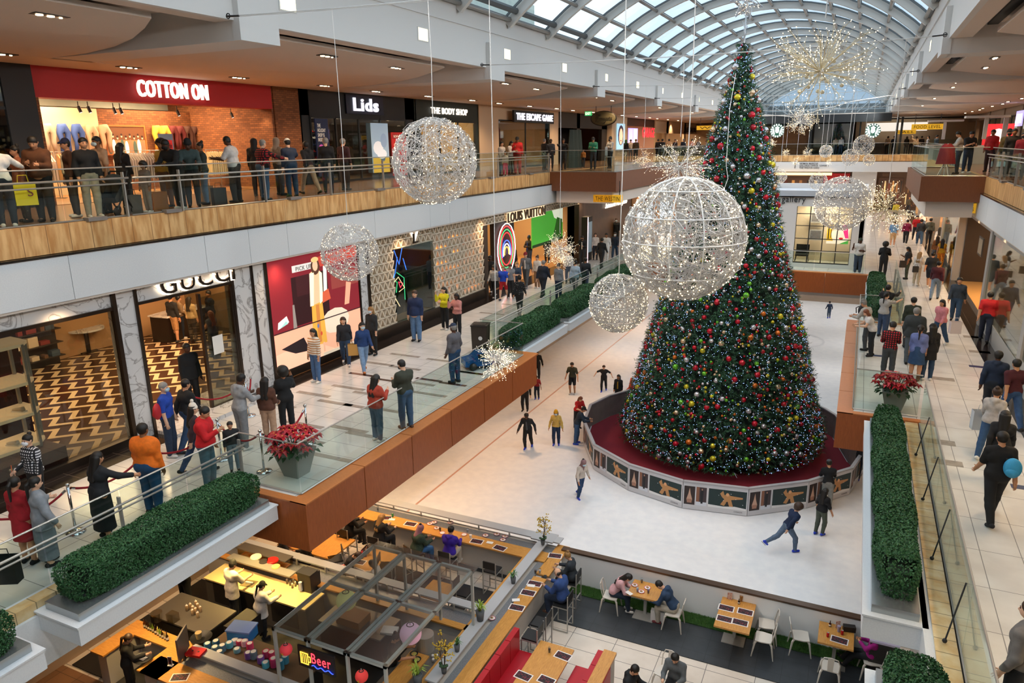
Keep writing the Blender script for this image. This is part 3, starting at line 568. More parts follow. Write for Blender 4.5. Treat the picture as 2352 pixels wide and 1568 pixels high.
text('lettering', 'SALE', (.06, .15, 1.2), PX, UP, .9, .3, mat('poster_cream', 'e8dcc8', .5, emit=.3), t, .004); text('lettering', 'NOW HIRING', (.06, .15, 1.76), PX, UP, .9, .12, MC['poster_cream'], t, .004)
t = poster('poster', 'dark holiday shop poster at the left of the cap shop window', 'poster', (XL+.12, 24.5, 11.3), PX, .8, 2.3, [('c050a0', blob(.35, .5, .2, .06)), ('5060c0', blob(.4, .32, .2, .07))], '141c34', .3)
text('lettering', 'THE\nHOLIDAY\nSHOP IS\nINSIDE', (.06, .1, 1.4), PX, UP, .5, .7, MC['poster_cream'], t, .004)
# ---- level three, far end: cafe and timber box
y = 84
m = MB(); m.box(-11.5, -5.4, 83.5, 90, Z3, 13.9); struct('wall_timber_box', m, mat('plank_wood', '9a6a3e', .6, kind='tiles', tw=1.4, th=.2, mort=.01, mcol='6a4628', col2='85582f', off=.5, swz=SWY))
m = MB(); m.box(-12.6, 1.9, 80.2, 81, 14.1, 14.85); m.box(-12.3, -11.6, 83, 90, Z3, 14.5); m.box(-5.4, -5.1, 82, 84, Z3, 14.5); m.box(-1.6, -1.3, 82, 84, Z3, 14.4); m.box(-.8, -.65, 82, 82.2, Z3, 14.4); m.box(2.4, 2.6, 82, 82.2, Z3, 14.5); m.box(2.8, 3, 82, 82.2, Z3, 14.5); m.box(-11.5, -5.1, 82.9, 83.5, 13.9, 14.6); struct('beam_cafe_canopy', m, M_dark)
m = MB(); m.box(-5.1, -1.6, 83.8, 83.9, Z3, 14.2); struct('window_cafe', m, glass('cafe_glass', '5a6a6c', .5, .15)); m = MB(); m.box(-5.1, -1.6, 88, 88.1, Z3, 14.4); m.box(-1.3, 14, 96, 96.1, Z3, 14.6); m.box(-27, -12.3, 100, 100.1, Z3, 14.6); struct('wall_cafe_back', m, M_beige)
m = MB(); m.box(-12.6, 14, 81, YB, 14.75, 14.95); struct('ceiling_far', m, M_plaster)
for x in (-20, -14, -8, -3, 1, 5, 10): spot('far_downlight', (x, 86, 14.6), 260, WARM, 120)
def cafelogo(px, label):
 c = ony(px, 300, 80.6); t = thing('round_sign', label, 'sign', tuple(c)); m = MB(); m.tube([(0, .05, 0), (0, -.03, 0)], .68, 28); m.build('disc', mat('lit_logo_green', '2a5a48', .5, emit=.3), t)
 m = MB()
 for k in range(16): a = 2*PI*k/16; m.add([(.5*math.cos(a), -.035, .5*math.sin(a)), (.66*math.cos(a+.1), -.035, .66*math.sin(a+.1)), (.66*math.cos(a+.25), -.035, .66*math.sin(a+.25)), (.5*math.cos(a+.3), -.035, .5*math.sin(a+.3))], [(3, 2, 1, 0)])
 m.add([(x, -.036, z) for x, z in blob(0, .02, .2, .26)], [tuple(range(11, -1, -1))])
 for s in (-1, 1): m.add([(s*x, -.036, z) for x, z in [(.22, -.4), (.42, -.2), (.46, .1), (.36, .3), (.3, .05), (.2, -.25)]], [(0, 1, 2, 3, 4, 5) if s < 0 else (5, 4, 3, 2, 1, 0)])
 m.add([(x, -.036, z) for x, z in [(-.24, .3), (-.14, .34), (0, .46), (.14, .34), (.24, .3), (.18, .22), (-.18, .22)]], [(6, 5, 4, 3, 2, 1, 0)]); m.build('emblem', mat('lit_emblem', 'e8f0f0', .5, emit=1.), t)
 return t
cafelogo(2005, 'round white and green siren emblem hung over the far cafe counter'); cafelogo(1785, 'round white and green siren emblem at the left of the timber box')
m = MB(); m.box(-.2, 5.8, 94, 94.4, 13.3, 14.2); tag(m.build('menu_board', mat('lit_board', 'e8e0d4', .5, emit=.8)), 'long white lit fascia board of the far cafe', 'menu board')
poster('screen', 'small teal lit screen left of the timber box', 'screen', (-14.2, 86, 12.6), NYD, .7, .8, [], '2a8aa0', 1.)
m = MB(); m.box(-1.2, 2.2, 86, 87, Z3, 12.1); tag(m.build('counter', mat('cafe_counter', '4a3a30', .5)), 'dark service counter of the far cafe', 'counter')
# ---- level three, right side (partly out of frame)
XR = 9.8
m = MB(); m.box(XR, XR+.1, YA, 100, 14.1, HT)
for y in (26, 34, 41, 48, 56, 64, 72, 80, 88): m.box(XR-.1, XR+.2, y, y+1.1, Z3, HT)
m.box(13.8, 14, YA, 100, Z3, ZC); struct('wall_upper_right_shops', m, mat('taupe_wall', '8a7a6a', .6))
for i, (a, b) in enumerate(((27.1, 34), (35.1, 41), (42.1, 48), (49.1, 56), (57.1, 64), (65.1, 72), (73.1, 80))):
 front('upper_right_shop_%d' % i, XR, a, b, Z3, 14.1, True, ((a+b)/2,), M_black); area('shop_light', (11.9, (a+b)/2, 14.4), 2, 170, WARM2)
sign('shop_sign', 'grey metal PACSUN letters on the upper right shop wall', 'PACSUN', (XR-.06, 47.6, 13.55), NXD, 3.4, .5, mat('pale_letters', 'd8d4d8', .4, emit=.5), .05, .02)
poster('screen', 'violet lit screen high on the right wall of level three', 'screen', (XR-.6, 62.5, 13.2), NXD, 2.6, 1., [('e8e4ff', rect(.1, .9, .2, .8))], 'a8a0e8', 1.)
poster('screen', 'red lit advertising screen behind the upper right kiosks', 'screen', (6.6, 56, 11.9), NYD, 1.6, 1.4, [('ffd8d0', blob(.5, .5, .25, .3))], 'd02a30', 1.)
def kiosk(x, y, label, top=True):
 t = thing('kiosk', label, 'kiosk', (x, y, Z3)); m = MB(); m.box(-1, 1, -.6, .6, 0, 1.05); m.build('counter', mat('kiosk_white', 'd0ccc8', .5), t); m = MB(); m.box(-.9, .9, -.5, .5, 1.05, 1.4); m.build('glass_case', M_glass, t)
 if top: m = MB(); m.box(-.1, .1, -.1, .1, 1.4, 2.6); m.build('post', MC['kiosk_white'], t); m = MB(); m.box(-1.1, 1.1, -.5, .5, 2.6, 2.72); m.build('canopy', MC['kiosk_white'], t)
kiosk(6.2, 52, 'white kiosk with flat canopy behind the upper right railing'); kiosk(4.9, 62, 'smaller white canopy kiosk farther along level three')
m = MB(); m.box(5.6, 7.2, 43, 44.2, Z3, 12.15); m.box(5.9, 6.1, 43.4, 43.6, 12.15, 13.4); tag(m.build('display_case', mat('pale_case', 'b8b4b8', .3)), 'pale display case standing behind the man in the red jacket', 'display case')
# ---- level two, left side
XG = -15.25
m = MB(); m.box(XG-.25, XG, YA, 10.8, 9.02, ZF+.1); m.box(XG-.3, XG+.02, 10.9, 11.38, Z2, ZF+.1); m.box(XG-.3, XG, 11.45, 14.4, 9.0, ZF+.1); m.box(XG-.3, XG+.02, 14.42, 15.08, Z2, ZF+.1); m.box(XG-.3, XG+.02, 15.15, 15.6, Z2, ZF+.1); m.box(XG-.3, XG+.02, 19.98, 20.42, Z2, ZF+.1)
struct('wall_marble', m, M_marble)
m = MB()
for y, d in ((10.8, .1), (11.38, .07), (15.08, .07), (15.6, .09), (19.9, .08), (20.42, .12), (14.33, .09)): m.box(XG-.05, XG+.07, y, y+d, Z2, ZF+.05)
m.box(XG-.06, XG+.06, YA, 10.8, 8.95, 9.03); m.box(XG-.06, XG+.06, 11.4, 14.4, 8.94, 9.01); m.box(XG-.06, XG+.08, YA, 10.8, Z2, 5.86); m.box(XG-.06, XG+.06, 15.7, 19.9, 5.72, 5.98); m.box(XG-.08, XG+.08, 20.5, 29.3, Z2, 6.1); struct('trim_bronze_posts', m, M_bronze)
m = MB(); m.box(XG-.01, XG, YA, 10.8, 5.86, 8.95); struct('window_2', m, M_shopglass)
M_zig = mat('dark_wood_floor', '3a2218', .25); shopbox('marble_shop', -24, XG-.3, 2, 20.3, Z2, 9.4, mat('amber_wall', 'b08a60', .6), 900, WARM, M_zig, 4)
m = MB()
for i in range(33):
 for j in range(20):
  y = 2.2+i*.54; x = -23.8+j*.4; a = .2 if (j % 2) else -.2
  m.add([(x, y+a, Z2+.016), (x+.4, y-a, Z2+.016), (x+.4, y-a+.2, Z2+.016), (x, y+a+.2, Z2+.016)], [(0, 1, 2, 3)])
struct('floor_zigzag_marking', m, mat('cream_marble_zig', 'd8bd94', .2))
m = MB(); m.box(-17.2, -15.55, 6, 9.4, Z2, Z2+.45); m.box(-17.6, -17.4, 8.9, 9.85, Z2, 9.2); m.box(-17.6, -17.4, 3, 6.6, Z2, 9.2); struct('wall_window_display_back', m, mat('burgundy_damask', '3e1410', .6, kind='spots', scale=9, col2='5a221a', p=.2))
m = MB(); m.box(-15.7, -15.3, 13.2, 14.35, Z2, 9.0); struct('window_3', m, M_shopglass)
t = thing('glass_door', 'open glass door leaf with bronze stiles at the marble shop entrance', 'door', (XG+.05, 14.3, Z2)); m = MB(); m.box(-.03, .03, -1.1, 0, .12, 3.1); m.build('glass', M_shopglass, t)
m = MB(); m.box(-.04, .04, -1.14, -1.06, 0, 3.2); m.box(-.04, .04, -.06, 0, 0, 3.2); m.box(-.04, .04, -1.1, 0, 0, .12); m.build('stile', M_bronze, t); m = MB(); m.box(.031, .034, -.85, -.5, 1.5, 2.0); m.build('notice', mat('notice_white', 'e8e4dc', .6), t)
sign('shop_sign', 'backlit GUCCI letters half hidden under the white fascia', 'GUCCI', (XG+.12, 12.05, 9.07), PX, 2.35, .48, M_bronze, .05, .0)
text('halo_light', 'GUCCI', (XG+.06, 12.0, 9.03), PX, UP, 2.45, .56, mat('halo_white', 'fff0d8', .5, emit=1.6), [o for o in C.objects if 'GUCCI' in o.get('label', '')][0], .02, .035)
area('sign_glow', (XG+.06, 13.2, 9.3), .05, 25, WARM2, (0, -PI/2, 0), 2.4)
m = MB(); m.box(-16.4, XG+.75, 11.45, 14.4, Z2, Z2+.1); struct('floor_marble_step', m, M_marble)
t = thing('display_shelves', 'curved nickel display unit with four lit shelves in the marble shop window', 'shelf unit', (-16.45, 8.15, Z2+.45));
for k, z in enumerate((.05, .75, 1.45, 2.3)): m = MB(); m.prism([(-.45, -1.3), (.35, -1.3), (.45, 1.0), (.2, 1.25), (-.45, 1.3)], z, z+.07); m.build('shelf', mat('lit_shelf', 'e0c49a', .5, emit=.25), t)
m = MB()
for x, y in ((-.4, -1.2), (.38, -1.2), (.42, 1.0), (-.4, 1.2), (.1, 1.25)): m.box(x-.03, x+.03, y-.03, y+.03, 0, 2.35)
m.build('post', M_steel, t)
def handbag(x, y, z, c_, label, s=1, rz=0):
 t = thing('handbag', label, 'handbag', (x, y, z), rz); m = MB(); V = [(-.07, -.19, 0), (.07, -.19, 0), (.07, .19, 0), (-.07, .19, 0), (-.03, -.15, .24), (.03, -.15, .24), (.03, .15, .24), (-.03, .15, .24)]
 m.add(np.array(V)*s, [(3, 2, 1, 0), (4, 5, 6, 7), (0, 1, 5, 4), (1, 2, 6, 5), (2, 3, 7, 6), (3, 0, 4, 7)]); m.build('bag_body', mat('leather_'+c_, c_, .5, noise=30), t); m = MB(); m.tube([(0, .1*s*math.cos(a), (.23+.12*math.sin(a))*s) for a in np.linspace(0, PI, 8)], .01, 5); m.build('handle', mat('leather_'+c_, c_, .5), t)
def shoe(x, y, z, c_, label, rz=0):
 t = thing('trainer', label, 'shoe', (x, y, z), rz); m = MB(); m.tube([(-.02, -.12, .05), (0, -.02, .06), (0, .1, .045), (0, .16, .035)], [.045, .05, .042, .03], 8); m.tube([(0, -.09, .05), (0, -.08, .12)], [.045, .04], 8); m.build('upper', mat('shoe_'+c_, c_, .6), t, None, True); m = MB(); m.bbox((0, .01, .015), (.1, .32, .03)); m.build('sole', mat('shoe_sole', 'e0dcd4', .6), t)
for a in [(-16.3, 7.9, Z2+1.97, 'a8b04a', 'yellow green trainer on the third shelf of the window display'), (-16.35, 8.3, Z2+1.27, '8a8078', 'grey trainer on the second shelf beside the handbag'), (-16.3, 8.75, Z2+.57, 'c8c0b4', 'pale trainer on the lowest shelf, nearer one'), (-16.3, 9.0, Z2+1.27, 'b8a890', 'beige trainer on the shelf by the curved end')]: shoe(*a, 1.9)
handbag(-16.35, 7.2, Z2+1.27, '4a3c30', 'dark slouchy handbag on the second shelf of the window display', 1.2); handbag(-16.35, 7.6, Z2+.57, '54442f', 'brown monogram handbag on the lowest shelf', 1.5); handbag(-16.35, 6.6, Z2+1.97, '3a2c22', 'dark handbag on the third shelf', 1.1)
t = thing('round_display_table', 'round marble display table inside the marble shop', 'table', tuple(onz(195, 757, Z2+.8)-np.array([0, 0, .8]))); m = MB(); m.cyl((0, 0, .8), .6, .06, 20); m.build('table_top', M_marble, t); m = MB(); m.cyl((0, 0, 0), .08, .8, 8); m.cyl((0, 0, 0), .3, .04, 16); m.build('pedestal', M_bronze, t)
t = thing('sales_counter', 'dark studded sales counter inside the marble shop', 'counter', tuple(onz(415, 742, Z2+.5)-np.array([0, 0, .5])), .1); m = MB(); m.box(-.4, .4, -1, 1, 0, .95); m.build('body', mat('black_lacquer', '1a1412', .3), t); m = MB(); m.box(-.45, .45, -1.05, 1.05, .95, 1); m.build('counter_top', M_marble, t)
t = thing('velvet_stool', 'red velvet stool with thin legs by the sales counter', 'stool', tuple(onz(362, 722, Z2+.6)-np.array([0, 0, .6]))); m = MB(); m.cyl((0, 0, .5), .28, .1, 16); m.build('seat', mat('red_velvet', 'a01420', .7), t)
for a in range(4): m = MB(); m.tube([(.2*math.cos(a*PI/2), .2*math.sin(a*PI/2), .5), (.25*math.cos(a*PI/2), .25*math.sin(a*PI/2), 0)], .015, 5); m.build('leg', MC['red_velvet'], t)
# fashion light box
pk = [('e8a888', rect(0, 1, 0, .34)), ('f0b898', [(0, 0), (.7, 0), (.35, .2), (0, .16)]), ('2a0c10', rect(.22, .62, .36, .8)), ('d8d0c8', rect(.24, .5, .84, .9)), ('3a1418', rect(.27, .46, .62, .8)), ('b84030', [(.5, .93), (1, .98), (1, .86), (.55, .84)]), ('8a3a34', rect(.66, 1, .6, .78)), ('f0ead8', [(.56, .52), (.6, .52), (.62, .84), (.58, .84)]),
 ('d8c8b0', blob(.68, .3, .17, .12)), ('1c1014', [(.06, .2), (.3, .24), (.36, .1), (.2, .12)]), ('d8a040', [(.4, .12), (.56, .12), (.54, .5), (.5, .62), (.42, .6)]), ('e0b890', [(.4, .5), (.55, .52), (.56, .78), (.5, .84), (.42, .8)]), ('c07838', [(.46, .14), (.5, .14), (.5, .5), (.46, .5)]), ('503020', blob(.49, .85, .05, .075)), ('e8b490', blob(.49, .86, .03, .05)), ('d8b878', blob(.49, .915, .042, .025)), ('f0e8c8', [(.4, .5), (.44, .5), (.47, .8), (.42, .8)]), ('f0e8c8', [(.51, .5), (.55, .52), (.56, .78), (.53, .8)]), ('5a6a9a', blob(.47, .3, .012, .02)), ('c04a30', blob(.5, .22, .012, .02)), ('3a6a5a', blob(.45, .18, .012, .02)), ('d8a888', rect(.44, .46, .02, .13)), ('d8a888', rect(.51, .53, .04, .13)), ('c8b8a0', rect(.5, 1, .0, .03)), ('8a8078', [(.2, .34), (.24, .34), (.23, .56), (.21, .56)]), ('2c1418', [(0, .34), (1, .34), (1, .35), (0, .35)]), ('c85838', [(.54, .5), (.64, .52), (.62, .62), (.55, .6)]),
 ('e0a080', [(.8, .42), (.86, .42), (.9, .62), (.84, .64)]), ('e8e0d8', [(.04, .38), (.16, .42), (.14, .48), (.05, .44)]), ('9ac8c0', [(.06, .385), (.15, .41), (.13, .44)])]
t = poster('light_box', 'tall backlit fashion picture of a woman in a long yellow dress holding a handbag', 'advertisement', (XG, 15.72, 5.98), PX, 4.16, 3.42, pk, '7a1c26', .6)
text('lettering', 'PICK UP', (.07, 1.15, 2.9), PX, UP, .7, .13, mat('ad_letters', '2a1a1a', .6), t, .003)
# patterned facade
m = MB(); m.box(-16.0, XG-.12, 20.6, 22.15, Z2, ZF+.1); m.box(-16, XG-.12, 24.9, 29.35, Z2, ZF+.1); m.box(-16, XG-.12, 22.15, 24.9, 8.85, ZF+.1); m.box(-16, XG-.12, 29.3, 42, 8.95, ZF+.1); m.box(-16, XG-.12, 22.15, 24.9, Z2, 6.1); struct('wall_lattice_back', m, mat('tan_backing', 'a8845e', .6))
m = MB()
def lattice(y0, y1, z0, z1, ch=.33, cw=.34):
 nr = max(1, round((z1-z0)/ch)); nc = max(1, round((y1-y0)/cw)); ch = (z1-z0)/nr; cw = (y1-y0)/nc; x0, x1 = XG-.12, XG+.0
 for i in range(nr+1): m.box(x0, x1, y0, y1, z0+i*ch-.022, z0+i*ch+.022)
 for i in range(nr):
  for j in range(nc):
   za, zb = z0+i*ch, z0+(i+1)*ch; y = y0+j*cw
   for (ya, yb) in (((y, y+cw*.5)), ((y+cw*.95, y+cw*.5))):
    w_ = .022; m.add([(x0, yb-w_, za), (x0, yb+w_, za), (x0, ya+w_, zb), (x0, ya-w_, zb), (x1, yb-w_, za), (x1, yb+w_, za), (x1, ya+w_, zb), (x1, ya-w_, zb)], [(4, 5, 6, 7), (0, 4, 7, 3), (1, 2, 6, 5)])
lattice(20.6, 22.15, 6.12, 9.4); lattice(24.9, 29.3, 6.12, 9.4); lattice(22.15, 24.9, 8.85, 9.45, .3); lattice(29.3, 42, 8.98, 9.45, .24)
struct('wall_lattice_grid', m, mat('lattice_cream', 'e0d2bc', .5))
m = MB()
for i in range(9):
 for j in range(11):
  y, z = 25.2+j*.37+(i % 2)*.1, 6.35+i*.3
  if random.random() < .75: m.add([(XG-.1, y, z-.1), (XG-.1, y+.05, z), (XG-.1, y, z+.1), (XG-.1, y-.05, z)], [(0, 1, 2, 3)])
struct('trim_amber_lights', m, mat('amber_glow', 'ff9a3c', .5, emit=2.))
t = sign('monogram', 'backlit LV monogram above the lattice window', 'V', (XG+.06, 23.15, 8.98), PX, .62, .42, M_lit, .04, .02); text('lettering', 'L', (XG+.1, 23.3, 8.92), PX, UP, .36, .36, M_bronze, t, .03, .02)
sign('shop_sign', 'dark backlit LOUIS VUITTON letters on the lattice header', 'LOUIS VUITTON', (XG+.1, 31.6, 8.86), PX, 4.6, .46, M_bronze, .06, .01, (mat('sign_glow_panel', 'f8dcb0', .5, emit=.8), .05, .03, .01))
m = MB(); m.box(-16.8, -16.7, 22.1, 24.9, Z2, 8.9); m.box(-16.8, XG-.1, 24.84, 24.89, Z2, 8.9); struct('wall_window_backdrop', m, M_black)
m = MB(); m.box(XG-.01, XG, 22.15, 24.9, 6.1, 8.85); struct('window_4', m, M_shopglass)
m = MB(); cols = []
for i, (c_, pts) in enumerate([('ff4060', [(22.5, 8.3), (22.7, 7.4)]), ('ffb040', [(22.5, 8.2), (23.1, 7.7)]), ('ffb040', [(23.4, 8.0), (23.9, 8.6)]), ('c040ff', [(22.9, 8.4), (23.1, 8.5)]), ('c040ff', [(23.5, 8.4), (23.6, 8.6)]), ('4080ff', [(24.0, 8.5), (24.3, 7.9), (24.6, 8.6)]), ('4080ff', [(23.7, 7.2), (24.0, 7.6), (24.2, 8.2)]), ('40c080', [(23.7, 7.4), (24.1, 7.2), (24.0, 6.8)]), ('f8d0a0', [(23.6, 7.1), (24.2, 7.4), (24.6, 6.9), (24.2, 6.8)]), ('ff4060', [(24.2, 7.2), (24.5, 7.1), (24.3, 6.95), (24.2, 7.2)]), ('40c080', [(24.1, 7.6), (24.6, 7.3), (24.6, 6.4)]), ('f8d0a0', [(23.4, 6.9), (23.9, 6.6), (24.2, 6.2)]), ('4080ff', [(24.6, 8.1), (24.8, 7.6)])]):
 q = MB(); q.tube([(-16.5, a, b) for a, b in pts], .018, 5); o = q.build('neon_tube', mat('neon_'+c_, c_, .5, emit=2.2)); tag(o, '%s neon stroke in the lattice shop window' % {'ff4060': 'pink', 'ffb040': 'orange', 'c040ff': 'violet', '4080ff': 'blue', '40c080': 'green', 'f8d0a0': 'cream'}[c_], 'neon light', 'neon strokes in the lattice window, '+c_)
shopbox('lattice_shop', -21, XG-.3, 29.4, 41.8, Z2, 9.3, mat('honey_wall', 'a88a66', .6), 480, WARM, mat('honey_floor', 'a87a4c', .3), 2)
m = MB(); m.box(-16, XG, 41.8, 42.6, Z2, ZF+.1); m.box(-16, XG, 29.3, 29.7, Z2, 8.95); struct('wall_dark_jamb', m, mat('dark_jamb', '3a2c22', .5))
poster('screen', 'green lit picture in the lattice shop window', 'screen', (-16.2, 36.8, 6.9), PX, 4.6, 2.0, [('e8f0d8', [(.6, 1), (1, 1), (1, .5), (.7, .7)]), ('2a5a20', [(.62, 0), (.95, 0), (.98, .6), (.8, .7)]), ('1c3818', rect(0, 1, 0, .08))], '4aa838', .45)
t = thing('neon_bullseye', 'round neon light sculpture of red white and blue rings by the lattice shop door', 'neon light', (-15.6, 32.4, 7.5))
for k, (ry, c_) in enumerate([(1.25, 'f8f8f8'), (1.12, 'ff3030'), (.95, '30a060'), (.8, 'ff3030'), (.62, '4060ff'), (.45, 'f8f8f8'), (.3, 'ffb040')]): q = MB(); q.tube([(0, ry*.8*math.cos(a), ry*math.sin(a)-.2*(k > 3)) for a in np.linspace(-.3 if k > 3 else 0, PI+.3 if k > 3 else 2*PI, 20)], .025, 5); q.build('neon_ring', mat('neon_'+c_, c_, .5, emit=2.), t)
m = MB(); m.box(-15.95, -15.7, 31.3, 33.5, Z2, 8.9); struct('wall_neon_panel', m, M_black)
# beyond: dark shop with script sign, more shops to the end
m = MB(); m.box(XG-.2, XG, 42.6, 53, Z2, ZF+.1); struct('wall_bronze_panels', m, mat('bronze_panel', '5c3d1e', .4, noise=3))
sign('shop_sign', 'white cursive Salvatore Ferragamo sign on the dark bronze wall', 'Salvatore Ferragamo', (XG+.08, 46.5, 8.2), PX, 5.0, .45, M_lit, .04, .02, None, .5)
m = MB(); m.box(XG-.2, XG, 53, 80, 8.7, ZF+.1)
for y in (53, 60, 67, 74): m.box(XG-.2, XG+.05, y, y+1.4, Z2, ZF+.1)
m.box(-21, -20.9, 53, 80, Z2, 9.4); struct('wall_level_two_far_left', m, mat('amber_brown', 'b07a42', .6)); area('shop_light', (-18, 62, 9.2), 3, 900, WARM); area('shop_light', (-18, 72, 9.2), 3, 700, WARM)
t = thing('totem_sign', 'slim standing totem screen with a pink lit edge in front of the bronze wall', 'sign', (-14.6, 41.4, Z2)); m = MB(); m.box(-.2, .2, -.4, .4, 0, 2.6); m.build('body', M_black, t); m = MB(); m.box(.2, .22, -.44, -.38, 0, 2.6); m.build('light_edge', mat('pink_white', 'ffd8e0', .5, emit=2.), t); m = MB(); m.box(.2, .215, -.3, .32, .5, 2.3); m.build('screen', mat('dim_screen', '708088', .4, emit=.3), t)
# ---- level two, right side
XW = 4.5
m = MB(); m.box(XW, XW+.25, YA, 80, 9.1, ZF+.1)
for y in (23.6, 31.4, 41.5, 49, 56, 63, 70): m.box(XW-.05, XW+.4, y, y+.45, Z2, ZF+.1)
m.box(XW, XW+.2, YA, 23.6, Z2, 6.5); m.box(XW, XW+.2, 24.05, 31.4, Z2, 6.3); struct('wall_level_two_right', m, mat('pale_grey_frame', '9c9a96', .5))
m = MB(); m.box(XW+.01, XW+.03, YA, 23.6, 6.5, 9.1); m.box(XW+.01, XW+.03, 24.05, 31.4, 6.3, 9.1); m.box(XW+.01, XW+.03, 42, 49, Z2, 9.1); struct('window_5', m, M_shopglass)
shopbox('right_shops', 10, XW+.3, 4, 31.2, Z2, 9.4, mat('right_shop_wall', '8a6f55', .6), 900, WARM2, M_border, 3); shopbox('right_dark_shop', 9, XW+.3, 31.8, 41.4, Z2, 9.4, mat('espresso', '33271f', .5), 300, WARM, mat('golden_floor', 'c99a5c', .2)); shopbox('right_far_shops', 9, XW+.3, 42, 79, Z2, 9.4, M_shopwall, 1400, WARM, M_floor3, 3)
def display_rack(x, y, label):
 t = thing('window_display', label, 'display stand', (x, y, Z2));
 for k, z in enumerate((.5, 1.05, 1.6, 2.2)): m = MB(); m.box(-.3, .3, -.7, .7, z, z+.04); m.build('shelf', mat('lit_shelf', 'e0c49a', .5, emit=.25), t)
 m = MB(); m.box(-.32, -.28, -.72, -.68, 0, 2.3); m.box(.28, .32, -.72, -.68, 0, 2.3); m.box(-.32, -.28, .68, .72, 0, 2.3); m.box(.28, .32, .68, .72, 0, 2.3); m.build('frame', M_steel, t); m = MB(); m.box(-.34, -.3, .55, .6, .6, 2.2); m.build('light_strip', M_lit, t)
display_rack(5.6, 21.5, 'steel shelf display with a light strip behind the nearest right window'); display_rack(5.6, 26.5, 'steel shelf display behind the second right window'); display_rack(5.6, 15.5, 'steel shelf display in the right window near the grey wall base')
t = thing('gold_dome_display', 'golden dome ornament on a stand in the right window', 'ornament', (5.4, 24.6, Z2)); m = MB(); m.ball((0, 0, 1.55), .22, 12, 6); m.build('dome', mat('gold', 'c89a4a', .3, .8), t, None, True); m = MB(); m.cyl((0, 0, 0), .12, 1.35, 10); m.build('stand', M_steel, t)
poster('poster', 'black storefront picture frame beside the dark right shop', 'poster', (XW-.1, 33.6, 8.1), NXD, 1.1, .7, [('7a6a54', rect(.1, .9, .1, .9))], '3a3026', .3)
# ---- gallery box on the bridge
GY = 43.2
m = MB(); m.box(-9.5, .3, GY, GY+.25, 9.0, 9.85); m.box(-9.5, -3.1, GY, GY+.25, Z2, 9); m.box(-.25, .3, GY, GY+.25, Z2, 9); m.box(.1, .35, GY, 50.5, Z2, 9.85); m.box(-9.5, .3, 50.3, 50.5, Z2, 9.85); m.box(-9.7, -9.5, GY, 50.5, Z2, 9.85); m.box(-3.1, -.25, GY+.02, GY+.2, Z2, 5.9); struct('wall_gallery', m, mat('gallery_white', 'dad8d6', .6))
m = MB(); m.box(-9.5, .3, GY+.2, 50.4, 9.3, 9.5); struct('ceiling_gallery', m, M_plaster); m = MB(); m.box(-9.8, .5, GY-.12, 50.6, 9.5, 9.55); m.box(-9.8, .5, GY-.12, GY+.0, 9.5, 9.85); struct('trim_gallery_parapet', m, mat('parapet_grey', 'b4bac2', .6))
m = MB()
for i in range(5): x = -3.1+i*2.85/4; m.box(x-.025, x+.025, GY+.06, GY+.14, 5.9, 9)
for z in (6.6, 7.25, 7.95, 8.6): m.box(-3.1, -.25, GY+.07, GY+.13, z-.02, z+.02)
m.box(-3.15, -.2, GY+.03, GY+.16, 5.6, 5.95); struct('window_6', m, M_black)
m = MB(); m.box(-3.1, -.25, GY+.09, GY+.1, 5.9, 9); struct('window_6_glass', m, M_shopglass)
m = MB(); m.box(-9, .1, 46, 46.1, Z2, 9.4); struct('wall_gallery_inside', m, mat('gallery_inner', 'cfc4b4', .6)); area('gallery_light', (-1.8, 44.8, 9.2), 1.2, 260, WARM2)
sign('shop_sign', 'black wall gallery lettering on the white box', 'off the wall gallery', (ony(1850, 465, GY)[0]-3.5, GY-.03, 9.1), NYD, 3.5, .46, M_black, .03, .0)
poster('painting', 'bright canvas with yellow, pink and green shapes on white in the gallery', 'painting', (-1.55, 45.5, 6.75), NYD, 1.15, 1.1, [('d8b020', rect(0, .3, .15, 1)), ('e8e4e0', blob(.5, .5, .3, .4)), ('d8308a', [(.62, .98), (.9, 1), (1, .3), (.85, .3)]), ('c01828', blob(.66, .28, .1, .05)), ('3a9a40', [(.6, 0), (1, 0), (1, .2)]), ('1c1c1c', rect(.05, .1, .2, .9)), ('1c1c1c', rect(.17, .2, .3, .95))], 'f0ece8', .5)
for x, y, z, lb in ((-2.5, 45.6, 6.9, 'left of the canvas'), (-2.5, 45.6, 7.9, 'upper left of the canvas')): poster('painting', 'small grey picture in the gallery, '+lb, 'painting', (x, y, z), NYD, .7, .6, [('5a5a60', rect(.1, .9, .1, .9))], '8a8c90', .3)
t = thing('lounge_chair', 'black lounge chair inside the gallery window', 'chair', (-2.7, 44.2, Z2+.15)); m = MB(); m.box(-.35, .35, -.3, .3, .35, .45); m.build('seat', M_black, t); m = MB(); m.box(-.35, .35, .25, .33, .45, .95); m.build('backrest', M_black, t)
for x in (-.3, .3):
 for y in (-.25, .25): m = MB(); m.tube([(x, y, .36), (x*1.2, y*1.2, 0)], .015, 5); m.build('leg', M_black, t)
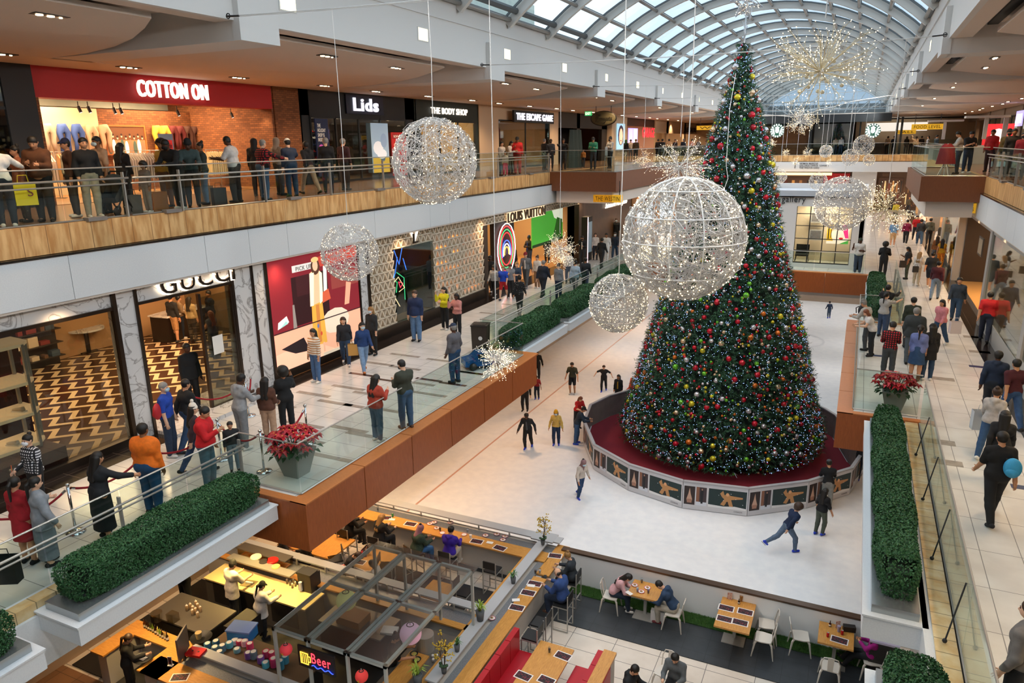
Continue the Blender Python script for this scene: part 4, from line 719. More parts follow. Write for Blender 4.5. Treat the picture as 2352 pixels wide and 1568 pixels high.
# level two far end
m = MB(); m.box(-16, 6, 82, 82.1, Z2, 9.5); struct('wall_level_two_end', m, mat('deep_brown', '6a4e38', .6)); [spot('far_lamp', (x, 80.6, 9.3), 260, WARM, 120) for x in (-11, -6, -1.8, 2.6)]
for i in range(3): poster('shop_window', 'warm lit far shop window full of hanging clothes, %s' % ('left of the red panel', 'right of the pale column', 'at the right end')[i], 'shop window', ((-8.5, 1.4, 3.9)[i], 81.95, Z2+.3), NYD, (4.5, 2.2, 1.6)[i], 2.8, [((('c89050', '5a2a20', 'e0c890', '2c2420', '8a6038')[(j*7+i) % 5]), rect(.02+j*.08, .08+j*.08, (.1, .5)[j % 2], (.45, .9)[j % 2])) for j in range(12)], '4a3020', .25)
m = MB(); m.box(-3.6, -1.2, 81.8, 82, Z2, 9.2); struct('wall_red_panel', m, mat('red_wall', 'b81c20', .6)); m = MB(); m.box(-1, 1.2, 80.8, 81, Z2, 9.4); struct('column_far', m, M_fin)
m = MB(); m.box(-9, -2.8, 79.6, 79.8, 9.1, 9.35); tag(m.build('light_cove', mat('warm_cove', 'ffce8c', .5, emit=1.4)), 'long warm light strip under the far white fascia', 'light')
text_t = thing('wayfinding_sign', 'black NEIMAN MARCUS wayfinding lettering with an arrow on the far white fascia', 'sign')
text('lettering', 'NEIMAN MARCUS\nGALLERIA OFFICE TOWER 1\nTHE WESTIN OAKS', (-5.85, 79.88, 9.72), NYD, UP, 2.65, .58, M_black, text_t, .01, .01)
m = MB(); m.box(-6.3, -6.24, 79.86, 79.89, 9.75, 10.25); m.add([(-6.42, 79.87, 10.12), (-6.27, 79.87, 10.32), (-6.12, 79.87, 10.12), (-6.27, 79.87, 10.2)], [(0, 1, 2, 3), (3, 2, 1, 0)]); m.build('arrow', M_black, text_t)
# ---- ceiling downlights, real lamps
M_bulb = mat('downlight_bulb', 'ffdcae', .4, emit=9.)
def downlight(loc, label, group, proto=[None], power=310):
 if proto[0] is None:
  t = thing('ceiling_downlight', label, 'ceiling light', loc, 0, group); m = MB(); m.box(-.12, .12, -.34, .34, -.012, .01); m.build('housing', M_black, t)
  for y in (-.2, .02, .22): m = MB(); m.tube([(0, y, -.013), (0, y, -.03)], .065 if y < .2 else .03, 10); m.build('bulb', M_bulb, t)
  proto[0] = t
 else: dup(proto[0], loc, 0, label, group)
 spot('downlight_beam', (loc[0], loc[1], loc[2]-.06), power, WARM, 125, .9, .1)
for s, sd in ((1, 'left-hand'), (-1, 'right-hand')):
 for k in range(-1, 8):
  for dx, dy in ((-14.2, 5.2), (-14.4, 9.0), (-18.9, 2.4), (-18.8, 6.4), (-18.7, 10.6)):
   y = FIN[1]+11.77*k+dy
   if y < 1 or y > 84: continue
   z = ZC if dx < -15 else 15.0; downlight((mx(dx, s), y, z-.005), 'twin-bulb recessed downlight in the %s ceiling of level three' % sd, 'downlights over level three, '+sd)
# lamps out of view, added under the slab to light level two
for y in np.arange(3, 78, 6.5): spot('unseen_soffit_light_left', (-15.0, y, 9.3), 130, WARM, 140, 1, .3); spot('unseen_soffit_light_right', (4.35, y, 9.3), 150, WARM, 140, 1, .3)
def shelfwall(x, y0, y1, z, label, seed, cols, s=1):
 r = random.Random(seed); t = thing('shelving_unit', label, 'shelves', (x, y0, z)); m = MB(); g = MB(); cs = [mat('goods_'+c, c, .6) for c in cols]; L = y1-y0
 for k in range(5): m.box(-.02, .35, 0, L, .3+k*.45, .33+k*.45)
 m.box(-.05, 0, 0, L, 0, 2.5)
 for k in range(5):
  y = .1
  while y < L-.3:
   w_ = r.uniform(.1, .32); h_ = r.uniform(.1, .36); g.box(.05, .28, y, y+w_, .33+k*.45, .33+k*.45+h_, r.randrange(len(cs))); y += w_+r.uniform(.03, .2)
 m.build('frame', mat('shelf_dark', '30261f', .6), t); o = g.build('goods', cs, t); o['kind'] = 'stuff'
 if s < 0: t.scale = (-1, 1, 1)
GG = ['c8b8a0', '6a4a30', 'e0d8c8', '7a2a28', '3a4a5a', 'c89040']
for a in [(-24.3, 33, 38.4, Z3, 'stocked wall shelves in the green-headed cosmetics shop', 1, GG), (-24.3, 45, 49.5, Z3, 'dim wall shelves behind the white lit black sign panel', 2, GG), (-24.4, 68, 78, Z3, 'stocked shelves behind the red neon letters', 3, GG), (-20.6, 30, 36, Z2, 'honey-lit shelves in the lattice-fronted shop', 4, GG), (-20.7, 54, 79, Z2, 'long stocked shelves of the far left level-two shops', 5, GG),
 (9.6, 5, 13, Z2, 'shelves inside the nearest right-hand shop', 6, GG, -1), (9.6, 14, 30, Z2, 'long shelves behind the right-hand shop windows', 7, GG, -1), (8.7, 43, 78, Z2, 'long stocked shelves of the far right level-two shops', 8, GG, -1), (13.6, 28, 48, Z3, 'shelves in the upper right shops, nearer run', 9, GG, -1), (13.6, 50, 80, Z3, 'shelves in the upper right shops, farther run', 10, GG, -1), (-23.6, 11.8, 14.6, Z2, 'small amber-lit shelves deep in the marble shop', 11, GG)]: shelfwall(*a)
# ================================================================= railings, planters, barriers
def railing(label, pts, z, h=1.08, name='glass_railing', post=True, seg=1.5, handrail=True, group=None, lean=0, base=True):
 """glass panels between points, a steel cap rail, an inner handrail on brackets and slim steel posts"""
 t = thing(name, label, 'railing', (0, 0, 0), 0, group)
 cap = MB(); hr = MB()
 cap.tube([(x, y, z+h) for x, y in pts], .016, 6)
 for (xa, ya), (xb, yb) in zip(pts[:-1], pts[1:]):
  L_ = math.hypot(xb-xa, yb-ya); n = max(1, round(L_/seg)); dx, dy = (xb-xa)/L_, (yb-ya)/L_; nx, ny = -dy, dx
  for i in range(n):
   a, b = i*L_/n+.012, (i+1)*L_/n-.012; m = MB()
   P = [(xa+dx*q+nx*e, ya+dy*q+ny*e) for q, e in ((a, -.006), (b, -.006), (b, .006), (a, .006))]; m.prism(P, z+.03, z+h-.01); m.build('glass_panel', M_glass, t)
   if post and (i % 2 == 0 or seg > 2):
    m = MB(); c = (xa+dx*(a+.06)+nx*.07, ya+dy*(a+.06)+ny*.07); m.bbox((c[0], c[1], z+h*.45), (.03, .07, h*.9), math.atan2(dy, dx))
    m.bbox((c[0]-nx*.04, c[1]-ny*.04, z+h*.75), (.02, .08, .02), math.atan2(dy, dx)); m.bbox((c[0]-nx*.04, c[1]-ny*.04, z+h*.2), (.02, .08, .02), math.atan2(dy, dx)); m.build('post', M_steel, t)
  if handrail:
   for hz, off, r in ((.86, .16, .022), (.74, .1, .018)): hr.tube([(xa+nx*off, ya+ny*off, z+hz), (xb+nx*off, yb+ny*off, z+hz)], r, 8)
  if base: cap.tube([(xa, ya, z+.02), (xb, yb, z+.02)], .02, 4)
 cap.build('cap_rail', M_steel, t)
 if handrail: hr.build('handrail', M_steel, t, None, True)
 return t
# level two, left: offsets point to the floor side
railing('glass railing with double steel handrail behind the near left hedge', [(-11.27, 10.35), (-11.27, 2)], Z2)
railing('plain glass balustrade round the wood-topped left balcony', [(-11.2, 10.3), (-9.66, 10.3), (-9.66, 21.2), (-11.25, 21.2)], Z2+.02, 1.1, post=False, handrail=False, seg=2.2)
railing('glass railing with steel handrail behind the far left hedges', [(-11.27, 39.5), (-11.27, 21.4)], Z2)
railing('glass balustrade across the bridge in front of the white gallery', [(-11.2, 40.5), (.5, 40.5)], Z2+.25, 1.0, post=False, handrail=False, seg=2.2)
railing('glass railing with slanting rods beside the near right hedge', [(1.87, 1), (1.87, 19.5)], Z2, 1.1, post=False, handrail=False, seg=2.3)
railing('glass railing beside the far right hedge', [(1.87, 30.6), (1.87, 40)], Z2, 1.1, handrail=False, seg=2.3)
railing('plain glass balustrade round the right balcony above the rink', [(1.85, 19.95), (.36, 19.95), (.36, 30.2), (1.85, 30.2)], Z2+.02, 1.1, post=False, handrail=False, seg=2.1)
# slanting rods of the right railing
t = thing('stay_rods', 'slanting black stay rods leaning from the right railing onto the onyx ledge', 'rod')
for y in np.arange(8.4, 19, 2.3): m = MB(); m.tube([(1.86, y, Z2+.85), (1.68, y-.25, Z2+.02)], .012, 5); m.ball((1.68, y-.25, Z2+.03), .035, 8, 4); m.build('rod', M_black, t)
# level three
for nm, s, xo in (('left', 1, -15.12), ('right', -1, 4.38)):
 for a, b in ((1, 11.5), (11.6, 24.4), (24.5, 36.6) if nm == 'left' else (24.5, 33.7), (60.1, 80) if nm == 'left' else (44.9, 80)):
  railing('long glass railing of the %s upper gallery, %s' % ('left-hand' if s > 0 else 'right-hand', {1: 'nearest stretch', 11.6: 'middle stretch', 24.5: 'stretch up to the wood-sided bay', 60.1: 'far stretch', 44.9: 'far stretch'}[a]), [(xo, b), (xo, a)] if s > 0 else [(xo, a), (xo, b)], Z3+.02, 1.1)
  m = MB()
  for y in np.arange(a+.8, b, 4.3): m.box(*sorted((xo-.02*s, xo+.16*s)), y, y+.45, Z3+.01, Z3+.09)
  if a < 25: struct('trim_rail_shoes', m, mat('shoe_grey', '77716c', .5))
railing('glass railing around the upper left wood bay', [(-15.05, 36.85), (-11.55, 36.85), (-11.55, 59.85), (-15.05, 59.85)], Z3+.03, 1.1, handrail=False, post=False, seg=2.6)
railing('glass railing around the upper right wood bay', [(4.3, 33.95), (2.25, 33.95), (2.25, 44.65), (4.3, 44.65)], Z3+.03, 1.1, handrail=False, post=False, seg=2.1)
railing('glass railing along the far upper bridge', [(-15, 80.05), (4.3, 80.05)], Z3+.02, 1.1, handrail=False, seg=2.4)
# ---- hedges: boxy leaf masses
M_leaf = mat('hedge_leaf', '3c6b3e', .45, noise=25, col2='27492c', spec=.3)
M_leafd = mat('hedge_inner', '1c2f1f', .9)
def leafy(cx, cy, z0, lx, ly, lz, n, size, seed, bump=.04):
 """leaves scattered over a rounded box; returns V, F"""
 r = np.random.RandomState(seed); k = n*2
 u = r.rand(k, 3)*2-1; ax = r.choice(5, k, p=np.array([ly*lz, ly*lz, lx*lz, lx*lz, lx*ly*1.15])/(2*ly*lz+2*lx*lz+lx*ly*1.15))
 for i, (a, s) in enumerate(((0, 1), (0, -1), (1, 1), (1, -1), (2, 1))): u[ax == i, a] = s
 u = u[:n]; q = np.abs(u)**6; nrm = (q.sum(1))**(1/6); u = u/np.maximum(nrm, .001)[:, None]*np.minimum(nrm, 1.)[:, None]
 c = u*np.array([lx/2, ly/2, lz/2]);
 wv = np.sin(c[:, 1]*3.1+seed)*np.sin(c[:, 2]*7+c[:, 0]*4)*bump; nm = u**5; nm /= np.linalg.norm(nm, axis=1)[:, None]+1e-6
 c = c+nm*(wv[:, None]+(r.rand(n, 1)-.6)*.07); c += np.array([cx, cy, z0+lz/2])
 d = nm+r.randn(n, 3)*.75; d[:, 2] += .25; d /= np.linalg.norm(d, axis=1)[:, None]
 t1 = np.cross(d, r.randn(n, 3)); t1 /= np.linalg.norm(t1, axis=1)[:, None]; t2 = np.cross(d, t1); s = size*(.7+.6*r.rand(n, 1))
 V = np.stack([c-t1*s, c+t2*s*.55+d*s*.15, c+t1*s, c-t2*s*.55+d*s*.15], 1).reshape(-1, 3); F = np.arange(4*n).reshape(n, 4); return V, F
def hedge(label, x0, x1, y0, y1, z0, h, dens=2600, size=.032, seed=1, group=None):
 t = thing('hedge', label, 'hedge', (0, 0, 0), 0, group); lx, ly = x1-x0, y1-y0; n = int((ly*h*2+lx*h*2+lx*ly)*dens)
 V, F = leafy((x0+x1)/2, (y0+y1)/2, z0, lx, ly, h, n, size, seed); o = npmesh('leaves', V, F, M_leaf, t, smooth=False)
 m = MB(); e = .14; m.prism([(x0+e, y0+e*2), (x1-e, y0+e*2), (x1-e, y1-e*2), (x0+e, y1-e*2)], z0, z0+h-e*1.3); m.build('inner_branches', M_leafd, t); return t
M_trough = mat('trough_grey', 'a9adae', .25, .8)
def planter(label, x0, x1, y0, y1, zb=5.25, zt=5.58):
 t = thing('planter_box', label, 'planter'); e = .05
 m = MB(); m.box(x0, x1, y0, y1, zb, zt-.02); m.build('white_box', M_white, t)
 m = MB(); m.box(x0-.02, x1+.02, y0-.02, y1+.02, zt-.03, zt); m.build('rim', M_white, t)
 m = MB(); m.box(x0+e*2, x1-e*2, y0+e*2, y1-e*2, zt, zt+.13); m.build('steel_trough', M_trough, t)
planter('long white planter box with steel trough under the near left hedge', -11.0, -10.0, 5.72, 9.95)
hedge('long clipped hedge nearest the left balcony, beside the orange sweater', -10.93, -10.2, 5.95, 9.85, Z2-.02, .62, 4200, .021, 1)
planter('white planter box at the lower left edge of the view', -11.0, -10.0, 1.6, 5.2)
hedge('hedge end cut by the left edge of the view', -10.93, -10.15, 1.8, 5.02, Z2-.02, .62, 4200, .02, 2)
for i, (a, b, lb) in enumerate([(21.7, 26.2, 'first'), (26.5, 31.5, 'second'), (31.8, 38.5, 'third')]):
 planter('white planter box of the %s far left hedge from the bin' % lb, -11.0, -10.0, a, b); hedge('%s hedge beyond the waste bin on level two' % lb, -10.98, -10.15, a+.1, b-.1, Z2-.02, .7, 2200, .03, 3+i)
planter('tall white planter box with a bronze-lit trough at the near right', .66, 1.5, 10.8, 19.4, 5.22, 5.62)
hedge('long narrow hedge beside the right railing under the poinsettia', .82, 1.4, 11.15, 19.3, Z2-.05, .62, 3400, .024, 7)
planter('white planter box at the bottom right corner', .7, 1.55, 4, 9.5, 5.22, 5.62)
hedge('bushy hedge block at the bottom right corner', .84, 1.55, 4.2, 9.38, Z2-.05, .62, 4200, .02, 8)
planter('white planter box of the far right hedge', .66, 1.5, 31, 39.8, 5.22, 5.62)
hedge('far right hedge beyond the right balcony', .72, 1.42, 31.1, 39.6, Z2-.05, .65, 1800, .035, 9)
# ---- poinsettias in tapered grey pots
def poinsettia(px, py, s, label, seed, z=Z2):
 p = onz(px, py, z); t = thing('poinsettia', label, 'potted plant', tuple(p)); h = .52*s
 m = MB(); m.add([(x*a, y*a, zz) for zz, a in ((0, .17*s), (h, .29*s)) for x, y in ((-1, -1), (1, -1), (1, 1), (-1, 1))]+[(x*.25*s, y*.25*s, h) for x, y in ((-1, -1), (1, -1), (1, 1), (-1, 1))]+[(x*.24*s, y*.24*s, h-.06) for x, y in ((-1, -1), (1, -1), (1, 1), (-1, 1))], [(3, 2, 1, 0), (0, 1, 5, 4), (1, 2, 6, 5), (2, 3, 7, 6), (3, 0, 4, 7), (4, 5, 9, 8), (5, 6, 10, 9), (6, 7, 11, 10), (7, 4, 8, 11), (8, 9, 13, 12), (9, 10, 14, 13), (10, 11, 15, 14), (11, 8, 12, 15), (12, 13, 14, 15)])
 m.build('pot', mat('pot_grey', '8e8d8b', .5), t)
 r = random.Random(seed); br = MB(); gr = MB(); ye = MB(); stm = MB()
 for k in range(46):
  a = r.uniform(0, 2*PI); q = math.sqrt(r.random()); x, y = .47*s*q*math.cos(a), .47*s*q*math.sin(a); zz = h+.12*s+.30*s*(1-q*q)**.5+r.uniform(-.03, .03)
  stm.tube([(x*.3, y*.3, h-.05), (x, y, zz-.02)], .006, 4)
  for rings, n, L_, dz in ((0, 6, .14*s, -.03), (1, 5, .09*s, .0)):
   for j in range(n):
    b = a+j*2*PI/n+rings*.5+r.uniform(-.2, .2); ca, sa = math.cos(b), math.sin(b); L2 = L_*r.uniform(.8, 1.2); w2 = L2*.33; tl = r.uniform(-.05, .02)+dz*(1+q)
    br.add([(x, y, zz), (x+ca*L2*.5-sa*w2, y+sa*L2*.5+ca*w2, zz+.012), (x+ca*L2, y+sa*L2, zz+tl), (x+ca*L2*.5+sa*w2, y+sa*L2*.5-ca*w2, zz+.012)], [(0, 3, 2, 1)])
  ye.ball((x, y, zz+.008), .012*s, 5, 3)
 for k in range(60):
  a = r.uniform(0, 2*PI); q = .4+.6*r.random(); x, y = .45*s*q*math.cos(a), .45*s*q*math.sin(a); zz = h+r.uniform(-.04, .14)*s; ca, sa = math.cos(a), math.sin(a); L2 = .13*s; w2 = .05*s
  gr.add([(x, y, zz), (x+ca*L2*.5-sa*w2, y+sa*L2*.5+ca*w2, zz), (x+ca*L2, y+sa*L2, zz-.07), (x+ca*L2*.5+sa*w2, y+sa*L2*.5-ca*w2, zz)], [(0, 3, 2, 1)])
 br.build('bracts', mat('bract_red', 'c01428', .5, noise=14, col2='8f0d1c'), t); gr.build('leaves', mat('poinsettia_leaf', '2c4a2a', .6), t); ye.build('flower_centres', mat('cyathia', 'd8c040', .6), t); stm.build('stems', MC['poinsettia_leaf'], t); return t
poinsettia(682, 1088, 1.12, 'large red poinsettia in a grey pot on the left balcony corner', 3)
p = onz(2052, 935, Z2); poinsettia(2050, 940, 1.05, 'large red poinsettia in a grey pot at the end of the right hedge', 4)
c = ony(1880, 418, 60.); poinsettia(1880, 600, 1., 'x', 5) if False else None
# ---- stanchions with red velvet ropes
ST = []
def stanchion(px, py, label):
 p = onz(px, py, Z2); loc = (p[0], p[1], Z2)
 t = thing('stanchion', label, 'stanchion', loc); m = MB(); m.lathe([(.17, 0), (.17, .02), (.1, .045), (.03, .07)], n=20); m.build('base', M_chrome, t, None, True)
 m = MB(); m.cyl((0, 0, .05), .025, .88, 12); m.build('pole', M_chrome, t, None, True); m = MB(); m.lathe([(.03, .92), (.04, .94), (.04, .97), (.02, .99)], n=12); m.build('finial', M_chrome, t, None, True); return (loc[0], loc[1], Z2+.9)
S1 = stanchion(175, 1222, 'chrome rope stand beside the woman in the grey dress'); S2 = stanchion(607, 1083, 'chrome rope stand behind the corner of the left balcony glass'); S3 = stanchion(708, 1018, 'tall chrome rope stand right of the red poinsettia')
S4 = stanchion(352, 1128, 'chrome rope stand behind the orange sweater'); S5 = stanchion(510, 1055, 'chrome rope stand behind the small boy'); S6 = stanchion(445, 985, 'chrome rope stand by the marble shop entrance'); S7 = stanchion(572, 955, 'chrome rope stand near the open shop door'); S8 = stanchion(-40, 1290, 'chrome rope stand at the left edge')
M_velvet = mat('red_velvet_rope', '8e0f1e', .8)
def rope(a, b, label, sag=.3):
 t = thing('velvet_rope', label, 'rope'); P = [(a[0]+(b[0]-a[0])*u, a[1]+(b[1]-a[1])*u, a[2]+(b[2]-a[2])*u-sag*4*u*(1-u)) for u in np.linspace(.03, .97, 13)]
 m = MB(); m.tube(P, .022, 8); m.build('rope', M_velvet, t, None, True)
 for e in (P[0:2], P[-2:]): m = MB(); q = np.array(e[0])+(np.array(e[1])-np.array(e[0]))*(.5); m.tube([e[0] if e is not None else 0, tuple(q)] if e[0] == P[0] else [tuple(q), e[1]], .028, 8); m.build('end_cap', M_chrome, t)
rope(S2, S3, 'red velvet rope hanging behind the poinsettia', .35); rope(S1, S4, 'red velvet rope behind the woman with long black hair', .25); rope(S8, S1, 'red velvet rope at the left edge behind the grey dress', .3); rope(S4, S5, 'red velvet rope behind the orange sweater towards the boy', .3); rope(S6, S7, 'red velvet rope across the marble shop entrance', .25); rope(S2, S5, 'red velvet rope between the boy and the balcony corner', .3)
q = (S7[0]-.35, S7[1]+.55, S7[2]); rope(S7, q, 'short red velvet rope tied to the open shop door', .3)
# ---- waste bin and toy car on the left balcony
p = onz(1105, 808, Z2); t = thing('waste_bin', 'dark bronze waste bin with a white emblem on the left balcony', 'bin', (p[0], p[1], Z2), .25)
m = MB(); m.add([(x*a, y*a, z) for z, a in ((0, .9), (.95, 1)) for x, y in ((-.27, -.27), (.27, -.27), (.27, .27), (-.27, .27))], [(3, 2, 1, 0), (0, 1, 5, 4), (1, 2, 6, 5), (2, 3, 7, 6), (3, 0, 4, 7)]); m.build('body', mat('bin_bronze', '3b332c', .45, .4), t)
m = MB(); m.box(-.29, .29, -.29, .29, .95, .985); m.box(-.2, .2, -.2, .2, .985, 1.0); m.build('lid', mat('bin_lid', '201d1a', .4), t); m = MB(); m.add([(x, -.272, z) for x, z in blob(.05, .55, .07, .07)], [tuple(range(11, -1, -1))]); m.build('emblem', mat('bin_emblem', 'd0d0cc', .5), t)
p = onz(1108, 842, Z2); t = thing('toy_car', 'blue metallic toy sports car parked behind the glass of the left balcony', 'toy car', (p[0], p[1], Z2), .75)
m = MB(); V = []
prof = [(-.62, .12), (-.62, .3), (-.35, .36), (-.18, .52), (.15, .52), (.33, .36), (.6, .28), (.62, .12)]
for y in (-.3, .3): V += [(x, y*(.82 if z > .45 else 1), z) for x, z in prof]
m.add(V, [tuple(range(7, -1, -1)), tuple(range(8, 16))]+[(i, (i+1) % 8, 8+(i+1) % 8, 8+i) for i in range(8)]); m.build('car_body', mat('toy_blue', '1c5fa8', .2, .5), t)
m = MB(); m.box(-.2, .17, -.305, .305, .38, .5); m.build('window', M_black, t)
for x in (-.38, .38):
 for y in (-.31, .31): m = MB(); m.tube([(x, y-.05, .12), (x, y+.05, .12)], .12, 14); m.build('wheel', M_black, t)
# stroller, chairs, bags on level three
p = onz(262, 495, Z3); t = thing('stroller', 'black stroller parked behind the upper railing by the sale placard', 'stroller', (p[0]-.2, p[1], Z3), .4)
m = MB(); m.tube([(0, -.25, .15), (0, .1, .55), (0, .35, 1.0)], .02, 6); m.tube([(.4, -.25, .15), (.4, .1, .55), (.4, .35, 1.0), (0, .35, 1.0)], .02, 6); m.tube([(0, .4, .12), (0, .1, .5)], .02, 6); m.tube([(.4, .4, .12), (.4, .1, .5)], .02, 6); m.build('frame', M_black, t)
m = MB(); m.add([(.03, -.2, .3), (.37, -.2, .3), (.37, .2, .35), (.03, .2, .35), (.03, .3, .85), (.37, .3, .85), (.03, -.25, .42), (.37, -.25, .42)], [(0, 1, 2, 3), (3, 2, 5, 4), (0, 3, 4, 6), (1, 7, 5, 2), (0, 6, 7, 1)]); m.build('seat', mat('stroller_fabric', '1d2126', .8), t); m = MB(); m.ball((.2, .12, .82), .22, 10, 5, 0, (.9, 1.1, .6)); m.build('canopy', MC['stroller_fabric'], t, None, True)
for x in (.02, .38):
 for y in (-.28, .42): m = MB(); m.tube([(x-.02, y, .1), (x+.02, y, .1)], .1, 12); m.build('wheel', M_black, t)
def shopbag(x, y, z, c_, label, s=1., rz=0., fabric=False, loc=None):
 t = thing('shopping_bag', label, 'bag', (x, y, z), rz); m = MB(); a, b, h = .17*s, .08*s, .4*s
 m.add([(-a, -b, 0), (a, -b, 0), (a, b, 0), (-a, b, 0), (-a, -b, h), (a, -b, h), (a, b, h), (-a, b, h)], [(3, 2, 1, 0), (0, 1, 5, 4), (1, 2, 6, 5), (2, 3, 7, 6), (3, 0, 4, 7)]); m.build('bag_body', mat('bag_'+c_, c_, .6), t)
 m = MB(); m.tube([(-a*.5, 0, h), (-a*.4, 0, h+.12*s), (a*.4, 0, h+.12*s), (a*.5, 0, h)], .008, 5); m.build('handle', mat('bag_'+c_, c_, .6), t); return t
for px, py, c_, lb in ((368, 480, 'a8662c', 'brown paper bag on the floor by the grey child, behind the upper glass'), (476, 462, '8a6a44', 'tan paper bag standing behind the upper railing'), (505, 468, '1c1a1a', 'black carrier bag with gold lettering behind the upper railing'), (308, 490, '4a4038', 'dark striped bag by the stroller')):
 p = onz(px, py, Z3); t = shopbag(min(p[0], -15.5), p[1], Z3, c_, lb, 1.1, 1.3)
railchair = None
for px, py, lb in ((1422, 395, 'tall metal chair behind the glass of the upper left wood bay'),):
 t = thing('bar_chair', lb, 'chair', (-12.2, 38.0, Z3+.03)); m = MB(); m.box(-.2, .2, -.2, .2, .72, .76); m.build('seat', M_steel, t); m = MB(); m.box(-.2, -.17, -.2, .2, .8, 1.25); m.build('backrest', M_steel, t)
 for x in (-.18, .18):
  for y in (-.18, .18): m = MB(); m.tube([(x, y, .73), (x*1.15, y*1.15, 0)], .015, 5); m.build('leg', M_steel, t)
t = thing('draped_screen', 'dark green cloth draped over a tall frame near the upper left bay', 'screen', (-16.6, 43.5, Z3)); m = MB(); P = [(-.15*math.sin(i*1.3), i*.17, 0) for i in range(15)]; m.add([(x*1.5, y, 0) for x, y, _ in P]+[(x*.5, y*.8+.2, 2.3) for x, y, _ in P], [(i, i+1, 16+i, 15+i) for i in range(14)]); m.build('cloth', mat('drape_green', '26332f', .8), t, None, True)
t = thing('coat_rack', 'red jacket hung on a white stand in the upper right bay', 'coat rack', (2.95, 34.8, Z3+.03)); m = MB(); m.tube([(0, 0, 0), (0, 0, 1.25)], .02, 6);
for a in range(4): m.tube([(0, 0, .6), (.28*math.cos(a*PI/2+.5), .28*math.sin(a*PI/2+.5), 0)], .016, 6)
m.build('stand', M_white, t); m = MB(); m.add([(-.35, -.1, .45), (.35, -.1, .45), (.25, -.08, 1.1), (.12, 0, 1.25), (-.12, 0, 1.25), (-.25, -.08, 1.1), (-.35, .1, .45), (.35, .1, .45), (.25, .08, 1.1), (-.25, .08, 1.1)], [(0, 1, 2, 3, 4, 5), (6, 9, 4, 3, 8, 7), (1, 7, 8, 3, 2), (0, 5, 4, 9, 6)]); m.build('jacket', mat('jacket_red', '7e1420', .7), t, None, True)
# ================================================================= rink: barrier ring, carpet, rail
RC = (-4.5, 29.5);
ring = []
for px, py in ((1342, 967), (1365, 1021), (1446, 1066), (1570, 1104), (1720, 1121), (1857, 1104), (1956, 1074), (1986, 1032), (1956, 1007), (1921, 954), (1895, 938), (1857, 923)):
 p = onz(px, py, 1.05); ring.append((p[0], p[1]))
ring += [(-2.6, 34.7), (-4.9, 35.1), (-7.1, 34.4), (-9., 32.5), (-9.75, 31.1), (-10.15, 29.6)]
m = MB(); m.prism([(RC[0]+(x-RC[0])*.985, RC[1]+(y-RC[1])*.985) for x, y in ring], .003, .05); tag(m.build('carpet', mat('burgundy_carpet', '7c1422', .95, noise=60, col2='6e1020')), 'burgundy carpet inside the rink barrier under the Christmas tree', 'carpet')
M_bar = mat('barrier_white', 'd0cfd2', .5); M_barin = mat('barrier_inside', '6f665f', .5, noise=2, col2='7c736b')
xmas = [('0f2c2c', rect(0, 1, 0, 1)), ('e8e8e8', [(0, 0), (1, 0), (1, .1), (.7, .16), (.4, .1), (0, .14)]), ('c08a54', [(.3, .78), (.38, .95), (.42, .72), (.5, .8), (.58, .72), (.9, .68), (.9, .6), (.6, .5), (.66, .14), (.56, .14), (.5, .4), (.42, .14), (.32, .2), (.42, .5), (.36, .6)]), ('e0a878', blob(.5, .76, .045, .09)), ('1a1414', [(.46, .14), (.54, .14), (.52, .38), (.47, .36)])]
for i in range(1, 6): xmas.append(('f0f0f0', blob(.08+.16*i+.03*(i % 2), .3+.13*(i*3 % 5), .01, .018, 6)))
bagp = [('2a1a16', rect(0, 1, 0, 1)), ('c8a088', [(.3, .1), (.7, .1), (.76, .3), (.6, .6), (.5, .92), (.4, .6), (.24, .3)]), ('a87a64', rect(.28, .72, .1, .3))]
prs = [('8a5a40', rect(0, .3, 0, 1)), ('3c2c30', rect(.3, 1, .0, 1)), ('d8dce4', rect(0, 1, 0, .2)), ('141418', [(.45, .12), (.65, .12), (.7, .8), (.5, .9), (.4, .7)]), ('c89878', blob(.56, .88, .06, .05))]
nb = 0
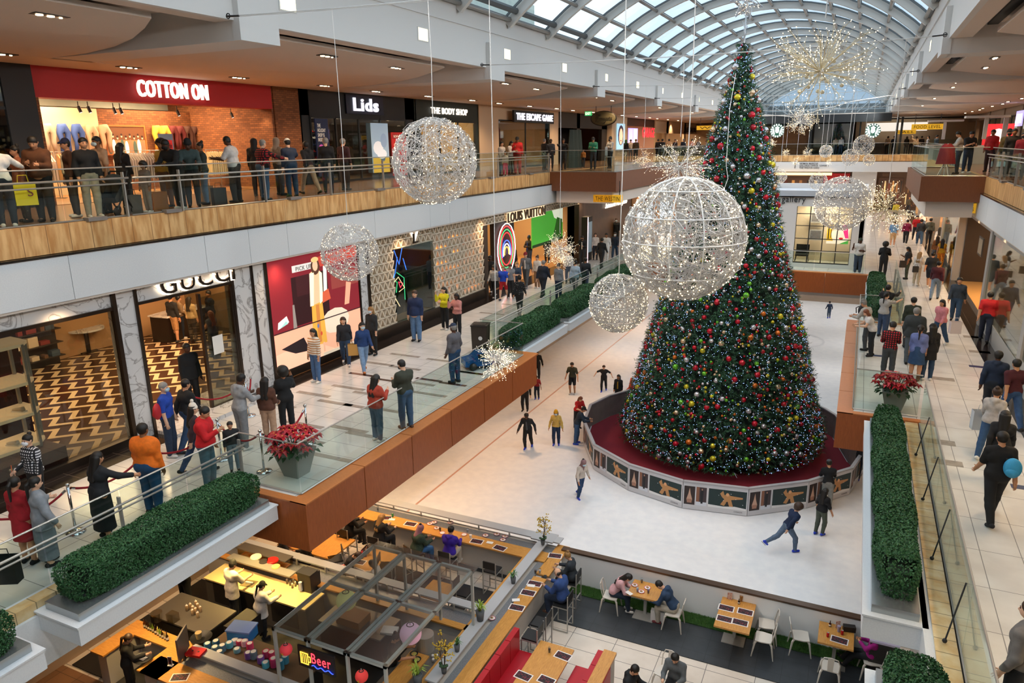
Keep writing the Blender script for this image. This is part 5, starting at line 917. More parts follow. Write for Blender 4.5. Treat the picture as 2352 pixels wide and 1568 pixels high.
for i, ((xa, ya), (xb, yb)) in enumerate(zip(ring, ring[1:]+ring[:1])):
 L_ = math.hypot(xb-xa, yb-ya); d = np.array([(xb-xa)/L_, (yb-ya)/L_, 0]); nrm = np.cross(d, UP)
 front_side = i < 7
 t = thing('rink_barrier_panel', ('white barrier panel with printed pictures, number %d from the left of the front curve' % (i+1)) if front_side else 'plain grey barrier panel behind the tree', 'barrier', (0, 0, 0), 0, None if front_side else 'plain barrier panels behind the tree')
 if front_side: t['label'] = 'white picture-covered rink barrier section, ' + ['leftmost, by the man leaning on it', 'second from the left, narrow angle', 'below the left flank of the tree', 'left of the front middle of the tree', 'right of the front middle of the tree', 'below the right flank of the tree', 'rightmost, behind the man in black'][i]
 m = MB(); c = ((xa+xb)/2, (ya+yb)/2); m.bbox((c[0], c[1], .52), (L_-.01, .07, 1.0), math.atan2(d[1], d[0])); m.build('board', M_bar if front_side else M_barin, t)
 if front_side: m = MB(); m.bbox((c[0]-nrm[0]*.045, c[1]-nrm[1]*.045, .52), (L_-.02, .02, 1.0), math.atan2(d[1], d[0])); m.build('inner_face', M_barin, t)
 m = MB(); m.bbox((c[0], c[1], 1.05), (L_+.02, .12, .05), math.atan2(d[1], d[0])); m.build('top_rail', mat('rail_grey', 'a8a6a8', .4), t)
 if front_side and L_ > 1:
  rep = max(1, round(L_/2.4)); u = L_/rep
  for k in range(rep):
   for a, b, shp, bgc in ((.02, .19, bagp, '2a1a16'), (.21, .37, prs, '3c2c30'), (.4, .98, xmas, '0f2c2c')):
    o = np.array([xa, ya, .2])+d*u*(k+a)+nrm*.037; q = MB(); ms = []; X_, W_ = d, u*(b-a)
    for kk, (col, pts) in enumerate(shp):
     mm = mat('matte_'+col, col, .45)
     if mm not in ms: ms.append(mm)
     q.add([tuple(o+X_*uu*W_+np.array(UP)*vv*.7+nrm*.0012*kk) for uu, vv in pts], [tuple(range(len(pts)))], ms.index(mm))
    q.build('picture', ms, t)
   text('lettering', 'COACH', tuple(np.array([xa, ya, .1])+d*u*(k+.8)+nrm*.04), tuple(d), UP, .3*u/2.4, .05, M_black, t, .003)
# traffic cone behind the ring
p = onz(1449, 893, 0); t = thing('traffic_cone', 'small orange traffic cone on the ice behind the barrier', 'cone', (p[0], p[1], 0)); m = MB(); m.lathe([(.14, .03), (.03, .6), (.02, .62)], n=12); m.build('cone', mat('cone_orange', 'e0501c', .5), t, None, True); m = MB(); m.box(-.18, .18, -.18, .18, 0, .03); m.build('base', mat('cone_orange', 'e0501c', .5), t)
# dasher board between rink and terrace
t = thing('rink_dasher_board', 'long white dasher board with dark handrail between ice and cafe terrace', 'barrier'); m = MB(); m.box(-6.9, 1.45, 17.72, 17.8, 0, .98); m.build('board', mat('dasher_white', 'f6f8f8', .4), t)
m = MB(); m.box(-6.9, 1.45, 17.7, 17.9, 1.0, 1.05); m.build('handrail', mat('rail_bronze', '6a5648', .3, .6), t)
m = MB(); m.box(-6.9, 1.45, 17.8, 17.84, 0, 1); m.build('inner_face', M_ice, t)
m = MB(); m.box(-6.5, 1.5, 17.25, 17.7, .0, .03); o = m.build('turf_strip', mat('turf_base', '2c4a20', .95, noise=30, col2='3a5c28')); tag(o, 'strip of green artificial turf along the dasher board', 'turf')
r_ = np.random.RandomState(4); n = 26000; c = np.stack([r_.rand(n)*8-6.5, 17.25+r_.rand(n)*.45, np.full(n, .03)], 1); a = r_.rand(n)*6.28; d = np.stack([np.cos(a), np.sin(a), 0*a], 1)*.006
V = np.stack([c-d, c+d, c+np.stack([r_.randn(n)*.012, r_.randn(n)*.012, .03+r_.rand(n)*.02], 1)], 1).reshape(-1, 3); o = npmesh('grass_blades', V, np.arange(3*n).reshape(n, 3), mat('turf_blade', '4f7a34', .8), None, smooth=False); tag(o, 'short green blades of the artificial turf', 'turf', kind='stuff')
# ================================================================= Christmas tree
TX, TY = -4.5, 30.0
PROF = [(.35, 3.95), (.9, 4.08), (1.6, 3.85), (2.6, 3.55), (4.2, 3.17), (6.0, 2.68), (7.8, 2.12), (9.3, 1.72), (10.4, 1.52), (11.2, 1.36), (12.2, 1.08), (12.9, .9), (14.4, .42), (15.4, .2), (15.95, .06)]
pz = np.array([p[0] for p in PROF]); pr = np.array([p[1] for p in PROF])
def trad(z): return np.interp(z, pz, pr)
rs = np.random.RandomState(11)
tree = thing('christmas_tree', 'giant decorated Christmas tree rising from the rink barrier', 'Christmas tree', (TX, TY, .05))
m = MB(); m.cyl((0, 0, 0), .35, 1.2, 14); m.build('trunk', mat('trunk_brown', '3a281c', .8), tree)
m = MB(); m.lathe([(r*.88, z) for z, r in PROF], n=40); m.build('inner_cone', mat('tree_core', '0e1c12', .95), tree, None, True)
def surf(n, jit=.06, lo=.35, hi=15.9):
 zz = lo+(hi-lo)*rs.rand(n*3); acc = rs.rand(n*3)*4.1 < trad(zz)+.35; zz = zz[acc][:n]; a = rs.rand(len(zz))*2*PI
 r = trad(zz)+rs.randn(len(zz))*jit; return np.stack([r*np.cos(a), r*np.sin(a), zz], 1), a
P, A = surf(21000, .07); n = len(P)
out = np.stack([np.cos(A), np.sin(A), .25+0*A], 1)+rs.randn(n, 3)*.42; out /= np.linalg.norm(out, axis=1)[:, None]
VV = []; L_ = .17+.16*rs.rand(n, 1)
for k in range(9):       # needles along each sprig
 b = P-out*L_*.5+out*L_*(k/9.); sd = rs.randn(n, 3); sd -= out*(sd*out).sum(1)[:, None]; sd /= np.linalg.norm(sd, axis=1)[:, None]
 tip = b+sd*(.075+.03*rs.rand(n, 1))+out*.06; wd = np.cross(sd, out)*.013; VV.append(np.stack([b-wd, b+wd, tip], 1))
V = np.concatenate(VV).reshape(-1, 3); npmesh('needles', V, np.arange(len(V)).reshape(-1, 3), mat('pine_needles', '2f5e3c', .6, noise=2., col2='22472c'), tree, smooth=False)
def octs(P, s):
 n = len(P); s = np.broadcast_to(np.asarray(s, float).reshape(-1, 1), (n, 1)); D = np.array([(1, 0, 0), (-1, 0, 0), (0, 1, 0), (0, -1, 0), (0, 0, 1), (0, 0, -1)], float)
 V = (P[:, None, :]+D[None]*s[:, None, :]).reshape(-1, 3); f = np.array([(0, 2, 4), (2, 1, 4), (1, 3, 4), (3, 0, 4), (2, 0, 5), (1, 2, 5), (3, 1, 5), (0, 3, 5)]); return V, (np.arange(n)[:, None, None]*6+f[None]).reshape(-1, 3)
def litmesh(name, P, s, m, parent, kind='stuff'):
 V, F = octs(P, s); o = npmesh(name, V, F, m, parent, smooth=False); o['kind'] = kind; return o
P, A = surf(8500, .03); P[:, :2] *= (1+.05/np.maximum(.3, np.linalg.norm(P[:, :2], axis=1)))[:, None]
litmesh('fairy_lights', P, .0105, mat('led_blue_white', '9ab8ff', .5, emit=3.2), tree)
# baubles: the largest in view are objects, the small rest one mass
BC = [('c4122a', 'red', .34), ('d8d4d6', 'silver', .2), ('e8c8a0', 'champagne', .16), ('d8c828', 'yellow', .1), ('6ab828', 'lime green', .08), ('d8701c', 'orange', .07), ('a01020', 'dark red', .05)]
bm_ = {c: mat('bauble_'+c, c, .16, .75 if n_ in ('silver', 'champagne') else .35, spec=.8) for c, n_, _ in BC}
bb = MB(); bb.ball((0, 0, 0), 1, 14, 9)
cp = MB(); cp.cyl((0, 0, .95), .16, .22, 8)
proto = {}
for c_, n_, _ in BC: proto[c_] = bb.build('bauble', bm_[c_], None, (0, 0, 0), True)
prb = [x[2] for x in BC]; done = []
def zone(z): return 'near the foot of' if z < 3 else 'on the lower half of' if z < 7 else 'on the middle of' if z < 11 else 'near the top of'
tries = 0
while len(done) < 300 and tries < 9000:
 tries += 1
 z = .5+15.2*rs.rand();
 if rs.rand()*4.1 > trad(z)+.25: continue
 a = -PI/2+.16+(rs.rand()-.5)*PI*.98; s = .07+.05*rs.rand()+(.02 if z > 9 else 0); r = trad(z)+.05; p = np.array([TX+r*math.cos(a), TY+r*math.sin(a), z+.05])
 if any(np.linalg.norm(p-q) < s+w_+.12 for q, w_ in done): continue
 done.append((p, s)); i = rs.choice(len(BC), p=prb); c_, n_, _ = BC[i]; o = proto[c_].copy(); C.objects.link(o); o.location = p; o.scale = (s,)*3
 tag(o, 'large shiny %s bauble hanging %s the Christmas tree' % (n_, zone(z)), 'bauble', '%s baubles %s the tree' % (n_, zone(z)))
for c_ in proto: bpy.data.objects.remove(proto[c_])
P, A = surf(2700, .02); r = .034+.034*rs.rand(len(P));
ico = MB(); ico.ball((0, 0, 0), 1, 8, 5); iv = np.concatenate(ico.v); iff = np.array(ico.f)
nrm = np.linalg.norm(P[:, :2], axis=1); P[:, :2] *= (1+.05/np.maximum(.2, nrm))[:, None]
V = (P[:, None]+iv[None]*r[:, None, None]).reshape(-1, 3); F = (np.arange(len(P))[:, None, None]*len(iv)+iff[None]).reshape(-1, 4); mi = np.repeat(rs.choice(len(BC), len(P), p=prb), len(iff))
o = npmesh('small_baubles', V, F, [bm_[c] for c, _, _ in BC], None, mi, loc=(TX, TY, .05)); tag(o, 'countless small mixed baubles scattered between the large ones on the tree', 'baubles', kind='stuff')
# silver sprigs
P, A = surf(420, .02); q = MB()
for p, a in zip(P, A):
 o_ = np.array([math.cos(a), math.sin(a), .2]);
 for k in range(3): d = o_+rs.randn(3)*.6; d /= np.linalg.norm(d); q.tube([p, p+d*.22], [.008, .003], 3)
o = q.build('silver_picks', mat('silver_twig', 'c8ccd2', .3, .6), tree); o['kind'] = 'stuff'
# star topper
t = thing('tree_star', 'tall silver glitter star topper on the Christmas tree', 'tree topper', (TX, TY, 15.95)); m = MB()
for k in range(7): a = k*PI*2/7+.2; rr = .0; m.tube([(0, .0, 1.55), (.62*math.sin(a), 0, 1.55+.72*math.cos(a))], [.05, .01], 5)
for k in range(7):
 a = k*PI*2/7+.2; b = a+PI/7; c2 = a-PI/7; tip = (.62*math.sin(a), 0, 1.55+.72*math.cos(a))
 for e in (b, c2):
  for yy in (-.09, .09): m.tube([tip, (.25*math.sin(e), yy, 1.55+.28*math.cos(e))], .016, 4)
for k in range(60): a = rs.rand()*6.28; r_ = rs.rand()*.4; x, z = r_*math.sin(a), r_*math.cos(a); d = rs.randn(3)*.14; m.tube([(x, 0, 1.55+z), (x+d[0], d[1], 1.55+z+d[2])], .008, 3)
m.build('star_frame', mat('glitter_silver', 'd4d6da', .25, .7), t); m = MB()
for k in range(40): z = rs.rand()*1.0; a = rs.rand()*6.28; m.tube([(.03*math.cos(a), .03*math.sin(a), z), (.11*math.cos(a)*(.4+z), .11*math.sin(a)*(.4+z), z+.16)], .007, 3)
m.tube([(0, 0, -.1), (0, 0, 1.3)], .03, 6); m.build('stem', MC['glitter_silver'], t); P = np.array([((rs.rand()-.5)*.9, (rs.rand()-.5)*.2, 1.55+(rs.rand()-.5)*1.0) for _ in range(90)]); litmesh('led_lights', P, .011, mat('led_warm', 'ffe2b0', .5, emit=7.), t)
# ================================================================= hanging light balls and starbursts
M_twig = mat('white_twig', 'c8c4c0', .5); M_led = mat('led_warm'); M_wire = mat('white_wire', 'dcdad6', .5)
def ball(px, py, y, rpx, label, arcs=230, frame=False, seed=1, dens=1.):
 c = ony(px, py, y); dist = np.linalg.norm(c-EYE); f_ = abs((RW.T@(c-EYE))[2]); R = rpx*f_/FOC; t = thing('light_ball', label, 'hanging light', tuple(c)); r = np.random.RandomState(seed); m = MB(); tk = max(.0035, .0025*R/.5); arcs = int(arcs*1.7)
 for k in range(arcs):
  u = r.randn(3); u /= np.linalg.norm(u); v = np.cross(u, r.randn(3)); v /= np.linalg.norm(v); a0 = r.rand()*6.28; ln = .35+r.rand()*.9; rr = R*(1-.06*r.rand()); n_ = 5
  pts = [rr*(math.cos(a0+ln*j/n_)*u+math.sin(a0+ln*j/n_)*v)*(1+.02*r.randn()) for j in range(n_+1)]; m.tube(pts, tk*(.8+.8*r.rand()), 3, cap=False)
 o = m.build('twig_weave', M_twig, t)
 if frame:
  m = MB()
  for k in range(12): a = k*PI/12*2; m.tube([(R*math.sin(b)*math.cos(a), R*math.sin(b)*math.sin(a), R*math.cos(b)) for b in np.linspace(0, PI, 15)], .012*R, 4)
  for z in (-.55, 0, .4, .8): q = math.sqrt(1-z*z)*R; m.tube([(q*math.cos(b), q*math.sin(b), z*R) for b in np.linspace(0, 2*PI, 25)], .012*R, 4)
  m.build('frame', M_wire, t)
 n_ = int(260*dens); u = r.randn(n_, 3); u /= np.linalg.norm(u, axis=1)[:, None]; litmesh('led_lights', u*R*(.97+.05*r.rand(n_, 1)), max(.005, .0062*R/.6), M_led, t)
 return c, R
def burst(px, py, y, rpx, label, n=44, seed=1, sub=True, gold=False, balls=0):
 c = ony(px, py, y); f_ = abs((RW.T@(c-EYE))[2]); R = rpx*f_/FOC; t = thing('light_starburst', label, 'hanging light', tuple(c)); r = np.random.RandomState(seed); m = MB(); L = []
 for k in range(n):
  u = r.randn(3); u /= np.linalg.norm(u); ln = R*(.75+.35*r.rand()); m.tube([u*R*.04, u*ln*.5, u*ln], [.012*R, .008*R, .003*R], 4)
  for j in range(8 if sub else 4):
   q = .3+.085*j; d = u+r.randn(3)*.55; d /= np.linalg.norm(d); a = u*ln*q; b = a+d*R*.28; m.tube([a, b], [.005*R, .0025*R], 3); L.append(b)
  L.append(u*ln); L.append(u*ln*.8)
 m.build('branches', mat('gilt_twig', 'cdbf9c', .45) if gold else M_twig, t); m = MB(); m.ball((0, 0, 0), R*.07, 8, 5); m.build('core', M_wire, t, None, True)
 litmesh('led_lights', np.array(L), max(.0055, .0085*R), M_led, t)
 if balls:
  q = MB();
  for k in range(balls): u = r.randn(3); u /= np.linalg.norm(u); q.ball(u*R*(.25+.3*r.rand()), R*.04, 8, 5)
  q.build('pearl_balls', mat('pearl', 'd8cfb4', .3), t, None, True)
 return c, R
def hang(c, R, top=16.5, label=None, sag=None):
 p = (c[0], c[1]); m = MB(); m.tube([(p[0], p[1], c[2]+R*.97), (p[0]+.02, p[1], (c[2]+R+top)/2), (p[0], p[1], top)], .008, 4); o = m.build('hanging_wire', M_wire); tag(o, label, 'wire'); return (p[0], p[1], top)
# cross cables between the fins carry them
def cable(y, z, label, sag=.25, x0=-12.35, x1=1.65):
 m = MB(); m.tube([(x0+(x1-x0)*u, y, z-sag*4*u*(1-u)) for u in np.linspace(0, 1, 17)], .009, 4)
 m.tube([(x0+(x1-x0)*u, y+.015*math.sin(u*80), z-.02-sag*4*u*(1-u)) for u in np.linspace(0, 1, 60)], .006, 3); t = thing('cable', label, 'cable'); m.build('steel_cable', M_wire, t)
 for x, s in ((x0, 1), (x1, -1)): q = MB(); q.tube([(x-.0*s, y, z), (x+.35*s, y, z-.02)], .02, 6); q.tube([(x+.05*s+.05*math.cos(a), y, z+.05*math.sin(a)) for a in np.linspace(0, 2*PI, 9)], .012, 5); q.build('turnbuckle', M_black, t)
 return lambda x: z-sag*4*((x-x0)/(x1-x0))*(1-(x-x0)/(x1-x0))
YC = [12.95-.6, 23.8, 35.6, 47.4, 59.1, 70.9]
cz = [cable(y, 15.15, 'festoon cable stretched across the hall between the %s pair of white fins' % n_, .12) for y, n_ in zip(YC, ('nearest', 'second', 'third', 'fourth', 'fifth', 'sixth'))]
def onc(k, f, *a, **kw):
 c, R = f(a[0], a[1], YC[k], *a[2:], **kw); hang(c, R, cz[k](c[0]), 'thin wire above the '+' '.join(a[3].split()[:9])); return c, R
onc(0, ball, 803, 579, 66, 'small twig light ball in front of the fashion picture', 260, seed=2)
onc(0, ball, 998, 371, 97, 'twig light ball in front of the green cosmetics shop header', 420, seed=3, dens=1.4)
onc(0, ball, 1570, 549, 139, 'largest light ball with a wire frame, left of the tree', 620, True, seed=4, dens=2.6)
onc(0, ball, 1420, 696, 67, 'bright light ball hanging lowest, below the largest one', 380, True, seed=5, dens=2.4)
onc(0, burst, 1140, 826, 46, 'small starburst in front of the left wood balcony corner', 50, seed=6)
onc(1, burst, 1286, 572, 38, 'small starburst over the crowd outside the lattice shop', 60, seed=7)
onc(1, burst, 1560, 385, 70, 'wide starburst half hidden behind the largest light ball', 46, seed=8)
onc(1, ball, 1934, 467, 61, 'large light ball right of the tree in front of the gallery', 420, seed=9, dens=1.5)
onc(1, burst, 2035, 482, 62, 'starburst with pearl balls touching the large right ball', 46, seed=10, gold=True, balls=8)
c, R = burst(1885, 165, 12.4, 118, 'huge out-of-focus golden starburst high in the vault', 40, 11, True, True, 16); hang(c, R, 19.2, 'wire of the huge golden starburst')
onc(2, burst, 1838, 280, 33, 'silver starburst below the huge golden one', 46, seed=12)
onc(2, burst, 1478, 362, 24, 'faint small starburst left of the tree behind the wide one', 30, seed=13, sub=False)
for k, a in [(3, (1984, 333, 23, 'ball above the wayfinding sign, highest of the far right cluster')), (3, (1953, 361, 19, 'ball left below the highest of the far right cluster')), (3, (1897, 347, 14.5, 'small ball over the left end of the far cluster')), (3, (1996, 367, 13, 'smallest ball of the far right cluster')), (3, (1879, 416, 20, 'ball above the white gallery parapet')), (3, (1791, 405, 16, 'ball beside the tree above the gallery sign')), (3, (1766, 373, 15, 'ball half hidden by the right edge of the tree'))]: onc(k, ball, a[0], a[1], a[2], 'distant twig light '+a[3], 150, seed=20+int(a[0]) % 17, dens=.6)
for k, a in [(4, (1855, 350, 12, 'to the right of its twin over the white fascia')), (4, (1805, 349, 10, 'to the left of its twin over the white fascia')), (4, (1829, 370, 13, 'just left of the wayfinding arrow')), (4, (1776, 328, 9, 'by the timber box beside the tree')), (5, (1905, 372, 9, 'in front of the warm light strip')), (2, (1690, 300, 8, 'hidden at the tree'))][:5]: onc(k, burst, a[0], a[1], a[2], 'distant tiny starburst '+a[3], 26, seed=int(a[0]) % 19, sub=False)
# small clamps where the wires meet the cables, loose cable loops near the tree
t = thing('tether', 'slack white tether looping from the tree tip to the right beam', 'cable'); m = MB(); m.tube([(-4.2, 30, 13.5), (-2.6, 31, 13.35), (-.6, 32, 13.9), (.6, 33, 14.1), (1.9, 34.6, 13.9)], .012, 5); m.build('tether', M_wire, t)
t = thing('light_string', 'white light string hanging down the front of the tree', 'string light'); m = MB(); m.tube([onz_ for onz_ in [tuple(ony(1690, 168, 29.2)), tuple(ony(1676, 250, 28.5)), tuple(ony(1668, 380, 28.1)), tuple(ony(1672, 410, 28.0)), tuple(ony(1664, 432, 27.9))]], .012, 5); m.build('wire', M_wire, t)
# ================================================================= sushi-belt cafe on the rink level
M_bar_wood = mat('oak_bar', 'd39a4e', .32, kind='wood', col2='b97f38', stretch=(1.5, 12, 12), scale=4)
M_bar_woody = mat('oak_bar_y', 'd39a4e', .32, kind='wood', col2='b97f38', stretch=(12, 1.5, 12), scale=4)
M_ledge = mat('grey_ledge', 'b4b6b8', .3); M_belt = mat('belt_steel', '8f9296', .35, .5, noise=30, col2='7c8084'); M_front = mat('counter_front', 'b8b4ae', .6)
M_kfloor = mat('kitchen_floor', '1c1a19', .6); M_kit = mat('kitchen_steel', '6d6861', .4, .4); M_kdark = mat('kitchen_dark', '231f1d', .5)
m = MB(); m.box(-16.8, -7.8, 9.3, 13.4, -.02, .006); struct('floor_kitchen', m, M_kfloor)
def counter(label, name, boxes):
 t = thing(name, label, 'counter')
 for nm, mt, bs in boxes:
  m = MB()
  for b in bs: m.box(*b)
  m.build(nm, mt, t)
 return t
def rodrow(a, b, n, z=1.05):
 out = []
 for i in range(n): u = i/(n-1); out.append((a[0]+(b[0]-a[0])*u-.02, a[0]+(b[0]-a[0])*u+.02, a[1]+(b[1]-a[1])*u-.02, a[1]+(b[1]-a[1])*u+.02, z-.08, z+.1))
 return out
counter('long sushi-belt counter with oak bar along the ice edge', 'belt_counter', [('bar_top', M_bar_wood, [(-16.5, -7.1, 16.95, 17.45, .96, 1.0)]), ('base', M_front, [(-16.5, -7.15, 17.2, 17.95, 0, .96)]), ('belt', M_belt, [(-16.5, -7.1, 17.45, 17.8, .93, .965)]), ('ledge', M_ledge, [(-16.5, -7.0, 17.82, 18.15, 1.12, 1.16)]), ('bracket', M_steel, rodrow((-16, 17.85), (-7.6, 17.85), 9)), ('plinth', M_tiled, [(-16.5, -7.15, 17.15, 17.2, 0, .08)])])
counter('sushi-belt counter running away from the rink towards the camera with oak bar on its right', 'belt_counter', [('bar_top', M_bar_woody, [(-7.12, -6.74, 11.0, 16.2, .96, 1.0), (-7.12, -6.74, 16.35, 18.0, .96, 1.0)]), ('base', M_front, [(-7.7, -6.95, 9.6, 17.2, 0, .93)]), ('belt', M_belt, [(-7.32, -7.12, 10.5, 17.5, .93, .965)]), ('ledge', M_ledge, [(-7.66, -7.36, 11.4, 18.15, 1.08, 1.12), (-7.9, -7.2, 17.75, 18.25, 1.12, 1.165)]), ('wood_edge', M_bar_woody, [(-7.8, -7.66, 11.4, 16.95, .96, 1.0)])])
counter('sushi-belt cross counter behind the kitchen under the glass canopy', 'belt_counter', [('ledge', M_ledge, [(-16.5, -7.66, 14.05, 14.32, 1.08, 1.12)]), ('belt', M_belt, [(-16.5, -7.7, 13.6, 14.02, .93, .965)]), ('bar_top', M_bar_wood, [(-16.5, -7.7, 13.38, 13.58, .96, 1.0)]), ('base', M_front, [(-16.5, -7.75, 13.45, 14.15, 0, .93)]), ('bracket', M_steel, rodrow((-15.6, 14.0), (-8.4, 14.0), 8))])
counter('front belt counter with grey ledge beside the plate stacks', 'belt_counter', [('ledge', M_ledge, [(-13.35, -9.9, 9.98, 10.22, 1.02, 1.06)]), ('belt', M_belt, [(-13.3, -9.9, 9.7, 9.98, .86, .9)]), ('bar_top', M_bar_wood, [(-13.9, -9.9, 9.1, 9.68, .9, .94)]), ('base', M_front, [(-13.7, -9.9, 9.4, 10.2, 0, .86)])])
counter('oak host bar with a recess at the lower left', 'host_bar', [('bar_top', M_bar_wood, [(-15.6, -15.15, 9.1, 10.4, .9, .94), (-15.15, -13.3, 9.95, 10.35, .9, .94), (-14.0, -13.3, 9.1, 9.95, .9, .94)]), ('base', M_front, [(-15.5, -15.2, 9.2, 10.2, 0, .9), (-15.2, -13.4, 10.1, 10.3, 0, .9), (-13.9, -13.5, 9.2, 10.1, 0, .9)])])
counter('yellow lit cooking counter where the two chefs in white work', 'cooking_counter', [('worktop', mat('pale_worktop', 'e0c88c', .4), [(-15.6, -12.0, 12.5, 13.3, .86, .9)]), ('cabinet', M_kit, [(-15.6, -12.0, 12.55, 13.25, 0, .86)]), ('drawer', M_kdark, [(-15.3, -14.5, 12.53, 12.56, .2, .8), (-14.3, -13.4, 12.53, 12.56, .2, .8), (-13.2, -12.3, 12.53, 12.56, .2, .8)]), ('shelf', M_steel, [(-15.3, -13.0, 13.1, 13.38, 1.22, 1.26)])])
counter('dark steel prep counter crowded with sauce bottles', 'prep_counter', [('worktop', M_kit, [(-15.6, -13.6, 10.7, 11.75, .86, .9)]), ('cabinet', M_kdark, [(-15.6, -13.6, 10.75, 11.7, 0, .86)]), ('sink', M_kdark, [(-13.5, -13.0, 11.2, 12.0, .3, .85)])])
counter('dark counter carrying the coloured plate stacks', 'plate_counter', [('worktop', mat('brown_worktop', '5a4634', .5), [(-13.3, -10.3, 10.3, 11.15, .8, .84)]), ('cabinet', M_kdark, [(-13.3, -10.3, 10.35, 11.1, 0, .8)])])
counter('cook counter with an oak board beside the stock pot', 'cook_counter', [('worktop', M_kit, [(-8.75, -7.8, 9.6, 13.2, .84, .88)]), ('cutting_board', M_bar_woody, [(-8.6, -8.1, 10.6, 12.3, .88, .92)]), ('cabinet', M_kdark, [(-8.7, -7.85, 9.7, 13.1, 0, .84)])])
counter('dark appliances and grill under the glass canopy', 'kitchen_range', [('worktop', M_kit, [(-11.4, -9.5, 12.3, 13.2, .86, .9)]), ('cabinet', M_kdark, [(-11.4, -9.5, 12.35, 13.2, 0, .86)]), ('shelf', mat('cardboard', 'a07c5c', .7), [(-10.9, -10.2, 12.4, 12.9, .9, 1.1)])])
spot('pass_lamp', (-14.2, 12.6, 2.6), 260, (1, .68, .22), 110, 1, .1); spot('pass_lamp', (-12.7, 12.7, 2.6), 200, (1, .68, .22), 110, 1, .1); spot('host_lamp', (-14.0, 9.6, 3.2), 260, (1, .66, .26), 100, 1, .1)
for x, y in ((-14.2, 15.4), (-12.2, 16.6), (-15, 10.8), (-14, 17.6)): spot('cafe_lamp', (x, y, 4.5), 330, WARM, 130, 1, .2)
for y in (22, 27, 33, 40, 48): spot('rink_side_lamp', (-12.6, y, 4.6), 340, (1, .55, .26), 125, 1, .2)
for y in (24, 32): spot('rink_side_lamp', (2.6, y, 4.6), 200, WARM, 120, 1, .2)
# canopy
t = thing('glass_canopy', 'steel framed glass canopy of three strips over the cafe kitchen', 'canopy', (-10.45, 9.9, 0)); XS = [0, .97, 1.98, 2.95]
def bar3(m, a, b, w_=.035): a, b = np.array(a, float), np.array(b, float); lo, hi = np.minimum(a, b)-w_, np.maximum(a, b)+w_; m.box(lo[0], hi[0], lo[1], hi[1], lo[2], hi[2])
for i in range(3):
 xa, xb = XS[i]+.04, XS[i+1]-.06; z = 2.6; m = MB()
 for s in ((xa, 0, z), (xa, 3.6, z)), ((xb, 0, z), (xb, 3.6, z)), ((xa, 0, z), (xb, 0, z)), ((xa, 3.6, z), (xb, 3.6, z)), ((xa, 1.85, z), (xb, 1.85, z)): bar3(m, *s)
 m.build('frame', mat('canopy_paint', 'b4b8b4', .4), t); m = MB(); m.box(xa, xb+.1, -.05, 3.8, z+.04, z+.052); m.build('glass_sheet', glass('canopy_glass', 'e8ecec', .4, .13, .25), t)
for x in (.04, .95, 1.96, 2.89):
 for y in (0, 3.6): m = MB(); bar3(m, (x, y, 0), (x, y, 2.56), .03); m.build('post', MC['canopy_paint'], t)
def lantern(x, y, z, r, c_, label, mark=False):
 t = thing('paper_lantern', label, 'lantern', (x, y, z)); m = MB(); prof = []
 for i in range(25): a = PI*(.1+.8*i/24); prof.append((r*math.sin(a)*(1+.012*(i % 2)), -r*math.cos(a)*.98))
 m.lathe(prof, n=20); m.build('shade', mat('paper_'+c_, c_, .8, emit=.12), t, None, True); m = MB(); m.tube([(0, 0, r*.9), (0, 0, r*1.35)], .01, 5); m.build('hook', M_steel, t)
 m = MB(); m.tube([(r*.32*math.cos(a), r*.32*math.sin(a), r*.94) for a in np.linspace(0, 2*PI, 13)], .012, 4); m.build('ring', M_kdark, t)
 if mark: m = MB(); m.add([(xx*r, -r*1.0-.004, zz*r) for xx, zz in blob(.1, -.2, .18, .2)], [tuple(range(11, -1, -1))]); m.build('emblem', mat('lantern_yellow', 'e0b020', .6), t)
lantern(-10.05, 11.85, 2.15, .24, 'e4e29a', 'large pale yellow paper lantern under the glass canopy'); lantern(-8.0, 11.45, 2.15, .24, 'e8b8d0', 'large pink paper lantern under the glass canopy')
lantern(-10.05, 9.82, 2.25, .13, 'e0404a', 'small red paper lantern at the left front of the canopy', True); lantern(-8.1, 9.82, 2.25, .13, 'e2403c', 'small red paper lantern at the right front of the canopy', True)
t = thing('beer_sign', 'black LED sign with a mug and the word Beer under the canopy', 'sign', (-9.75, 9.84, 1.95)); m = MB(); m.box(0, .95, 0, .04, 0, .5); m.build('panel', mat('sign_black', '0e1016', .4), t); text('lettering', 'Beer', (.36, -.004, .17), NYD, UP, .5, .24, mat('lit_beer', 'ff3a4a', .5, emit=1.8), t, .004)
m = MB(); m.tube([(.36+.55*u, -.01, .1+.025*math.sin(u*18)) for u in np.linspace(0, 1, 24)], .01, 4); m.build('wavy_line', mat('lit_blue2', '3048ff', .5, emit=2.5), t); m = MB(); m.tube([(.08, -.01, .1), (.08, -.01, .36), (.27, -.01, .36), (.27, -.01, .1), (.08, -.01, .1)], .014, 4); m.tube([(.27, -.01, .3), (.33, -.01, .3), (.33, -.01, .17), (.27, -.01, .17)], .01, 4)
for k in range(3): m.tube([(.12+k*.05, -.01, .13), (.12+k*.05, -.01, .33)], .01, 4)
m.build('mug', mat('lit_yellow', 'ffc040', .5, emit=1.6), t)
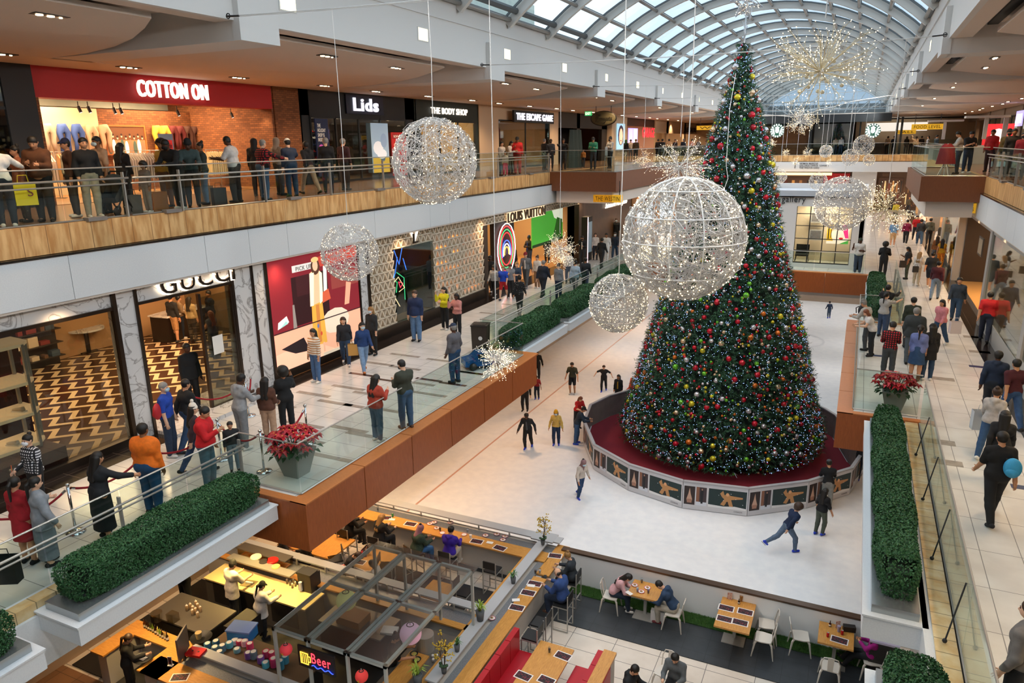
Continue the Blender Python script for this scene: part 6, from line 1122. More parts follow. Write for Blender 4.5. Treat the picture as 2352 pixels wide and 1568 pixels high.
# ---- seats
def stool(loc, rz, label, group=None, proto=[None]):
 if proto[0] is None:
  t = thing('bar_stool', label, 'bar stool', loc, rz, group); m = MB(); m.box(-.2, .2, -.2, .2, .7, .75); m.build('seat', M_black, t); m = MB(); m.box(-.19, .19, -.235, -.205, .86, 1.08); m.build('backrest', M_black, t)
  m = MB()
  for y in (-.2, .2): m.box(-.2, .2, y-.012, y+.012, .68, .705); m.box(-.2, .2, y-.012, y+.012, .25, .275); m.box(-.21, -.19, y-.012, y+.012, .0, .02)
  for x in (-.2, .2): m.box(x-.012, x+.012, -.2, .2, .68, .705); m.box(x-.012, x+.012, -.2, .2, 0, .025)
  m.build('frame', M_steel, t)
  for x in (-.2, .2):
   for y in (-.22, .2): m = MB(); m.box(x-.013, x+.013, y-.013, y+.013, 0, 1.08 if y < 0 else .7); m.build('leg', M_steel, t)
  proto[0] = t; return t
 return dup(proto[0], loc, rz, label, group)
for x, y, r_, lb in [(-8.5, 16.4, 0, 'empty bar stool with tucked black seat near the corner of the belt'), (-9.95, 16.35, 0, 'bar stool under the person in purple'), (-11.0, 16.15, -.4, 'bar stool under the person in the pink headscarf'), (-12.35, 16.2, 0, 'bar stool under the blond person in black at the bar'), (-13.5, 16.2, 0, 'bar stool with the yellow seat side at the far left of the bar'),
 (-6.25, 16.8, PI/2, 'bar stool under the blond woman with a phone'), (-6.1, 15.75, PI/2, 'bar stool under the balding man in blue'), (-6.3, 14.75, PI/2, 'empty bar stool beside the balding man'), (-6.3, 14.2, PI/2, 'empty bar stool nearest the red booth'), (-8.75, 15.1, PI/2+PI, 'empty black chair left of the oak edge, nearer the rink'), (-8.55, 14.55, PI/2+PI, 'empty black chair left of the oak edge, beside the canopy'), (-11.4, 15.3, -1.2, 'stool beside the small oak table seen through the canopy glass'), (-13.0, 15.0, 2.4, 'black chair at the left oak table under the balcony'), (-14.9, 15.9, .9, 'black chair behind the left oak table')]: stool((x, y, 0), r_, lb)
def metal_chair(loc, rz, label, group=None, proto=[None]):
 if proto[0] is None:
  t = thing('metal_cafe_chair', label, 'chair', loc, rz, group); W_ = mat('cream_metal', 'd8d0c4', .35, .1)
  m = MB(); m.prism([(-.19, -.19), (.19, -.19), (.22, .05), (.2, .2), (-.2, .2), (-.22, .05)], .43, .455); m.build('seat', W_, t)
  m = MB(); m.tube([(-.19, -.18, .45), (-.2, -.24, .7), (-.15, -.27, .84), (.0, -.28, .87), (.15, -.27, .84), (.2, -.24, .7), (.19, -.18, .45)], .013, 6); m.add([(-.06, -.2, .45), (.06, -.2, .45), (.07, -.27, .85), (-.07, -.27, .85), (-.06, -.205, .45), (.06, -.205, .45), (.07, -.28, .85), (-.07, -.28, .85)], [(0, 1, 2, 3), (7, 6, 5, 4), (0, 3, 7, 4), (1, 5, 6, 2)]); m.build('backrest', W_, t)
  for x in (-1, 1):
   for y in (-1, 1): m = MB(); m.tube([(x*.17, y*.16, .43), (x*.2, y*.2, .38), (x*.25, y*.26, 0)], [.03, .028, .014], 6); m.build('leg', W_, t)
  proto[0] = t; return t
 return dup(proto[0], loc, rz, label, group)
for x, y, r_, lb in [(-5.15, 17.0, -1.5, 'cream metal chair under the woman in pink'), (-3.4, 16.95, 1.6, 'cream metal chair under the man bending over his food'), (-1.1, 17.45, 1.7, 'cream metal chair at the four-placemat table, nearer the rink'), (-1.1, 16.85, 1.6, 'cream metal chair at the four-placemat table, nearer the viewer'), (-.28, 17.3, -1.4, 'cream metal chair left of the table with red cans'), (.45, 16.4, 0, 'cream metal chair seen from behind at the table with red cans'), (1.35, 17.05, 1.7, 'cream metal chair under the girl in magenta'), (-3.05, 14.6, 2.9, 'cream metal chair behind the man in grey at the bottom edge')]: metal_chair((x, y, 0), r_, lb)
def cafe_table(x0, x1, y0, y1, label, base=True, wood=None, z=.75):
 t = thing('cafe_table', label, 'table', ((x0+x1)/2, (y0+y1)/2, 0)); a, b = (x1-x0)/2, (y1-y0)/2; m = MB(); m.box(-a, a, -b, b, z-.045, z); m.build('table_top', wood or M_bar_woody, t)
 if base: m = MB(); m.box(-.04, .04, -.04, .04, .02, z-.045); m.build('column', M_steel, t); m = MB(); m.box(-.28, .28, -.32, .32, 0, .02); m.build('base_plate', M_steel, t)
 return t
cafe_table(-4.65, -3.8, 16.8, 17.55, 'oak cafe table shared by the couple eating by the turf'); cafe_table(-2.28, -1.42, 16.4, 17.9, 'oak cafe table with four printed placemats'); cafe_table(.12, .92, 16.8, 17.68, 'oak cafe table with red cans beside the girl in magenta')
cafe_table(-6.02, -5.15, 11.8, 14.1, 'long oak booth table between the red benches'); cafe_table(-3.6, -2.6, 12.9, 13.7, 'cafe table of the two diners at the bottom edge'); cafe_table(-9.78, -9.03, 14.45, 15.25, 'square oak table seen through the canopy glass'); cafe_table(-12.25, -11.25, 14.5, 16.0, 'oak table with placemats under the left strip of the canopy', wood=M_bar_wood); cafe_table(-14.8, -13.1, 14.9, 16.1, 'oak table of the diners under the wood balcony')
M_redl = mat('red_leather', 'b00f20', .4)
def bench(x0, x1, y0, y1, side, label):
 t = thing('booth_bench', label, 'bench'); m = MB(); m.box(x0, x1, y0, y1, .12, .46); m.build('seat', M_redl, t)
 n = 5; s = (y1-y0)/n
 for i in range(n): m = MB(); xb = x0-.14 if side < 0 else x1; m.box(xb, xb+.14, y0+i*s+.008, y0+(i+1)*s-.008, .4, 1.08); m.build('back_cushion', M_redl, t)
 return t
bench(-6.5, -6.08, 11.2, 13.9, -1, 'red leather booth bench left of the long oak table'); bench(-5.05, -4.5, 11.2, 13.95, 1, 'red leather booth bench right of the long oak table')
t = thing('booth_divider', 'oak-topped white divider behind the right booth bench', 'divider'); m = MB(); m.box(-4.34, -4.1, 11, 13.95, 0, 1.05); m.build('panel', M_front, t); m = MB(); m.box(-4.36, -4.06, 11, 13.97, 1.05, 1.12); m.build('cap', M_bar_woody, t)
bench(-4.05, -3.75, 11, 13.5, -1, 'red leather bench behind the oak-topped divider')
# ---- things on the tables
M_paper = mat('placemat_white', 'e8e4e0', .6); M_menu = mat('placemat_print', '1c1a1e', .6, noise=22, col2='7a2430', pos=(.5, .62))
def placemat(px, py, z, rz, label, proto=[None], p=None):
 p = onz(px, py, z) if p is None else p
 if proto[0] is None: t = thing('placemat', label, 'placemat', (p[0], p[1], z), rz); m = MB(); m.box(-.2, .2, -.13, .13, .001, .003); m.build('paper', M_paper, t); m = MB(); m.box(-.175, .175, -.105, .105, .003, .004); m.build('print', M_menu, t); proto[0] = t; return t
 return dup(proto[0], (p[0], p[1], z), rz, label)
for px, py, z, rz, lb in [(1228, 1340, 1, .1, 'printed placemat in front of the balding man'), (1213, 1361, 1, .1, 'placemat with napkins next to the balding man'), (1187, 1395, 1, .1, 'placemat at the empty place nearest the booth'), (1275, 1276, 1, .2, 'placemat with a napkin at the blond woman with the phone'), (1095, 1243, 1, .1, 'pair of placemats right of the person in purple'), (1148, 1258, 1, -.1, 'placemat near the belt corner'), (943, 1203, 1, .1, 'placemat left of the pink headscarf'), (886, 1189, 1, .4, 'placemat by the green can'), (818, 1172, 1, .3, 'placemat at the far left end of the oak bar'),
 (1668, 1396, .75, 0, 'upper left placemat of the four'), (1712, 1405, .75, 0, 'upper right placemat of the four'), (1664, 1421, .75, 0, 'lower left placemat of the four'), (1700, 1429, .75, 0, 'lower right placemat of the four'), (1928, 1470, .75, -.1, 'placemat beside the red can'), (1293, 1506, .75, -.1, 'placemat at the far end of the booth table'), (1202, 1552, .75, -.1, 'placemat at the left near corner of the booth table'), (1255, 1562, .75, -.1, 'placemat at the right near corner of the booth table'), (825, 1290, .75, .1, 'placemat under the canopy glass near the dark-haired diner'), (820, 1311, .75, -.1, 'nearer placemat under the canopy glass'), (630, 1268, 1.1, .2, 'placemat lying on the grey ledge by the chefs'), (712, 1238, .75, .1, 'placemat on the oak table under the balcony'), (413, 1555, .94, .5, 'placemat on the golden host bar')]: placemat(px, py, z, rz, lb)
M_plw = mat('plate_white', 'e6e2dc', .3); M_plr = mat('plate_pink', 'd0506c', .3)
def plate(px, py, z, label, r=.09, food='b8865a'):
 p = onz(px, py, z); t = thing('plate', label, 'plate', (p[0], p[1], z+.002)); m = MB(); m.lathe([(r*.6, 0), (r, .015), (r*.98, .018), (r*.6, .006)], n=18); m.build('rim', M_plr, t, None, True); m = MB(); m.lathe([(r*.85, .013), (r*.8, .017)], n=18); m.build('dish', M_plw, t)
 if food: m = MB(); m.ball((0, 0, .025), r*.45, 8, 4, 0, (1, .8, .5)); m.build('food', mat('food_'+food, food, .7), t, None, True)
for a in [(987, 1203, 1., 'red-rimmed plate in front of the pink headscarf'), (1003, 1213, 1., 'white plate beside the dark drink'), (1016, 1224, 1., 'plate left of the person in purple', .09, None), (1066, 1228, 1., 'red-rimmed plate right of the person in purple', .09, None), (1115, 1230, .97, 'plate on the belt right of the white cup'), (1141, 1227, .97, 'plate on the belt, second right of the cup'), (1160, 1232, .97, 'plate on the belt, third right of the cup'), (1155, 1240, .97, 'clear plate by the oak bar'), (1035, 1200, .97, 'plate on the belt behind the purple sweater'), (997, 1200, .97, 'plate on the belt behind the headscarf'), (1473, 1359, .75, 'red-rimmed plate of the couple'), (1487, 1350, .75, 'pink-rimmed plate near the bending man'), (1458, 1344, .75, 'plate in front of the woman in pink'), (655, 1250, .75, 'plate on the table under the balcony', .09, 'c85030'), (668, 1253, .75, 'second plate on the table under the balcony', .09, 'c85030'), (825, 1277, .75, 'plate at the edge of the left oak table', .09, None), (790, 1300, .75, 'red-rimmed plate at the canopy edge', .09, 'c85030'), (1130, 1420, .97, 'plate lying on the grey ledge corner')]: plate(*a)
def drink(px, py, z, c_, label, h=.14, r=.032, kind='glass'):
 p = onz(px, py, z); t = thing({'glass': 'drinking_glass', 'can': 'drink_can', 'cup': 'paper_cup', 'bottle': 'bottle', 'squeeze': 'squeeze_bottle', 'tall': 'bottle'}[kind], label, {'glass': 'glass', 'can': 'can', 'cup': 'cup', 'bottle': 'bottle', 'squeeze': 'bottle', 'tall': 'bottle'}[kind], (p[0], p[1], z+.001)); m = MB()
 mt = mat('drink_'+c_, c_, .2)
 if kind == 'glass': m.lathe([(r*.8, .003), (r, h*.7)], n=12); m.build('drink', mt, t); m = MB(); m.lathe([(r*.85, 0), (r*1.12, h), (r*1.05, h)], n=12); m.build('tumbler', glass('tumbler', 'e8ecf0', .6, .1), t, None, True)
 elif kind == 'can': m.lathe([(r*.8, 0), (r, .01), (r, h-.01), (r*.8, h)], n=12); m.build('can_body', mt, t, None, True); m = MB(); m.cyl((0, 0, h), r*.75, .003, 10); m.build('lid', M_steel, t)
 elif kind == 'cup': m.lathe([(r*.8, 0), (r*1.1, h), (r, h)], n=12); m.build('cup_body', mt, t)
 elif kind == 'squeeze': m.lathe([(r, 0), (r, h*.75), (r*.9, h*.8)], n=12); m.build('bottle_body', mt, t, None, True); m = MB(); m.lathe([(r*.9, h*.8), (r*.4, h*.88), (.004, h)], n=10); m.build('nozzle', M_plw, t)
 else: m.lathe([(r, 0), (r, h*.55), (r*.35, h*.75), (r*.35, h)], n=12); m.build('bottle_body', mt, t, None, True); m = MB(); m.lathe([(r*1.03, h*.15), (r*1.03, h*.42)], n=12); m.build('label_band', M_plw, t); m = MB(); m.cyl((0, 0, h), r*.4, .012, 8); m.build('cap', M_kdark, t)
 return t
for a in [(902, 1187, 1, '2c7a3c', 'green can on the oak bar', .13, .034, 'can'), (1011, 1219, 1, '3a2018', 'dark cola glass between the two diners at the bar'), (1081, 1236, 1, 'e8e4dc', 'white paper cup on the oak bar', .12, .04, 'cup'), (1074, 1222, 1, 'a8b4c8', 'clear tumbler near the white cup'), (868, 1172, 1, '8a8a90', 'grey tumbler at the far left of the bar'), (1230, 1318, 1, '2c1810', 'cola glass near the balding man'), (1240, 1316, 1, 'c8ccd4', 'water glass by the belt'), (1262, 1498, .75, '2a1410', 'cola glass on the red booth table'), (1464, 1359, .75, '8890b0', 'blue tumbler on the table of the couple'), (1489, 1362, .75, '6a4a70', 'purple tumbler on the table of the couple'), (1474, 1338, .75, '806a58', 'tall glass of cutlery on the table of the couple'), (1901, 1462, .75, 'c01820', 'red drink can on the left of the table', .12, .033, 'can'), (1934, 1457, .75, 'b81820', 'red drink can beside the napkin holder', .12, .033, 'can'), (1697, 1386, .75, '2a1c14', 'small soy sauce bottle on the four-placemat table', .13, .03, 'bottle'), (1906, 1438, .75, '3a1410', 'red-capped soy sauce bottle on the table with cans', .15, .03, 'bottle'), (1702, 1380, .75, 'a07040', 'wooden chopstick cup with purple-tipped sticks', .16, .04, 'cup'), (1926, 1450, .75, '9a90a8', 'lilac cup of chopsticks on the table with cans', .16, .04, 'cup')]: drink(*a)
for i, (px, py) in enumerate([(333, 1441), (338, 1443), (342, 1446), (347, 1448), (352, 1451), (358, 1455), (364, 1458), (369, 1462), (374, 1465), (380, 1468), (385, 1471)]): drink(px, py, .94, ['5a2c14', '2c1810', '301c14', '3a4a20', '5a7a20', '2a1410', 'a0a050', '6a8a30', '3a2a18', 'b0a070', '2a1a10'][i], 'beer bottle standing on the back rail of the host bar', .24, .032, 'tall')['group'] = 'row of bottles on the host bar'
for i, (px, py) in enumerate([(451, 1392), (438, 1398), (444, 1404), (450, 1408), (443, 1412), (455, 1418), (430, 1402), (461, 1405), (455, 1398)]): drink(px, py, .9, 'd8b890', 'cream squeeze bottle with pointed cap on the prep counter', .2, .035, 'squeeze')['group'] = 'squeeze bottles on the prep counter'
for i, (px, py) in enumerate([(660, 1340), (667, 1344), (674, 1340), (672, 1350), (679, 1346)]): drink(px, py, .9, 'e0d0a8', 'pale squeeze bottle at the right end of the yellow lit counter', .17, .03, 'squeeze')['group'] = 'squeeze bottles on the cooking counter'
for i, (px, py) in enumerate([(994, 1510), (1004, 1509), (995, 1519)]): drink(px, py, .9, 'e8e0dc', 'small white bottle by the stock pot', .1, .03, 'squeeze')['group'] = 'white bottles by the stock pot'
# plate stacks
PS = [(478, 1474, '3a7090', 7), (497, 1468, '3a7090', 7), (495, 1482, '6a8290', 7), (512, 1480, '4a7088', 8), (506, 1494, '5a7a88', 8), (528, 1472, '5cb0c4', 7), (541, 1464, 'd8d8e0', 6), (551, 1466, 'c83058', 6), (563, 1468, 'e0a8b8', 7), (575, 1476, 'd03060', 8), (545, 1483, '6a98a8', 5), (571, 1497, '7a4a9c', 8), (584, 1497, '7a8a98', 9), (600, 1507, '8a50a8', 8), (612, 1494, 'd03068', 8), (625, 1498, 'd02c5c', 9), (611, 1518, '58b4c8', 7), (630, 1516, 'e04078', 11), (645, 1522, '2a88a8', 11), (656, 1508, '2a88a8', 9)]
CN = {'3a7090': 'dark blue', '6a8290': 'slate', '4a7088': 'dark teal', '5a7a88': 'teal grey', '5cb0c4': 'aqua', 'd8d8e0': 'white', 'c83058': 'crimson', 'e0a8b8': 'pale pink', 'd03060': 'pink', '6a98a8': 'blue grey', '7a4a9c': 'violet', '7a8a98': 'grey', '8a50a8': 'purple', 'd03068': 'rose', 'd02c5c': 'magenta', '58b4c8': 'turquoise', 'e04078': 'hot pink', '2a88a8': 'ocean blue'}
pr_ = {}
for i, (px, py, c_, n_) in enumerate(PS):
 p = onz(px, py+14, .845)
 for k in range(n_):
  top = k == n_-1; key = (c_, top)
  if key not in pr_:
   m = MB(); m.lathe([(.05, 0), (.083, .012), (.085, .02), (.05, .02)], n=16); o = m.build('stacked_plate', mat('plate_'+c_, c_, .35), None, (p[0], p[1], .845+k*.021), True)
   if top: q = MB(); q.cyl((0, 0, .021), .06, .004, 16); q.build('dish_centre', M_plw, o)
   pr_[key] = o
  else:
   o = pr_[key].copy(); C.objects.link(o); o.location = (p[0], p[1], .845+k*.021)
   for ch in pr_[key].children: d = ch.copy(); C.objects.link(d); d.parent = o
  tag(o, '%s plate %s of its stack on the dark kitchen counter' % (CN[c_], 'on top' if top else 'in the body'), 'plate', '%s plates, %s' % (CN[c_], 'stack tops' if top else 'within stacks'))
def simple(name, label, cat, px, py, z, parts, rz=0):
 p = onz(px, py, z); t = thing(name, label, cat, (p[0], p[1], z+.001), rz)
 for nm, mt, f in parts: m = MB(); f(m); m.build(nm, mt, t)
 return t
simple('plastic_crate', 'blue plastic crate with a lid behind the plate stacks', 'crate', 558, 1462, .84, [('crate', mat('crate_blue', '2c74b8', .5), lambda m: m.box(-.3, .3, -.2, .2, 0, .26)), ('lid', mat('crate_lid', '6a86c8', .5), lambda m: m.box(-.32, .32, -.22, .22, .26, .3))], .25)
simple('red_box', 'flat red box with two round holes by the host bar', 'box', 450, 1500, 1.06, [('box', mat('box_red', 'c4121c', .5), lambda m: m.box(-.2, .2, -.14, .14, 0, .06)), ('hole', M_kdark, lambda m: m.cyl((-.08, 0, .06), .025, .002, 10)), ('hole', M_kdark, lambda m: m.cyl((.08, 0, .06), .025, .002, 10))], .2)
simple('menu_stand', 'small menu card standing on the golden host bar', 'menu', 392, 1528, .94, [('card', M_paper, lambda m: m.box(-.05, .05, -.004, .004, .02, .24)), ('foot', M_paper, lambda m: m.box(-.06, .06, -.04, .04, 0, .02)), ('print', M_menu, lambda m: m.box(-.04, .04, -.006, -.004, .04, .22))], .3)
simple('monitor', 'tall grey screen seen edge-on at the host bar', 'monitor', 425, 1515, .94, [('screen', M_kit, lambda m: m.box(-.02, .02, -.3, .3, .15, .75)), ('stand', M_kdark, lambda m: m.box(-.02, .02, -.05, .05, 0, .2))], .5)
simple('wok', 'large black wok holding a stack of bowls', 'wok', 463, 1470, .9, [('pan', M_black, lambda m: m.lathe([(.1, 0), (.24, .08), (.26, .1), (.1, .03)], n=20)), ('bowls', mat('bowl_tan', 'b8a070', .5), lambda m: m.lathe([(.06, .03), (.08, .2)], (-.08, 0, 0), 14))])
simple('serving_tray', 'round black tray held over the recess of the host bar', 'tray', 328, 1512, 1.0, [('tray', M_black, lambda m: m.lathe([(.2, 0), (.22, .025), (.2, .015)], n=22)), ('napkin', M_paper, lambda m: m.box(-.08, .1, -.07, .06, .02, .024))])
simple('food_container', 'clear plastic containers beside the beer bottles, rear', 'container', 362, 1425, .9, [('tub', glass('tub', 'e0d8c8', .5, .15), lambda m: m.lathe([(.1, 0), (.14, .25)], n=14))]); simple('food_container', 'clear plastic containers beside the beer bottles, front', 'container', 398, 1425, .9, [('tub', MC['tub'], lambda m: m.box(-.12, .12, -.1, .1, 0, .22))])
simple('sauce_machine', 'black curved juice machine at the end of the yellow lit counter', 'machine', 712, 1350, .9, [('body', M_kdark, lambda m: m.prism([(-.22, -.2), (.22, -.2), (.22, .2), (-.22, .2)], 0, .5)), ('top', M_black, lambda m: m.box(-.24, .24, -.22, .1, .5, .56)), ('jug', M_plw, lambda m: m.lathe([(.05, .05), (.05, .3)], (-.1, -.24, 0), 10))])
simple('glass_case', 'glass sushi case with plates on top over the cooking counter', 'display case', 610, 1290, .9, [('case', glass('case_glass', 'd8c8a0', .4, .1), lambda m: m.box(-.9, .9, -.15, .15, .02, .3)), ('tray', mat('fish_orange', 'd88050', .5, noise=8, col2='e8d8c0'), lambda m: m.box(-.85, .85, -.12, .12, .02, .08)), ('top', M_kit, lambda m: m.box(-.92, .92, -.17, .17, .3, .33))])
for px, py, c_, r_, lb in [(588, 1280, 'e8e0cc', .16, 'white lids stacked on the sushi case'), (626, 1288, 'd82018', .17, 'bright red round lid on the sushi case'), (606, 1291, '3a3432', .13, 'dark bowl lid on the sushi case'), (634, 1303, 'e0d080', .12, 'yellow scalloped lid on the sushi case')]: simple('pan_cover', lb, 'lid', px, py, 1.24, [('lid', mat('lid_'+c_, c_, .4), lambda m, r_=r_: m.lathe([(r_, 0), (r_, .03), (r_*.9, .05)], n=20))])
simple('cutting_mat', 'grey sushi mat with rolls on the cooking counter', 'mat', 572, 1340, .9, [('mat', mat('bamboo_mat', '7a6a4a', .8), lambda m: m.box(-.2, .2, -.15, .15, 0, .012)), ('roll', M_plw, lambda m: m.box(-.1, .12, -.02, .03, .012, .05))], .2)
simple('stock_pot', 'large steel stock pot with an open top beside the cook', 'pot', 978, 1490, .88, [('pot_body', M_steel, lambda m: m.lathe([(.21, 0), (.21, .42), (.2, .42)], n=24)), ('broth', mat('broth', '5a3a22', .4), lambda m: m.cyl((0, 0, .4), .195, .01, 24))])
for px, py, lb in ((951, 1505, 'dark bowl of salad on the board, farther'), (958, 1518, 'dark bowl of salad on the board, nearer')): simple('salad_bowl', lb, 'bowl', px, py, .92, [('bowl', M_kdark, lambda m: m.lathe([(.05, 0), (.1, .06), (.09, .05)], n=18)), ('salad', mat('salad', '7a9a3a', .7, noise=30, col2='c08850'), lambda m: m.ball((0, 0, .04), .08, 10, 4, 0, (1, 1, .35)))])
simple('kitchen_cloth', 'stack of white cloths seen through the canopy', 'cloth', 895, 1450, .88, [('cloth', M_paper, lambda m: m.box(-.2, .2, -.14, .14, 0, .06))], .3)
simple('handbag', 'black handbag and napkin box on the table with red cans', 'handbag', 1950, 1448, .75, [('bag_body', M_kdark, lambda m: m.box(-.14, .14, -.07, .07, 0, .14))], .2); simple('menu_stand', 'red and cream menu card on the table with red cans', 'menu', 1924, 1442, .75, [('card', mat('menu_cream', 'd8b8a8', .6, kind='spots', scale=30, col2='a02030'), lambda m: m.box(-.05, .05, -.006, .006, 0, .2))], .2); simple('menu_stand', 'dotted menu card at the end of the four-placemat table', 'menu', 1676, 1376, .75, [('card', MC['menu_cream'], lambda m: m.box(-.06, .06, -.006, .006, 0, .2))], 0)
for px, py, z, rz, lb in [(1220, 1345, 1.0, .2, 'folded napkins behind the second placemat'), (1185, 1378, 1.0, .5, 'paper napkin with chopsticks on the bar'), (900, 1193, 1.0, .3, 'napkin right of the placemat by the green can'), (1445, 1362, .75, -.5, 'napkin at the left corner of the table of the couple'), (1125, 1246, 1.0, .1, 'pink and white card on the oak bar')]: simple('napkin', lb, 'napkin', px, py, z, [('paper', M_paper, lambda m: m.box(-.1, .1, -.06, .06, .004, .01))], rz)
simple('phone', 'black phone lying on the oak bar by the balding man', 'phone', 1252, 1324, 1.0, [('body', M_black, lambda m: m.box(-.04, .04, -.07, .07, 0, .012))], .3); simple('shopping_bag', 'cream paper bag on the floor under the table of the couple', 'bag', 1510, 1425, 0, [('bag_body', M_paper, lambda m: m.box(-.18, .18, -.08, .08, 0, .32))], .1); simple('hostess_stand', 'pale lilac topped stand beside the bottom right hedge', 'stand', 2020, 1545, 0, [('cabinet', M_kdark, lambda m: m.box(-.3, .3, -.3, .3, 0, 1.0)), ('top', mat('lilac_top', 'c0b8d0', .4), lambda m: m.box(-.32, .32, -.32, .32, 1.0, 1.05))])
# ---- potted plants on the ledges
def potplant(px, py, z, kind, label, s=1, seed=1):
 p = onz(px, py, z); t = thing('potted_plant', label, 'potted plant', (p[0], p[1], z)); m = MB(); m.lathe([(.06*s, 0), (.085*s, .2*s), (.075*s, .2*s)], n=14); m.build('pot', mat('ribbed_pot', '5a5f63', .6), t, None, True); r = random.Random(seed)
 if kind == 'spiky':
  m = MB()
  for k in range(26):
   a = r.uniform(0, 6.28); l = r.uniform(.14, .26)*s; o = r.uniform(.3, 1.1); ca, sa = math.cos(a), math.sin(a); w_ = .012*s
   P = [(0, 0, .18*s), (ca*l*o*.5, sa*l*o*.5, .18*s+l*.8), (ca*l*o, sa*l*o, .18*s+l*(1.1-o*.5))]; m.add([(P[0][0]-sa*w_, P[0][1]+ca*w_, P[0][2]), (P[0][0]+sa*w_, P[0][1]-ca*w_, P[0][2]), (P[1][0]+sa*w_, P[1][1]-ca*w_, P[1][2]), (P[1][0]-sa*w_, P[1][1]+ca*w_, P[1][2]), P[2]], [(0, 1, 2, 3), (3, 2, 4)])
  m.build('leaves', mat('fern_green', '7aa03a' if s > 1.05 else '4a7a3a', .6) if s < 1.3 else mat('fern_light', 'a0b848', .6), t)
 else:
  st = MB(); fl = MB(); lf = MB()
  for k in range(3):
   a = r.uniform(0, 6.28); q = [(.02*math.cos(a), .02*math.sin(a), .15), (.05*math.cos(a), .05*math.sin(a), .45*s), (.1*math.cos(a), .1*math.sin(a), .95*s)]; st.tube(q, .009, 5)
   for j in range(9): z_ = (.4+.07*j)*s; b = r.uniform(0, 6.28); e = (.05*math.cos(a)+.16*math.cos(b), .05*math.sin(a)+.16*math.sin(b), z_+.1); st.tube([(.06*math.cos(a), .06*math.sin(a), z_), e], .004, 4); [fl.ball((e[0]+r.uniform(-.05, .05), e[1]+r.uniform(-.05, .05), e[2]+r.uniform(-.05, .05)), .018, 5, 3) for _ in range(5)]
  for k in range(9): a = r.uniform(0, 6.28); lf.ball((.08*math.cos(a), .08*math.sin(a), .23), .05, 6, 3, 0, (1, 1, .4))
  st.build('branches', mat('twig_brown', '4a3a24', .8), t); fl.build('blossoms', mat('blossom_yellow', 'd8b83c', .6), t); lf.build('leaves', mat('leaf_dark', '2c4a2a', .6), t)
potplant(1247, 1250, 1.165, 'blossom', 'tall yellow blossom branch in a ribbed pot at the belt corner', .85, 1); potplant(1020, 1545, 1.12, 'blossom', 'wide yellow blossom plant at the bottom of the belt counter', .85, 2)
potplant(1179, 1339, 1.12, 'spiky', 'small green spiky plant in the middle of the grey ledge', .9, 3); potplant(1103, 1424, 1.12, 'spiky', 'bushy light green fern on the grey ledge near the canopy', 1.35, 4); potplant(1050, 1495, 1.12, 'spiky', 'dark aloe in a small pot on the grey ledge', .85, 5); potplant(960, 1572, .95, 'spiky', 'light green fern at the bottom edge by the blossom plant', 1.35, 6)
